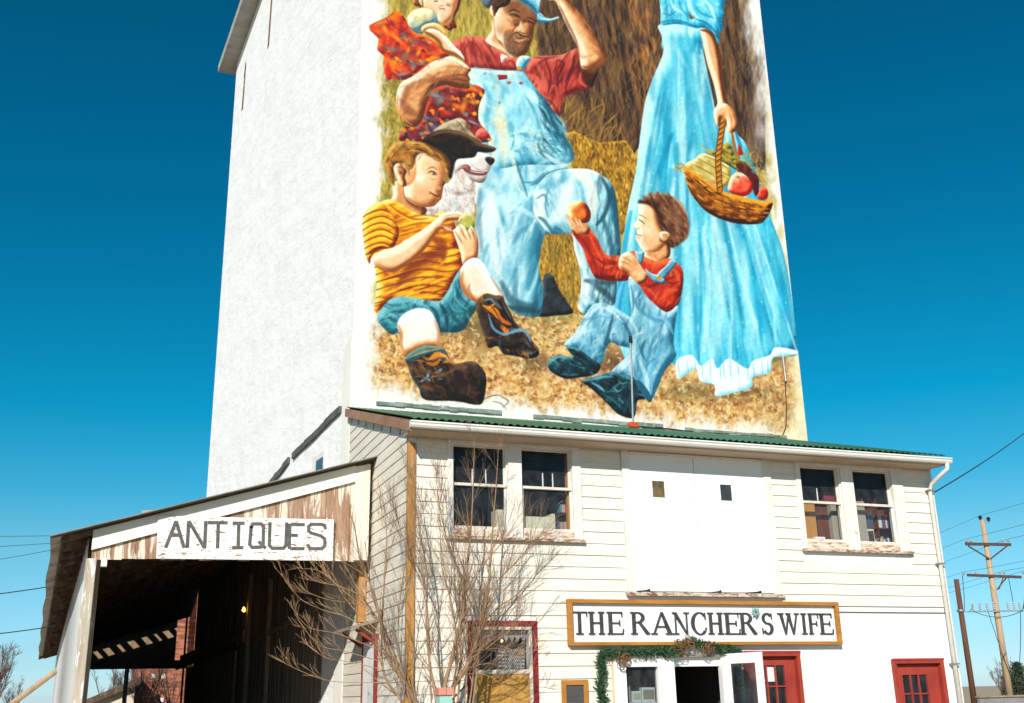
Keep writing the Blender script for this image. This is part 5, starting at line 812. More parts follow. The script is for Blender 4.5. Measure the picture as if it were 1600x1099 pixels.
# upper windows
def frame(b, x0, x1, z0, z1, t, y0, y1):
    b.box(x0, x0+t, y0, y1, z0, z1); b.box(x1-t, x1, y0, y1, z0, z1); b.box(x0+t, x1-t, y0, y1, z0, z0+t); b.box(x0+t, x1-t, y0, y1, z1-t, z1)
def pair(cas, gl, zm):
    b = MB(); x0, x1, z0, z1 = cas; t = .10
    b.box(x0, gl[0][0], -.045, .012, z0+.05, z1); b.box(gl[1][1], x1, -.045, .012, z0+.05, z1); b.box(gl[0][1]+.02, gl[1][0]-.02, -.040, .012, z0+.05, z1); b.box(gl[0][0], gl[0][1]+.02, -.042, .012, gl[0][3], z1); b.box(gl[1][0]-.02, gl[1][1], -.042, .012, gl[0][3], z1)
    c = b.build('window', M['trim'], sh_, bevel=.004); (gl is glassL) and MB().box(gl[1][1]-.045, gl[1][1]-.002, .126, .22, gl[1][2], gl[1][3]).build('inner_jamb', M['tan'], c)
    MB().box(x0-.02, x1+.02, -.10, .010, z0-.01, z0+.045).build('sill', M['sill'], c, bevel=.006)
    for g_ in gl:
        MB().box(g_[0]+.001, g_[1]+.019 if g_ is gl[0] else g_[1]-.001, -.034, .012, z0+.05, g_[2]+.004).build('lower_rail', M['peel'], c, bevel=.004)
        b = MB(); frame(b, g_[0]+.002, g_[1]-.002, g_[2]+.002, zm+.03, .035, .045, .085); b.box(g_[0]+.037, g_[1]-.037, .044, .086, g_[2]+.037, g_[2]+.062)
        frame(b, g_[0]+.002, g_[1]-.002, zm-.015, g_[3]-.002, .030, .09, .125); b.box(g_[0]+.01, g_[1]-.01, .012, .05, zm-.02, zm+.03); b.build('sash', M['sash'], c, bevel=.003)
        MB().quad((g_[0]+.03, .065, g_[2]+.03), (g_[1]-.03, .065, g_[2]+.03), (g_[1]-.03, .065, zm), (g_[0]+.03, .065, zm)).build('pane', M['glass'], c)
        MB().quad((g_[0]+.03, .108, zm), (g_[1]-.03, .108, zm), (g_[1]-.03, .108, g_[3]-.03), (g_[0]+.03, .108, g_[3]-.03)).build('pane', M['glass'], c)
    return c
pair(CASL, glassL, 5.17); pair(CASR, glassR, 5.16)
# interior shell
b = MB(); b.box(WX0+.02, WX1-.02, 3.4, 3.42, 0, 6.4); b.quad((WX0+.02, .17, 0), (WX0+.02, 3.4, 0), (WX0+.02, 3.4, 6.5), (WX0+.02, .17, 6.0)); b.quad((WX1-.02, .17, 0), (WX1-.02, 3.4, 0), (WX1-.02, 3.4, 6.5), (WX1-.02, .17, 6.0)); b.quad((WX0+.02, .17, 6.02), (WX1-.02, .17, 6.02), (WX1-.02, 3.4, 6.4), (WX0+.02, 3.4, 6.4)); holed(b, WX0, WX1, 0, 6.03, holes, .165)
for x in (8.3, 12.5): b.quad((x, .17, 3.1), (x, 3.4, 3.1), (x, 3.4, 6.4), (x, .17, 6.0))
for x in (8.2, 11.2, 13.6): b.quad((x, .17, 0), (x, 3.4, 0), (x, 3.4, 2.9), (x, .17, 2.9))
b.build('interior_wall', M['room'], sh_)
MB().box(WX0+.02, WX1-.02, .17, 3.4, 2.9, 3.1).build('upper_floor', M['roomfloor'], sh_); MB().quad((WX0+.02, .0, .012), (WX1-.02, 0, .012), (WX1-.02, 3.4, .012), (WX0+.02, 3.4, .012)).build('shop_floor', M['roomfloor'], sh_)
# loft door
ld = MB(); ld.box(8.98, 10.358, -.03, .010, 3.36, 5.90); ld.box(10.372, 11.93, -.03, .010, 3.36, 5.90); ldo = ld.build('loft_door', M['whitedoor'], sh_)
for k in range(3):
    pass
b = MB(); b.box(8.82, 8.98, -.055, .011, 3.34, 5.97); b.box(11.93, 12.10, -.055, .011, 3.34, 5.97); b.box(8.98, 11.93, -.050, .011, 5.90, 5.955); b.box(8.98, 11.93, -.09, -.05, 5.915, 5.945); b.build('casing', M['trim'], ldo, bevel=.004)
MB().box(8.78, 12.14, -.095, .010, 3.265, 3.335).build('sill', M['sill'], ldo, bevel=.005)
for x, w_ in ((8.99, .28), (10.55, .22), (11.3, .35)):
    MB().prism([(x, -.034, 3.338), (x+w_, -.034, 3.338), (x+w_, -.034, 3.40), (x+w_*.7, -.034, 3.375), (x+.02, -.034, 3.36)], (0, .004, 0)).build('gap', M['dark'], ldo)
for x0, x1, m_ in ((9.44, 9.70, 'tan'), (10.92, 11.17, 'dark')):
    b = MB(); frame(b, x0-.02, x1+.02, 5.075, 5.43, .02, -.042, -.029); pw = b.build('window', M['whitedoor'], ldo)
    MB().box(x0, x1, -.032, -.0305, 5.095, 5.41).build('pane', mat('dusty_pane_'+m_, (.09, .065, .025) if m_ == 'tan' else (.03, .03, .03), (.20, .14, .05) if m_ == 'tan' else (.05, .05, .05), (9, 9, 6), .15, spec=.6), pw)
MB().box(10.357, 10.373, -.012, .009, 3.38, 5.89).build('seam', M['crack'], ldo)
# lower left window
b = MB(); x0, x1, z0, z1 = LW; t = .09; b.box(x0, x0+t, -.04, .011, z0, z1); b.box(x1-t, x1, -.04, .011, z0, z1); b.box(x0+t, x1-t, -.04, .011, z1-t, z1); lw = b.build('window', M['redtrim'], sh_); lw['label'] = 'lower window in worn red trim with a checked cloth inside'
b = MB(); frame(b, 5.842, 6.928, .9, 2.728, .06, -.02, .05); b.box(5.90, 6.87, -.03, .05, 1.94, 2.01); b.build('sash', M['sash'], lw, bevel=.003)
MB().quad((5.90, .03, 2.0), (6.87, .03, 2.0), (6.87, .03, 2.68), (5.90, .03, 2.68)).build('pane', M['glass'], lw)
b = MB()
for i in range(7): b.box(5.903+i*.139, 5.903+i*.139+.136, .0, .03, .96, 1.86)
b.box(5.9, 6.87, -.012, .02, 1.86, 1.935); b.build('board_panel', M['yellowwood'], lw)
b = MB(); n = 24
for i in range(n): x = 6.30+.55*i/n; xx = x+.55/n; y = .16+.03*math.sin(i*1.3); y2 = .16+.03*math.sin((i+1)*1.3); b.quad((x, y, 2.02), (xx, y2, 2.02), (xx, y2, 2.36), (x, y, 2.36))
b.build('checked_curtain', M['check'], lw)
b = MB()
for i in range(9): x = 5.92+i*.105; b.poly([(x, .11, 2.66), (x+.10, .11, 2.66), (x+.10, .11, 2.56), (x+.05, .11, 2.47), (x, .11, 2.56)])
b.build('lace_trim', mat('grey_lace', (.42, .41, .39), (.3, .29, .28), (20, 20, 20)), lw)
o = MB().lathe((6.48, .3, 2.5), [(0, -.03), (.03, 0), (0, .03)], 8).build('light_bulb', emis('warm_bulb_glow', '#ffd27a', 6), base=(6.48, .3, 2.47)); tag(o, 'tiny warm bulb glowing behind the lower red-trimmed window', 'bulb')
# notice board
nb_ = thing('notice_board', 'small orange wood framed slate notice board beside the entrance', 'notice board', (7.69, -.02, 1.2)); b = MB(); frame(b, 7.44, 7.94, 1.1, 1.825, .085, -.06, -.022); b.build('frame', M['signframe'], nb_, bevel=.004); MB().box(7.525, 7.855, -.038, -.023, 1.18, 1.74).build('slate', M['chalk'], nb_)
# entrance
en = MB(); en.box(8.46, 8.60, -.04, .14, 0, 2.24); en.box(8.60, 8.69, -.05, .10, 0, 2.22); en.box(9.33, 9.66, -.05, .10, 0, 2.22); en.box(8.69, 9.33, -.05, .10, 2.03, 2.22); en.box(8.69, 9.33, -.05, .10, 0, .7); en.box(10.66, 10.72, -.03, .12, 0, 2.24)
eo = en.build('entrance', M['whitedoor'], sh_, bevel=.003); eo['label'] = 'white entrance framing with a display window'
MB().box(8.42, 8.50, -.03, .011, 0, 2.30).build('jamb', mat('pale_pine_jamb', (.72, .5, .3), (.62, .4, .22), (6, 6, 1)), eo)
MB().box(9.66, 10.66, -.035, .10, 2.19, 2.24).build('lintel', M['timber'], eo)
MB().box(9.66, 10.66, .06, .10, 2.03, 2.19).build('transom', M['whitedoor'], eo)
MB().quad((8.69, .05, .7), (9.33, .05, .7), (9.33, .05, 2.03), (8.69, .05, 2.03)).build('pane', M['glassdark'], eo)
# open white door leaf
H0 = np.array([10.735, -.055, 0]); dv = np.array([.235, -.85, 0]); wd = np.linalg.norm(dv); du = dv/wd; dn = np.array([du[1], -du[0], 0])
def leaf(b, u0, u1, z0, z1, t0=0., t1=.04): P = [H0+du*u0+dn*t0, H0+du*u1+dn*t0, H0+du*u1+dn*t1, H0+du*u0+dn*t1]; b.prism([(p[0], p[1], z0) for p in P], (0, 0, z1-z0))
dl = thing('open_door', 'open white shop door with a tall glass pane, swung out beside the red door', 'door', tuple(H0))
b = MB(); leaf(b, 0, .13, .02, 2.24); leaf(b, wd-.16, wd, .02, 2.24); leaf(b, .13, wd-.16, 2.06, 2.24); leaf(b, .13, wd-.16, .02, .4); b.build('frame', M['whitedoor'], dl, bevel=.003)
b = MB(); leaf(b, .13, wd-.16, .4, 2.06, .018, .022); b.build('pane', M['glassdark'], dl)
b = MB(); leaf(b, .26, .52, 1.30, 1.62, -.006, -.002); o = b.build('notice', M['paper'], base=tuple(H0)); tag(o, 'white paper notice taped inside the glass of the open white door', 'notice')
b = MB(); leaf(b, wd-.10, wd-.07, 1.0, 1.16, -.05, -.03); b.build('handle', M['steel'], dl)
# red hanging decoration
q = H0+du*(wd-.11)+dn*-.05; tn = thing('door_ornament', 'red and white christmas ornament hanging on the open white door', 'ornament', (q[0], q[1], 1.75))
MB().lathe((q[0], q[1], 1.9), [(0, .14), (.03, .1), (.055, .02), (.05, -.05), (0, -.08)], 8).build('red_cap', M['redcloth'], tn); MB().lathe((q[0], q[1], 1.74), [(0, .09), (.05, .05), (.055, 0), (.03, -.06), (0, -.08)], 8).build('white_ball', M['paper'], tn); MB().lathe((q[0], q[1], 1.60), [(0, .06), (.045, .0), (0, -.06)], 8).build('gold_bell', M['gold'], tn)
# shop display
def boxthing(name, lab, cat, x0, x1, y0, y1, z0, z1, m, lid=None, grp=None):
    t = thing(name, lab, cat, ((x0+x1)/2, (y0+y1)/2, z0), grp); MB().box(x0, x1, y0, y1, z0, z1).build('body', m, t, bevel=.006)
    if lid: MB().box(x0+.02, x1-.02, y0-.004, y0-.0005, z0+.04, z1-.04).build('label_card', lid, t)
    return t
sf = thing('display_shelf', 'white display shelf behind the glass beside the entrance', 'shelf', (9.0, .45, .7)); b = MB(); b.box(8.62, 9.5, .25, .6, 1.40, 1.43); b.box(8.62, 9.5, .25, .6, .95, .98); b.build('board', M['paper'], sf); MB().box(8.62, 8.65, .25, .6, .01, 1.43).build('upright', M['brown'], sf); MB().box(9.47, 9.5, .25, .6, .01, 1.43).build('upright', M['brown'], sf)
boxthing('gift_box', 'grey framed box leaning on the display shelf, leftmost item', 'box', 8.72, 8.93, .30, .40, 1.432, 1.72, M['beige'], M['cream']); boxthing('gift_box', 'white box in the middle of the display shelf', 'box', 8.96, 9.14, .30, .42, 1.432, 1.62, M['paper'], M['cream']); boxthing('gift_box', 'tall white box on the display shelf near its right end', 'box', 9.16, 9.42, .30, .42, 1.432, 1.68, M['paper'], M['beige']); boxthing('gift_box', 'dark red box on the lower board of the display shelf', 'box', 8.95, 9.25, .30, .45, .982, 1.16, M['maroon'], M['paper'])
ct = thing('shop_counter', 'dark wood counter inside the open entrance', 'counter', (10.2, 2.2, 0)); MB().box(9.55, 10.9, 2.0, 2.5, .013, 1.05).build('body', M['brown'], ct); MB().box(9.5, 10.95, 1.95, 2.55, 1.05, 1.09).build('top', M['roomfloor'], ct)
boxthing('picture_frame', 'pale framed print seen dimly through the open entrance', 'picture frame', 9.75, 10.0, 1.5, 1.52, 1.35, 1.72, M['brown'], M['cream'])
# red doors
def reddoor(x0, x1, zt, fx, cols, rows, zg0, zg1, gx0, gx1, lab):
    t = thing('red_door', lab, 'door', ((x0+x1)/2, 0, 0), 'red shop doors'); b = MB(); b.box(x0, x0+fx, -.05, .14, 0, zt); b.box(x1-fx, x1, -.05, .14, 0, zt); b.box(x0+fx, x1-fx, -.05, .14, zt-.09, zt); b.box(x0-.01, x1+.01, -.06, -.05, zt-.03, zt+.01); b.build('frame', M['red'], t, bevel=.004)
    b = MB(); a, c, d = x0+fx+.004, x1-fx-.004, zt-.10; b.box(a, gx0, .06, .10, .02, d); b.box(gx1, c, .06, .10, .02, d); b.box(gx0, gx1, .06, .10, zg1, d); b.box(gx0, gx1, .06, .10, .02, zg0); lf = b.build('door_leaf', M['red'], t, bevel=.004)
    b = MB(); frame(b, gx0-.03, gx1+.03, zg0-.03, zg1+.03, .03, .045, .062)
    for i in range(1, cols): x = gx0+(gx1-gx0)*i/cols; b.box(x-.013, x+.013, .05, .09, zg0, zg1)
    for i in range(1, rows): z = zg0+(zg1-zg0)*i/rows; b.box(gx0, gx1, .052, .088, z-.013, z+.013)
    b.build('muntin', M['red'], lf); MB().quad((gx0, .075, zg0), (gx1, .075, zg0), (gx1, .075, zg1), (gx0, .075, zg1)).build('pane', M['glass'], lf)
    MB().lathe((x1-fx-.09, .03, 1.0), [(0, .04), (.03, .02), (.03, -.02), (0, -.04)], 8).build('handle', M['gold'], t); return t
reddoor(11.13, 12.37, 2.28, .075, 3, 3, .9, 2.03, 11.46, 12.05, 'red panelled door half hidden behind the open white door'); reddoor(14.50, 15.75, 2.12, .085, 3, 3, .75, 1.82, 14.76, 15.36, 'red door with nine small panes at the right end of the shop')
o = MB().box(11.665, 11.84, .09, .096, 1.74, 2.0).build('paper_sign', M['paper'], base=(11.75, .09, 1.74)); tag(o, 'white sheet of paper behind the pane of the half hidden red door', 'paper')
# side door with little wood hood
sdr = thing('side_door', 'white side door in thin red trim under the little wooden hood', 'door', (WX0, 2.4, 0)); b = MB(); b.box(WX0-.06, WX0-.022, 2.0, 2.95, 0, 2.6); b.build('door_leaf', M['shedwall'], sdr); b = MB(); b.box(WX0-.08, WX0-.022, 2.95, 3.01, 0, 2.72); b.box(WX0-.08, WX0-.022, 1.94, 2.0, 0, 2.72); b.box(WX0-.08, WX0-.022, 2.0, 2.95, 2.6, 2.72); b.build('trim', M['redtrim'], sdr)
hd_ = thing('door_hood', 'little weathered wooden hood sticking out over the side door', 'hood', (WX0, 2.6, 2.75)); MB().prism([(WX0-.03, 1.95, 2.93), (WX0-.03, 3.5, 2.93), (WX0-.52, 3.5, 2.80), (WX0-.52, 1.95, 2.80)], (0, 0, .05)).build('hood_board', M['timber'], hd_)
for y_ in (2.1, 3.3): MB().beam((WX0-.03, y_, 2.55), (WX0-.4, y_, 2.80), .05, .05).build('bracket', M['redtrim'], hd_)
MB().box(WX0-.17, WX0-.024, 2.98, 3.2, 2.99, 4.05).build('trim_board', M['ochre'], sh_)
# ---------------- shop sign ----------------
sg = thing('shop_sign', 'long white shop sign with dark serif letters in an orange wood frame', 'sign', (10.5, -.02, 2.38)); SX0, SX1, SZ0, SZ1 = 7.585, 13.305, 2.395, 3.19
MB().box(SX0+.06, SX1-.06, -.055, -.022, SZ0+.05, SZ1-.05).build('board', M['signboard'], sg)
b = MB(); b.box(SX0, SX0+.075, -.14, -.022, SZ0, SZ1); b.box(SX1-.075, SX1, -.14, -.022, SZ0, SZ1); b.box(SX0+.075, SX1-.075, -.138, -.022, SZ1-.07, SZ1); b.box(SX0+.075, SX1-.075, -.138, -.022, SZ0, SZ0+.06); b.build('frame', M['signframe'], sg, bevel=.004)
TY = -.056; TH = .030; _k = [0]
LX = lambda p: float(np.interp(p, [893, 991, 1216, 1305], [7.655, 8.861, 11.937, 13.175])); LZ = lambda v: 2.588+.392*v
def glyph(b, px0, px1, strokes):
    x0, x1 = LX(px0), LX(px1); k = (x1-x0)
    for P in strokes:
        _k[0] += 1; d = TH+.0004*(_k[0] % 9); b.prism([(x0+k*u, TY, LZ(v)) for u, v in P], (0, -d, 0))
def bar(x, y, X, Y): return [(x, y), (X, y), (X, Y), (x, Y)]
def arcs(cx, cy, rx, ry, a0, a1, w0, w1, n=12):
    out = []; L = []
    for i in range(n+1):
        t = R(a0+(a1-a0)*i/n); wv = w0+(w1-w0)*abs(math.cos(t)); L.append((cx+rx*math.cos(t), cy+ry*math.sin(t), cx+(rx-wv)*math.cos(t), cy+(ry-wv*.62)*math.sin(t)))
    for p, q in zip(L, L[1:]): out.append([(p[0], p[1]), (q[0], q[1]), (q[2], q[3]), (p[2], p[3])])
    return out
sT = .055
def stem(x, w, s=.09): return [bar(x, 0, x+w, 1), bar(x-s, 0, x+w+s, sT), bar(x-s, 1-sT, x+w+s, 1)]
GL = {
 'T': [bar(.42, 0, .60, 1), bar(.28, 0, .74, sT), bar(0, 1-sT, 1, 1), [(0, 1), (.05, 1), (.04, .78), (0, .78)], [(.95, 1), (1, 1), (1, .78), (.96, .78)]],
 'H': stem(.12, .18)+stem(.70, .18)+[bar(.3, .48, .7, .54)],
 'E': stem(.14, .19)+[bar(.33, 1-sT, .93, 1), [(.87, 1), (.93, 1), (.93, .77), (.90, .77)], bar(.33, 0, .95, sT), [(.9, 0), (.96, 0), (1.0, .25), (.96, .25)], bar(.33, .48, .76, .53), bar(.74, .38, .79, .63)],
 'F': stem(.16, .22)+[bar(.38, 1-sT, 1, 1), [(.93, 1), (1, 1), (1, .75), (.96, .75)], bar(.38, .48, .82, .53), bar(.80, .38, .86, .63)],
 'I': stem(.34, .32, .2),
 'R': stem(.10, .17)+arcs(.36, .76, .40, .245, -90, 90, .07, .17)+[bar(.27, 1-sT, .38, 1), bar(.27, .515, .38, .57), [(.40, .53), (.56, .53), (1.0, .04), (1.0, 0), (.80, 0)]],
 'A': [[(.10, .03), (.17, .03), (.53, 1), (.47, 1)], [(.45, 1), (.55, 1), (.92, .03), (.74, .03)], bar(.26, .32, .74, .375), bar(0, 0, .28, sT), bar(.64, 0, 1, sT)],
 'N': [bar(.14, 0, .21, 1), bar(.02, 0, .34, sT), [(.02, 1), (.24, 1), (.86, .0), (.80, 0), (.72, .05)], bar(.79, 0, .86, 1), bar(.66, 1-sT, .98, 1), bar(.0, 1-sT, .24, 1)],
 'C': arcs(.54, .5, .50, .52, 48, 312, .07, .19, 20)+[[(.84, .98), (.89, .98), (.91, .68), (.86, .68)], [(.86, .30), (.93, .32), (.93, .24), (.86, .12)]],
 'S': arcs(.48, .74, .40, .27, 35, 258, .11, .20, 14)+arcs(.50, .27, .44, .28, 98, -152, .11, .22, 14)+[[(.80, .98), (.87, .98), (.89, .70), (.84, .70)], [(.05, .30), (.10, .30), (.13, .02), (.06, .02)]],
 'W': [[(.08, 1), (.22, 1), (.36, 0), (.30, 0)], [(.30, 0), (.36, 0), (.54, .98), (.49, .98)], [(.42, 1), (.56, 1), (.72, 0), (.66, 0)], [(.66, 0), (.72, 0), (.92, .98), (.87, .98)], bar(0, 1-sT, .28, 1), bar(.38, 1-sT, .60, 1), bar(.78, 1-sT, 1, 1)],
 "'": [[(.3, 1), (.8, 1), (.62, .72), (.45, .72)]]}
b = MB()
for ch, a, c in (('T', 893, 918), ('H', 919, 946), ('E', 948, 976), ('R', 987, 1015), ('A', 1017, 1051), ('N', 1050, 1076), ('C', 1077, 1103), ('H', 1103, 1128), ('E', 1128, 1154), ('R', 1153, 1180), ("'", 1179, 1184), ('S', 1188, 1208), ('W', 1215, 1250), ('I', 1251, 1263), ('F', 1263, 1281), ('E', 1281, 1305)): glyph(b, a, c, GL[ch])
b.build('lettering', M['letters'], sg)
c = np.array([11.43, -.11, 2.99]); b = MB()
for i in range(16):
    a = 2*math.pi*i/16; r1 = .115 if i % 2 == 0 else .07; t = np.array([math.cos(a), 0, math.sin(a)]); n_ = np.array([-math.sin(a), 0, math.cos(a)]); y = np.array([0, -.004-.002*(i % 4), 0])
    b.prism([c+y+t*.02-n_*.012, c+y+t*r1*.6-n_*.014, c+y+t*r1, c+y+t*r1*.6+n_*.014, c+y+t*.02+n_*.012], (0, .008, 0))
b.lathe(c, [(0, .0), (.03, 0)], 8); o = b.build('snowflake_ornament', M['tealorn'], base=tuple(c)); tag(o, 'small turquoise starry ornament pinned on the long shop sign', 'ornament')
# ---------------- garland ----------------
gp = [(943, 1099), (938, 1075), (942, 1050), (938, 1030), (946, 1019), (965, 1021), (985, 1018), (1005, 1020), (1030, 1017), (1050, 1020), (1064, 1009), (1085, 1004), (1105, 1010), (1130, 1013), (1152, 1018), (1153, 1035), (1149, 1060), (1152, 1090), (1148, 1130)]
GP = smooth(np.array([onY(x, y, -.13) for x, y in [(945, 1150)]+gp]), False, 10)
ga = thing('garland', 'green pine garland draped around and over the shop entrance', 'garland', tuple(GP[20]))
b = MB(); rg = random.Random(3)
seg = np.linalg.norm(np.diff(GP, axis=0), axis=1); cum = np.concatenate([[0], np.cumsum(seg)])
for i in range(5200):
    s_ = rg.uniform(0, cum[-1]); j = min(np.searchsorted(cum, s_)-1, len(seg)-1); j = max(j, 0); p = GP[j]+(GP[j+1]-GP[j])*((s_-cum[j])/seg[j]); t = (GP[j+1]-GP[j])/seg[j]
    d = np.array([rg.gauss(0, 1) for _ in range(3)]); d /= np.linalg.norm(d); d = d+t*.6; d /= np.linalg.norm(d); l = rg.uniform(.05, .13); sd_ = np.cross(d, [rg.gauss(0, 1) for _ in range(3)]); sd_ /= np.linalg.norm(sd_); wv = rg.uniform(.006, .014); q = p+np.array([rg.gauss(0, .028) for _ in range(3)])
    b.poly([q-sd_*wv*.5, q+d*l*.5-sd_*wv, q+d*l, q+d*l*.5+sd_*wv, q+sd_*wv*.5])
b.build('needles', M['pine'], ga)
for x, y in ((974, 1029), (1064, 1012), (1076, 1006), (1108, 1016)):
    p = onY(x, y, -.2); b = MB()
    for k in range(9):
        a = rg.uniform(0, 6.28); u = np.array([math.cos(a), 0, math.sin(a)]); v = np.array([-math.sin(a), -.3, math.cos(a)]); rr = rg.uniform(.06, .12); L_ = [p+u*rr*(1-math.cos(q))*.7+v*rr*.6*math.sin(q) for q in np.linspace(0, 6.28, 9)]
        b.tube(L_, .009, 4, False)
    b.build('bow', M['bow'], ga)
# things in the upstairs windows
SX = lambda px, py, Y: float(onY(px, py, Y)[0])
for k, (px_, gl) in enumerate(((738, 'first'), (759, 'second'), (848, 'third'), (863.5, 'fourth'))):
    x = SX(px_, 750, .15); t = thing('window_candle', 'white electric candle in the left upstairs window, %s from the left' % gl, 'candle', (x, .15, 5.2), 'electric candles in the windows'); MB().tube([(x, .15, 5.2), (x, .15, 5.42)], .013, 8).build('stick', M['candle'], t); MB().lathe((x, .15, 5.44), [(.003, .05), (.012, .02), (.008, -.02)], 6).build('bulb_tip', M['paper'], t)
x = SX(1276.6, 770, .15); t = thing('window_candle', 'white electric candle in the right upstairs window above the brown cabinet', 'candle', (x, .15, 5.19), 'electric candles in the windows'); MB().tube([(x, .15, 5.19), (x, .15, 5.42)], .013, 8).build('stick', M['candle'], t); MB().lathe((x, .15, 5.44), [(.003, .05), (.012, .02), (.008, -.02)], 6).build('bulb_tip', M['paper'], t)
xa, xb = SX(818, 820, .2), SX(863, 820, .2); t = boxthing('cream_crate', 'cream crate on the sill of the left upstairs window, right pane', 'crate', xa, xb, .2, .5, 4.30, 4.68, M['cream'], None); MB().box(xb-.02, xb+.05, .18, .52, 4.30, 4.74).build('end_board', M['cream'], t)
boxthing('cream_crate', 'small cream crate in the left upstairs window, left pane', 'crate', SX(776, 820, .2), SX(792, 820, .2), .2, .5, 4.30, 4.78, M['cream'])
def books(x0, n, y, z, lab, hmax=.28, rgb=None):
    r_ = random.Random(int(x0*100)+n); x = x0
    for i in range(n):
        w_ = r_.uniform(.022, .045); h = r_.uniform(.6, 1)*hmax; cnm, cc = r_.choice(rgb or [('red', (.3, .04, .03)), ('yellow', (.5, .4, .1)), ('cream', (.6, .55, .45)), ('blue', (.05, .1, .25)), ('green', (.05, .25, .2)), ('pink', (.5, .25, .25))])
        o = MB().box(x, x+w_, y, y+.16, z, z+h).build('book', mat('book_cover', cc), base=(x, y, z)); tag(o, lab, 'book', lab); x += w_+.003
books(SX(873, 820, .32), 6, .32, 4.40, 'books stacked upright in the left upstairs window beside the cream crate', .24); books(SX(876, 800, .34), 5, .34, 4.80, 'books on the tilted shelf in the left upstairs window', .26)
t = thing('wall_shelf', 'tilted little shelf inside the left upstairs window', 'shelf', (7.9, .4, 4.78)); MB().beam((SX(872, 810, .4), .4, 4.75), (8.12, .4, 4.80), .25, .02).build('board', M['brown'], t)
boxthing('wardrobe', 'orange tan wardrobe behind the right upstairs window', 'wardrobe', SX(1250, 800, .35), SX(1274, 800, .35), .35, .8, 3.11, 5.24, M['tan']); boxthing('cabinet', 'dark brown cabinet behind the right upstairs window', 'cabinet', SX(1276, 800, .42), SX(1301, 800, .42), .42, .9, 3.11, 5.15, M['brown']); boxthing('locker', 'grey beige metal locker behind the right upstairs window, left pane', 'locker', SX(1299, 800, .30), SX(1326, 800, .3), .30, .7, 3.11, 5.24, M['beige']); boxthing('storage_box', 'maroon box on top of the lockers in the right upstairs window', 'box', SX(1288, 780, .32), SX(1318, 780, .32), .32, .7, 5.242, 5.46, M['maroon'])
boxthing('locker', 'grey beige metal locker behind the right upstairs window, right pane', 'locker', SX(1330, 800, .25), SX(1352, 800, .25), .25, .7, 3.11, 5.28, M['beige']); boxthing('tissue_box', 'white tissue box on the sill of the right upstairs window', 'box', SX(1274, 835, .18), SX(1289, 835, .18), .18, .3, 4.38, 4.50, M['paper'], M['beige']); boxthing('storage_box', 'pale card box low in the right upstairs window', 'box', SX(1356, 840, .3), SX(1367, 840, .3), .3, .42, 4.36, 4.72, M['cream'], M['letters'])
t = thing('bookshelf', 'dark bookshelf behind the right upstairs window', 'bookshelf', (14.8, .6, 3.11)); b = MB(); b.box(14.55, 15.6, .62, .64, 3.11, 5.4); b.build('back_panel', M['brown'], t); b = MB(); 
for z_ in (4.30, 4.74): b.box(14.58, 15.6, .34, .62, z_, z_+.025)
b.build('shelf', M['brown'], t); b = MB(); b.box(14.55, 14.57, .34, .62, 3.11, 5.4); b.box(14.88, 14.90, .34, .62, 4.3, 5.4); b.build('side_panel', M['brown'], t)
books(14.93, 9, .36, 4.765, 'books on the upper board of the dark bookshelf', .30); books(14.78, 15, .36, 4.325, 'books on the lower board of the dark bookshelf', .26); books(14.62, 5, .36, 4.765, 'narrow books at the left end of the dark bookshelf', .34, [('blue', (.05, .08, .12)), ('grey', (.2, .22, .22))])
# ---------------- open shed (lean-to) ----------------
YG, YF = 2.6, 36.0
she = thing('open_shed', 'long open lean-to shed with peeling gable boards and a sagging corrugated roof', 'shed', (-.3, YG, 0))
def rx0(y): return -1.03+(-2.75+1.03)*(y-2.45)/(YF-2.45)
def rz0(y): return 4.35+(3.56-4.35)*(y-2.45)/(YF-2.45)+.10*math.sin(math.pi*min(max((y-2.45)/30, 0), 1))
def rx1(y): return 4.66 if y < TY0 else (onL(y, 0)[0]+.02 if y < TY1 else BX+(3.7-BX)*(y-TY1)/(YF-TY1))
def roofz(x, y):
    s = .303; return rz0(y)+s*(x-rx0(y))
def rstrip(b, ya, yb, xa=None, xb=None, dz=0., ny=1, amp=0., per=.2, sub=4):
    for k in range(ny):
        y0 = ya+(yb-ya)*k/ny; y1 = ya+(yb-ya)*(k+1)/ny
        A = (rx0(y0) if xa is None else xa, rx1(y0) if xb is None else xb); B = (rx0(y1) if xa is None else xa, rx1(y1) if xb is None else xb)
        b.quad((A[0], y0, roofz(A[0], y0)+dz), (A[1], y0, roofz(A[1], y0)+dz), (B[1], y1, roofz(B[1], y1)+dz), (B[0], y1, roofz(B[0], y1)+dz))
slots = [(-.62, -.40), (-.207, .096), (.375, .55), (.83, 1.15), (1.43, 1.71), (1.97, 2.12), (2.35, 2.64), (2.87, 3.07)]
S0, S1 = 35.0, 35.55
b = MB(); bt = MB()
edge = lambda y, i: .014*(1 if i % 2 else -1)
ys = np.arange(2.30, S0, .05)          # corrugated sheets, ribs running down the slope
n0 = len(bt.v)
for i, y in enumerate(ys):
    dz = .012*(1 if i % 2 else -1); x0 = rx0(max(y, 2.45))-.02*math.sin(y*.9)-.02; x1 = rx1(y)+.02
    bt.v += [(x0, y, roofz(x0, max(y, 2.45))+.035+dz), (x1, y, roofz(x1, max(y, 2.45))+.035+dz)]
bt.f += [(2*i, 2*i+1, 2*i+3, 2*i+2) for i in range(len(ys)-1)]
rstrip(bt, S1, YF+.4, dz=.035); xs = [rx0(35.2)]+[v-.21 for s in slots for v in s]+[rx1(35.2)]
for i in range(0, len(xs), 2): rstrip(bt, S0-.02, S1, xs[i], xs[i+1], .035)
bt.build('tin_roof', M['tin'], she)
b = MB(); ys = np.linspace(2.42, S0, 60)
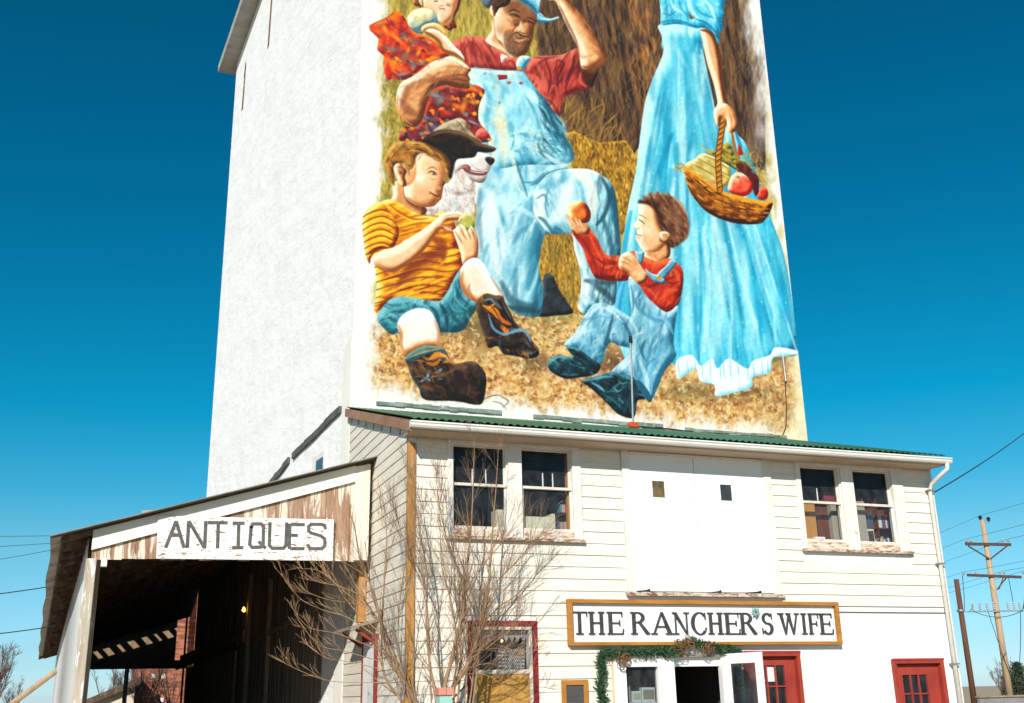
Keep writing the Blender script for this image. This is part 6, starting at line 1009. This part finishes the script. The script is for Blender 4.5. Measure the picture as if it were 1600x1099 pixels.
for y0, y1 in zip(ys, ys[1:]): b.quad((rx0(y0)+.17, y0, roofz(rx0(y0)+.17, y0)-.02), (rx1(y0), y0, roofz(rx1(y0), y0)-.02), (rx1(y1), y1, roofz(rx1(y1), y1)-.02), (rx0(y1)+.17, y1, roofz(rx0(y1)+.17, y1)-.02))
rstrip(b, S1, YF+.3, dz=-.02)
for i in range(0, len(xs), 2): rstrip(b, S0-.02, S1, xs[i], xs[i+1], -.02)
for i, s in enumerate(slots): b.quad((s[0]-.24, S1-.13, roofz(s[0], S1)-.01), (s[1]-.18, S1-.13, roofz(s[1], S1)-.01), (s[1]-.18, S1-.09, roofz(s[1], S1)-.01), (s[0]-.24, S1-.09, roofz(s[0], S1)-.01))
y = 3.3
while y < 34.6: b.beam((rx0(y)+.2, y, roofz(rx0(y)+.2, y)-.10), (rx1(y)-.02, y, roofz(rx1(y)-.02, y)-.10), .06, .13); y += 1.15
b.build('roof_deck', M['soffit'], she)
# gable front
wl_x = -.40
P = [(wl_x+.03, 4.035), (4.58, 4.105), (4.60, 6.0), (wl_x+.03, roofz(wl_x+.03, 2.6)-.05)]
b = MB(); x = wl_x+.03; k = 0
while x < 4.55:
    xb = min(x+random.uniform(.19, .27), 4.58); zb = lambda q: 4.035+.014*(q-wl_x)
    j = random.uniform(-.02, .008); b.prism([(x+.003, YG+(k % 2)*.003, zb(x)+j), (xb-.003, YG+(k % 2)*.003, zb(xb)+j), (xb-.003, YG+(k % 2)*.003, roofz(xb, 2.6)-.03), (x+.003, YG+(k % 2)*.003, roofz(x, 2.6)-.03)], (0, .025, 0)); x = xb; k += 1
b.build('gable_board', M['wornwood'], she)
f0 = onY(146, 838, 2.55); b = MB(); b.prism([(wl_x+.02, 2.54, 4.18), (4.30, 2.54, 5.63), (4.30, 2.54, roofz(4.30, 2.45)-.015), (wl_x+.02, 2.54, roofz(wl_x+.02, 2.45)-.015)], (0, .05, 0)); b.build('fascia', M['fascia'], she)
b = MB(); b.prism([(4.30, 2.545, 4.11), (4.585, 2.545, 4.115), (4.60, 2.545, 6.0), (4.30, 2.545, 5.93)], (0, .05, 0)); b.build('corner_trim', mat('faded_white_trim', (.70, .66, .58), (.60, .53, .44), (8, 8, .8), chips=((.38, .26, .18), .6, (7, 7, 1.2))), she)
MB().prism([(rx0(2.45)+.14, 2.50, roofz(rx0(2.45)+.14, 2.45)-.10), (wl_x, 2.50, roofz(wl_x, 2.45)-.10), (wl_x, 2.50, roofz(wl_x, 2.45)-.015), (rx0(2.45)+.14, 2.50, roofz(rx0(2.45)+.14, 2.45)-.015)], (0, .05, 0)).build('barge_end', M['soffit'], she)
b = MB(); b.prism([(rx0(2.45)-.01, 2.40, roofz(rx0(2.45)-.01, 2.45)+.0), (4.66, 2.40, roofz(4.66, 2.45)+.0), (4.66, 2.40, roofz(4.66, 2.45)+.055), (rx0(2.45)-.01, 2.40, roofz(rx0(2.45)-.01, 2.45)+.055)], (0, .10, 0)); b.build('edge_flashing', M['flashgreen'] if False else mat('dull_green_edge', (.10, .12, .085), (.14, .15, .11), (2, 2, 2), .6), she)
MB().box(-.45, -.275, 2.52, 2.70, 0, 4.03).build('corner_post', M['post'], she, bevel=.008)
pa, pb_ = onY(144.5, 900, 4.9)[0], onY(157, 880, 4.9)[0]; MB().box(pa, pb_, 4.9, 5.05, 0, 4.3).build('inner_post', M['post'], she, bevel=.006)
MB().box(-.20, -.10, 2.56, 2.70, 3.9, 4.04).build('bracket_block', M['trim'], she)
# left wall of vertical planks, splaying outward to the rear
xw = lambda y: -.43+(-2.02+.43)*(y-2.6)/(YF-2.6); b = MB(); y = 2.75; k = 0
while y < YF:
    y1 = min(y+.24, YF); zt = roofz(xw(y), y)-.12; o_ = .012*(k % 2); b.quad((xw(y)-o_, y, 0), (xw(y1)-o_, y1-.006, 0), (xw(y1)-o_, y1-.006, zt), (xw(y)-o_, y, zt)); y = y1; k += 1
b.build('plank_wall', M['shedwall'], she)
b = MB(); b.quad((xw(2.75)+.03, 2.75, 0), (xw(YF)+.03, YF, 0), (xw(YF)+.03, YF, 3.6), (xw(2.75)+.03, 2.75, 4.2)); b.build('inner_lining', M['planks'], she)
# far gable with its header, and the gap at its right end
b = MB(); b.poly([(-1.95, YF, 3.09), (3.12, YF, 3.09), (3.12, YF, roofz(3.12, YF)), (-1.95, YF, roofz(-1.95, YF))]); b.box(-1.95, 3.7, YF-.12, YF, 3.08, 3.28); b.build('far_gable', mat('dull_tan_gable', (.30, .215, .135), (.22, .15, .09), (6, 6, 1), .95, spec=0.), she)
b = MB(); b.box(-1.95, 3.7, YF-.16, YF-.121, 3.075, 3.45); b.build('far_header', M['planks'], she)
MB().box(.95, 1.14, YF-.3, YF-.17, 0, 3.1).build('far_post', M['trim'], she)  # brown post given a pale colour in place of light falling on it
# inner side: planks over the white elevator wall, darkened to carry its shade
b = MB(); y = 6.55; k = 0
while y < TY1:
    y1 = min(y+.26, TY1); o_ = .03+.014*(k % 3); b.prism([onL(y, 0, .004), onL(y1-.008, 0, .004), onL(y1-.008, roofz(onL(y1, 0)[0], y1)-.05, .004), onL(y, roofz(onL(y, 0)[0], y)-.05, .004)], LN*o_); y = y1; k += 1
b.build('shaded_inner_planks', M['planks'], she); b = MB(); y = TY1
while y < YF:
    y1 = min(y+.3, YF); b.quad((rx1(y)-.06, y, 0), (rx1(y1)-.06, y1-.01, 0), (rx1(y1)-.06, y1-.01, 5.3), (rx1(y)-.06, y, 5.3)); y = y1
b.build('rear_planks', mat('shade_black_planks', (.03, .025, .022), (.018, .015, .013), (6, 6, 1), 1., spec=0.), she)  # deep shade at the rear wall is put into this near-black colour
MB().box(3.47, 3.56, YF-.35, YF-.2, 0, 5.4).build('far_jamb', M['post'], she)
b = MB(); b.beam(onL(23.0, 2.98, .11), onL(13.6, 3.32, .11), .07, .34); b.build('door_track_board', M['timber'], she)
b = MB(); b.tube([onL(23.2, 2.72, .2), onL(13.9, 3.12, .2)], .05, 8); b.build('door_track', M['poledark'], she)
b = MB(); b.prism([onL(21.5, .1, .12), onL(14.3, .1, .12), onL(14.3, 2.95, .12), onL(21.5, 2.68, .12)], LN*.05); b.build('sliding_door', M['planks2'], she)
MB().beam(onL(11.8, 3.15, .12), onL(6.7, 3.55, .12), .05, .12).build('brace_timber', M['timber'], she)
for y_, z_ in ((10.9, 4.6), (13.1, 5.)): MB().beam(onL(y_, 0, .12), onL(y_, z_, .12), .1, .14, up=LDIR).build('stud', M['timber'], she)
bp_ = onL(13.2, 3.99, .25); o = MB().lathe(tuple(bp_), [(0, -.055), (.04, -.03), (.05, 0), (.03, .04), (.02, .08)], 10).build('light_bulb', emis('lamp_glow', '#ffc83c', 9), base=tuple(bp_)); tag(o, 'small bare bulb glowing yellow deep inside the dark shed', 'bulb')
# sign on the gable
sA = thing('antiques_sign', 'chipped white board reading ANTIQUES in faded grey paint on the shed gable', 'sign', (2.3, 2.5, 4.06))
q = [onY(247, 806, 2.5), onY(522, 812, 2.5), onY(520, 876.5, 2.5), onY(244, 873, 2.5)]
b = MB(); q0 = [np.array([p[0], 2.50, p[2]]) for p in q]; b.prism(q0, (0, .035, 0)); b.build('board', M['antiq'], sA, bevel=.003)
S_ = lambda P: [onY(230+x/5.161, 790+y/5.161, 2.495) for x, y in P]
AN = [[(148, 342), (233, 125)], [(233, 125), (297, 342)], [(195, 240), (272, 240)], [(322, 342), (335, 125)], [(335, 125), (462, 342)], [(462, 345), (473, 125)], [(490, 138), (648, 140)], [(573, 150), (567, 345)], [(690, 143), (785, 143)], [(738, 150), (733, 332)], [(685, 340), (775, 340)],
      [(838, 175), (852, 148), (918, 148), (938, 172), (935, 308), (918, 335), (846, 338), (826, 312), (838, 175)], [(898, 290), (955, 345)], [(990, 143), (985, 322), (1008, 345), (1098, 345), (1118, 322), (1125, 145)], [(1150, 147), (1145, 350)], [(1158, 153), (1270, 155)], [(1155, 240), (1215, 242)], [(1153, 348), (1268, 348)], [(1437, 185), (1430, 160), (1400, 152), (1322, 152), (1300, 172), (1302, 205), (1322, 222), (1400, 245), (1432, 270), (1432, 325), (1408, 348), (1312, 348), (1296, 320)]]
b = MB(); k = 0
for P in AN:
    Q = S_(P)
    for a, c_ in zip(Q, Q[1:]):
        k += 1; t = c_-a; t[1] = 0; L_ = np.linalg.norm(t); t /= L_; n_ = np.array([-t[2], 0, t[0]])*.030; e = t*.018 if len(P) > 2 else t*0; y = np.array([0, -.0005*(k % 7), 0]); b.prism([a-n_-e+y, c_-n_+e+y, c_+n_+e+y, a+n_-e+y], (0, .004, 0))
b.build('lettering', M['ink'], sA)
# leaning brace pole outside the shed
a = onX(87, 1048, xw(9)-.05); t = thing('brace_pole', 'pale wooden pole leaning against the outside of the shed wall', 'pole', (-3.4, 8.5, 0))
pA = onY(86, 1050, 12.0); pB = onY(20, 1099, 11.0); pC = pB+(pB-pA)*1.6; pC[2] = max(pC[2], 0)
MB().tube([pA, pB, pC], .07, 8).build('pole', M['pole'], t)
# small roof vent beyond the shed roof edge
p = onY(238, 806, 7.5); t = thing('roof_vent', 'small tan metal vent on the shed roof', 'vent', (p[0], 7.5, roofz(p[0], 7.5)))
b = MB(); b.box(p[0]-.16, p[0]+.16, 7.3, 7.8, roofz(p[0], 7.5), p[2]+.0); b.build('stack', M['gate'], t); MB().prism([(p[0]-.24, 7.2, p[2]), (p[0]+.22, 7.2, p[2]+.05), (p[0]+.22, 7.2, p[2]+.10), (p[0]-.24, 7.2, p[2]+.06)], (0, .7, 0)).build('cap', M['tin'], t)
# ---------------- behind the shed ----------------
br = thing('brick_building', 'red brick building glimpsed through the open shed', 'building', (6, 46, 0)); x0 = onY(213, 1060, 46)[0]; b = MB(); b.box(x0, x0+14, 46, 58, 0, 8.5); b.build('brick_wall', M['brick'], br); MB().box(x0-.1, x0+14.1, 45.9, 58.1, 8.5, 8.8).build('parapet', M['conc'], br)
b = MB()
for x, y in ((256, 1057), (252, 1094), (239, 1057)): p = onY(x, y, 45.98); b.box(p[0]-.12, p[0]+.12, 45.95, 46, p[2]-.12, p[2]+.12)
b.build('white_patch', M['paper'], br)
cs = thing('cream_outbuilding', 'cream outbuilding with a sloping roof behind the open shed', 'outbuilding', (0, 43, 0)); A = onY(140, 1098, 43); B_ = onY(192, 1080, 43); C_ = onY(214, 1071, 43)
MB().prism([(A[0]-3, 43, 0), (C_[0]-.1, 43, 0), (C_[0]-.1, 43, C_[2]), (A[0]-3, 43, C_[2]-(C_[0]-A[0]+2.9)*.42)], (0, 2.5, 0)).build('wall', M['creamwall'], cs); MB().prism([(A[0]-3, 42.6, C_[2]-(C_[0]-A[0]+2.9)*.42), (C_[0]+.2, 42.6, C_[2]+.1), (C_[0]+.2, 42.6, C_[2]+.45), (A[0]-3, 42.6, C_[2]-(C_[0]-A[0]+2.9)*.42+.3)], (0, 3.3, 0)).build('roof', M['soffit'], cs)
# ---------------- bare shrubs, trees ----------------
def grow(b, P, r0, r1, rg, lvl, nch, lmul=1., up=.35, spread=.55, r_min=.0018, maxlvl=2):
    P = smooth(np.array(P), False, 4); n = len(P); rr = [r0+(r1-r0)*(i/(n-1))**.8 for i in range(n)]
    b.tube(P, rr, 6 if lvl == 0 else (4 if lvl == 1 else 3), lvl < 1)
    if lvl >= maxlvl: return
    L_ = np.linalg.norm(np.diff(P, axis=0), axis=1).sum()
    for k in range(nch):
        t = rg.uniform(.22 if lvl == 0 else .12, .98); i = min(int(t*(n-1)), n-2); p = P[i]+(P[i+1]-P[i])*(t*(n-1)-i); tg = P[i+1]-P[i]; tg /= np.linalg.norm(tg)+1e-9
        s = np.cross(tg, [rg.gauss(0, 1), rg.gauss(0, .7), rg.gauss(0, 1)]); s /= np.linalg.norm(s)+1e-9
        d = tg+s*spread*rg.uniform(.6, 1.5)+np.array([0, 0, up*rg.uniform(.2, 1.2)]); d /= np.linalg.norm(d)
        l = lmul*rg.uniform(.45, 1.25)*(1.05-.5*t)*(1 if lvl == 0 else .5); c = np.array([rg.gauss(0, .10), rg.gauss(0, .08), rg.uniform(-.02, .22)])*l
        q = [p, p+d*l*.4+c*.25, p+d*l*.75+c*.7, p+d*l+c*1.3]
        ra = max(min(rr[i]*.55, .012 if lvl == 0 else .0055), r_min); grow(b, q, ra, r_min, rg, lvl+1, max(2, int(nch*.55)), lmul, up, spread, r_min, maxlvl)
Z2 = lambda P, Y, dy=0.: [onY(400+x/3.0625, 740+y/3.0625, Y+dy*i) for i, (x, y) in enumerate(P)]
rg = random.Random(11)
s1_ = thing('bare_shrub', 'leafless shrub with long arching twigs by the shed opening', 'shrub', (4.6, -.9, 0), 'bare shrubs in front of the shop'); s2__ = thing('bare_shrub', 'leafless multi-stemmed shrub before the red-trimmed window, taller of the two', 'shrub', (5.1, -.8, 0), 'bare shrubs in front of the shop')
def clump(root, stems, arcs_, base, seed, nch):
    rg = random.Random(seed)
    for k, (P, r0, dy) in enumerate(stems):
        Q = Z2(P, -.75, dy); Q = [np.array([base[0]+rg.uniform(-.08, .08)+.3*(Q[0][0]-base[0]), base[1], .0]), Q[0]*.5+np.array([base[0]+.6*(Q[0][0]-base[0]), base[1], .75])*.5]+Q
        b = MB(); grow(b, Q, r0*(1.2+.4*rg.random()), .004, rg, 0, nch, .8); b.build('stem', M['bark'], root, smooth=True)
    for k, (P, r0, dy) in enumerate(arcs_):
        b = MB(); grow(b, Z2(P, -.75, dy), r0*1.15, .0028, rg, 0, int(nch*.5), .42, .6, .5, .0022, 2); b.build('branch', M['twig'], root)
clump(s1_, [([(760, 1095), (640, 880), (600, 720), (560, 560), (500, 420), (470, 250), (440, 190)], .030, -.02), ([(700, 1095), (620, 980), (600, 830), (612, 560), (625, 300), (600, 60)], .024, .03), ([(740, 1095), (690, 960), (640, 800), (560, 600), (535, 420), (520, 330)], .020, .05), ([(770, 1099), (720, 1000), (680, 850), (690, 600), (720, 400), (760, 250)], .018, -.05)],
      [([(560, 770), (440, 690), (310, 650), (200, 590), (120, 480)], .008, -.03), ([(600, 850), (400, 770), (260, 740), (190, 670)], .007, -.06), ([(620, 1000), (440, 1000), (320, 985), (180, 930), (105, 885)], .006, -.05), ([(600, 720), (430, 570), (310, 470), (215, 455)], .008, .02), ([(590, 760), (460, 640), (360, 500), (280, 420)], .008, .03), ([(570, 680), (470, 520), (420, 420), (400, 330)], .007, .0), ([(600, 900), (420, 850), (300, 820), (200, 700)], .006, -.06), ([(610, 940), (440, 900), (330, 880), (220, 800)], .006, .04), ([(540, 600), (400, 540), (300, 520), (205, 460)], .006, -.02), ([(560, 640), (450, 620), (330, 600), (230, 560)], .006, .05)], (4.75, -.8), 21, 17)
clump(s2__, [([(900, 1040), (950, 830), (990, 650), (1010, 450), (1030, 250), (1040, 20), (1045, -150)], .036, -.02), ([(930, 1050), (1010, 920), (1080, 720), (1110, 560), (1130, 300), (1150, 50), (1160, -120)], .038, .02), ([(1085, 700), (1120, 560), (1180, 490), (1230, 440), (1330, 330), (1420, 250)], .014, .03), ([(860, 1070), (830, 900), (815, 700), (818, 500), (790, 300), (760, 120), (740, -60)], .026, .03), ([(960, 800), (930, 600), (890, 450), (880, 250), (865, 50)], .016, -.05), ([(1000, 560), (960, 440), (910, 300), (870, 100), (860, -60)], .012, .04), ([(990, 640), (1060, 470), (1180, 330), (1260, 200)], .012, -.05), ([(1060, 780), (1150, 650), (1270, 560), (1400, 380)], .012, -.08), ([(1020, 880), (1100, 840), (1200, 760), (1290, 690)], .012, -.10), ([(820, 640), (790, 480), (700, 300), (660, 120)], .011, .05)],
      [([(1000, 900), (1100, 850), (1180, 860), (1260, 900)], .006, -.05), ([(1010, 930), (1110, 910), (1200, 930), (1290, 980)], .006, -.03), ([(1040, 860), (1140, 790), (1240, 770), (1320, 740)], .006, -.04), ([(1000, 960), (1080, 960), (1150, 990), (1210, 1050)], .005, -.02), ([(1060, 820), (1150, 820), (1250, 850), (1330, 850)], .006, -.06)], (5.1, -.75), 33, 21)
def baretree(x, y, h, seed, lab, m, sp=.55, grp='bare trees far behind the buildings'):
    rg = random.Random(seed); t = thing('bare_tree', lab, 'tree', (x, y, 0), grp); b = MB()
    trunk = [np.array([x, y, 0]), np.array([x+rg.uniform(-.2, .2), y, h*.2]), np.array([x+rg.uniform(-.3, .3), y, h*.45])]
    b.tube(trunk, [h*.028, h*.022, h*.014], 7); b.build('trunk', m, t); b = MB()
    for k in range(10):
        a = rg.uniform(0, 6.28); q = rg.uniform(.25, .8); d = np.array([math.cos(a)*q, math.sin(a)*q, 1]); d /= np.linalg.norm(d); p = trunk[1]+(trunk[2]-trunk[1])*rg.uniform(0, 1); l = h*rg.uniform(.45, .72)
        grow(b, [p, p+d*l*.4, p+d*l*.75+np.array([0, 0, .05*h]), p+d*l+np.array([0, 0, .12*h])], h*.010, h*.0016, rg, 0, 14, h*.20, .3, .6, h*.0014, 2)
    b.build('crown', m, t); return t
for k, (px, Y, h, lab) in enumerate(((-4, 62, 5.0, 'leafless brown tree at the left edge, tallest of the group'), (26, 66, 2.7, 'low leafless thicket tree beside the leaning pole'), (232, 39.5, 3.4, 'leafless tree against the red brick wall behind the shed'), (264, 41, 3.3, 'leafless small tree right of the far shed post'), (172, 54, 3.3, 'leafless twigs against the sky behind the shed'), (1568, 52, 3.0, 'leafless low tree beside the utility pole foot'), (1560, 60, 2.6, 'leafless thin shrub left of the juniper'))):
    baretree(onY(px, 1060, Y)[0], Y, h, 50+k, lab, M['twigfar'])
def leafbush(name, lab, x, y, h, w_, m, seed):
    t = thing(name, lab, 'bush', (x, y, 0)); rg = random.Random(seed); b = MB(); b.tube([(x, y, 0), (x, y, h*.7)], [.12, .04], 6); b.build('trunk', M['poledark'], t); b = MB()
    for i in range(2600):
        u = rg.uniform(.05, 1); rr = w_*(1.05-u)**.7*rg.uniform(.3, 1)*(.8+.4*math.sin(i*.37)); a = rg.uniform(0, 6.28); p = np.array([x+rr*math.cos(a), y+rr*math.sin(a), u*h]); d = np.array([math.cos(a)*.6+rg.gauss(0, .4), math.sin(a)*.6+rg.gauss(0, .4), .7+rg.gauss(0, .4)]); d /= np.linalg.norm(d); s = np.cross(d, [rg.gauss(0, 1), rg.gauss(0, 1), rg.gauss(0, 1)]); s /= np.linalg.norm(s); l = rg.uniform(.10, .26); b.poly([p-s*.02, p+d*l*.5-s*.05, p+d*l, p+d*l*.5+s*.05])
    b.build('crown', m, t)
p = onY(1592, 1060, 47); leafbush('juniper_bush', 'dark green juniper bush beside the utility pole at the right edge', p[0], 47, 3.1, 1.5, M['conifer'], 8)
p = onY(1575, 1072, 49); leafbush('juniper_bush', 'lower dark bush just left of the right-edge juniper', p[0]+.6, 49, 2.1, 1.2, M['hill'], 9)
xa = onY(1504, 1092, 40)[0]; lw_ = thing('low_wall', 'long low concrete wall at the foot of the utility poles', 'wall', (xa+8, 40, 0)); b = MB()
for i in range(12): b.box(xa+i*2.0, xa+i*2.0+1.98, 38.5, 38.75, 0, .83)
b.build('wall_panel', M['conc'], lw_); MB().box(xa-.05, xa+24, 38.4, 38.8, .83, .93).build('coping', M['timber'], lw_)
# ---------------- utility poles and wires ----------------
PB = np.array([56.79, 40., 0.]); PH = 12.6; pd = np.array([math.sin(R(18.4)), math.cos(R(18.4)), 0]); pr = np.array([pd[1], -pd[0], 0])
up_ = thing('utility_pole', 'tall pale wooden utility pole with two crossarms and a row of switches', 'utility pole', tuple(PB))
MB().tube([PB, PB+(0, 0, PH*.5), PB+(0, 0, PH)], [.24, .20, .16], 12).build('pole', M['pole'], up_, smooth=True)
def ins(c): b = MB(); b.lathe(c, [(.02, -.05), (.04, 0), (.10, .04), (.05, .08), (.10, .13), (.06, .17), (.07, .22), (0, .24)], 8); b.build('insulator', M['ceramic'], up_)
def dins(c): b = MB(); b.lathe(c, [(.03, -.1), (.05, 0), (.14, .05), (.06, .1), (.17, .17), (.08, .24), (.09, .28), (0, .3)], 8); b.build('insulator', M['iron'], up_)
tz = PH; dins(PB+(0, 0, tz)-pr*.12); dins(PB+(0, 0, tz-.1)+pr*.45)
MB().beam(PB+(0, 0, tz-.25), PB+pr*.5+(0, 0, tz-.1), .06, .06).build('bracket', M['steel'], up_)
z1 = 10.87; ar_ = MB().beam(PB-pr*1.55+(0, 0, z1+.05)-pd*.2, PB+pr*1.65+(0, 0, z1-.05)-pd*.2, .12, .2).build('crossarm', M['arm'], up_)
b = MB(); b.beam(PB-pr*1.4+(0, 0, z1-.1)-pd*.25, PB-pr*.05+(0, 0, z1-1.0)-pd*.25, .07, .09); b.beam(PB+pr*1.4+(0, 0, z1-.1)-pd*.25, PB+pr*.05+(0, 0, z1-1.0)-pd*.25, .07, .09); b.build('arm_brace', M['arm'], up_)
for o_ in (-1.45, -1.15, 1.1, 1.5): ins(PB+pr*o_+(0, 0, z1+.15)-pd*.2)
z2 = 8.7; MB().beam(PB-pr*1.75+(0, 0, z2+.1)-pd*.2, PB+pr*2.0+(0, 0, z2-.1)-pd*.2, .12, .18).build('crossarm', M['arm'], up_)
b = MB(); b.beam(PB+pr*.3+(0, 0, z2-.9)-pd*.2, PB+pr*.75+(0, 0, z2-.1)-pd*.2, .05, .07); b.beam(PB+pr*.3+(0, 0, z2-.9)+pd*.1, PB+pr*1.1+(0, 0, z2-.1)+pd*.1, .05, .07); b.build('arm_brace', M['poledark'], up_)
for o_ in (-2.0, -1.1, .55, .85, 2.2): ins(PB+pr*o_+(0, 0, z2+.12)-pd*.2)
z3 = 6.35; b = MB(); b.beam(PB-pr*1.9+(0, 0, z3)-pd*.25, PB+pr*1.7+(0, 0, z3)-pd*.25, .08, .10); b.build('switch_rail', M['steel'], up_)
for i, o_ in enumerate((-1.75, -1.25, -.75, -.3, .7, 1.1, 1.5)):
    c = PB+pr*o_+(0, 0, z3+.1)-pd*.3; b = MB(); b.lathe(c, [(.04, 0), (.09, .04), (.05, .1), (.09, .16), (.05, .22), (.09, .28), (.05, .34), (.08, .4), (0, .44)], 8); b.beam(c+(0, 0, .45)-pr*.2, c+(0, 0, .5)+pr*.2, .04, .04); b.build('switch', M['ceramic'], up_)
P2 = np.array([53.7, 40., 0]); p2 = thing('utility_pole', 'short dark brown utility pole stub beside the corner downspout', 'utility pole', tuple(P2)); MB().tube([P2, P2+(.02, 0, 8.45)], [.20, .17], 10).build('pole', M['poledark'], p2, smooth=True); MB().lathe(P2+(0, 0, 6.3), [(.23, 0), (.26, .05), (.26, .12), (.23, .16)], 10).build('band', M['steel'], p2)
def sag(a, c, s, n=14): a, c = np.array(a, float), np.array(c, float); return [a+(c-a)*i/n-np.array([0, 0, 4*s*(i/n)*(1-i/n)]) for i in range(n+1)]
def line(lab, segs, r=.012, grp='power lines on the utility pole'):
    t = thing('power_line', lab, 'power line', tuple(segs[0][0]), grp); b = MB()
    for s in segs: b.tube(s, r, 4, False)
    b.build('wire', M['wire'], t)
top = PB+(0, 0, tz+.3)-pr*.12
for lab, q, dzf in (('wire over the very top of the utility pole', top, .0), ('wire on the left end of the upper crossarm', PB-pr*1.45+(0, 0, z1+.4), 0), ('wire on the right end of the upper crossarm', PB+pr*1.5+(0, 0, z1+.35), 0), ('wire on the left end of the lower crossarm', PB-pr*2.0+(0, 0, z2+.3), 0), ('wire on the right end of the lower crossarm', PB+pr*2.2+(0, 0, z2+.3), 0), ('thin wire near the middle of the lower crossarm', PB+pr*.85+(0, 0, z2+.35), 0)):
    line(lab, [sag(q, q+pd*75+(0, 0, dzf), .7), sag(q, q-pd*45+(0, 0, dzf), .4)], .011)
for lab, a, c, s in (('drooping jumper wire from the switch row to the short brown pole', PB-pr*1.7+(0, 0, z3+.5)-pd*.3, P2+(.1, -.2, 6.4), .3), ('cable loop hanging under the switch row', PB-pr*1.8+(0, 0, z3+.05)-pd*.3, PB+pr*1.7+(0, 0, z3+.05)-pd*.3, .45), ('hanging jumper on the right of the pale utility pole', PB+pr*1.1+(0, 0, z2)-pd*.2, PB+pr*1.1+(0, 0, z3+.5)-pd*.3, .15), ('cable running down the right side of the pale utility pole', PB+pr*1.5+(0, 0, z3)-pd*.3, PB+pr*.9+(0, 0, 2.6), .3), ('cable running down the left side of the pale utility pole', PB-pr*.75+(0, 0, z3)-pd*.3, PB+pr*.15-pd*.3+(0, 0, 2.0), .2), ('jumper from the short brown pole up to the lower crossarm', P2+(0, -.2, 6.5), PB-pr*2.0+(0, 0, z2+.1), .9), ('long cable falling from the right end of the lower crossarm', PB+pr*2.0+(0, 0, z3+.3), PB+pr*2.6+(0, 0, 3.4), -.05)): line(lab, [sag(a, c, s)], .022, 'cables hung on the utility poles')
e1 = onY(1600, 660, 9.0); s0 = np.array([16.12, .6, 5.35]); line('thick black service cable rising to the right from the shop corner', [sag(s0, s0+(e1-s0)*2.2, .35)], .016, 'service cables on the buildings')
e2 = PB+pr*1.7+(0, 0, z3+.1)-pd*.3; e3 = onY(1600, 905, 34); line('heavy cable curving up and away from the switch row', [sag(e2, e2+(e3-e2)*2.0, .5)], .035, 'cables hung on the utility poles')
for lab, a, c in (('single wire reaching the shed roof edge from the left, upper of two', (0, 923), (78, 915)), ('single wire reaching the shed wall from the left, lower of two', (0, 985), (64, 980)), ('thin faint wire high on the left behind the shed roof', (0, 836), (95, 836)), ('thin faint wire behind the shed roof, second from top', (0, 852), (92, 847)), ('thin faint wire sloping down left behind the shed roof', (0, 872), (84, 858))):
    near = lab.startswith('single'); Y = 14 if near else 60; A = onY(*a, Y); C_ = onY(*c, Y); d = C_-A; line(lab, [sag(A-d*3, C_+d*(.35 if near else .8), .1)], .014 if near else .016, 'wires left of the shed')
# ---------------- yard ornaments ----------------
bh_ = thing('birdhouse', 'birdhouse post with a salmon pink roof and mint green box in front of the shop', 'birdhouse', (5.2, -1.3, 0)); c = onY(694, 1076, -1.3); x, z = c[0], c[2]
MB().box(x-.045, x+.045, -1.345, -1.255, 0, z-.2).build('post', M['post'], bh_); MB().box(x-.10, x+.10, -1.4, -1.2, z-.22, z-.10).build('box', M['teal'], bh_); b = MB(); b.box(x-.12, x+.0, -1.43, -1.17, z-.10, z+.012); b.box(x+.004, x+.12, -1.43, -1.17, z-.10, z+.012); b.build('roof', M['pink'], bh_, bevel=.006)
sc_ = thing('iron_scroll', 'black iron scroll trellis beside the birdhouse', 'trellis', (5.6, -1.2, 0)); b = MB()
for px_ in (708, 717, 728): p = onY(px_, 1102, -1.2); b.tube([p+np.array([.05*math.cos(a), 0, .05*math.sin(a)]) for a in np.linspace(0, 6.28, 12)], .007, 5, False)
p = onY(716, 1110, -1.2); b.tube([(p[0]-.2, -1.2, p[2]-.06), (p[0]+.3, -1.2, p[2]-.06)], .008, 5); b.tube([(p[0]-.2, -1.2, 0), (p[0]-.2, -1.2, p[2])], .01, 5); b.tube([(p[0]+.3, -1.2, 0), (p[0]+.3, -1.2, p[2])], .01, 5); b.build('scroll', M['iron'], sc_)
hk = thing('hanging_rod', 'thin black iron rod slanting up to the red-trimmed window', 'rod', (5.7, -.6, 0)); MB().tube([onY(705, 1095, -.8), onY(740, 1058, -.4), onY(743, 1054, -.05)], .012, 6).build('rod', M['iron'], hk)
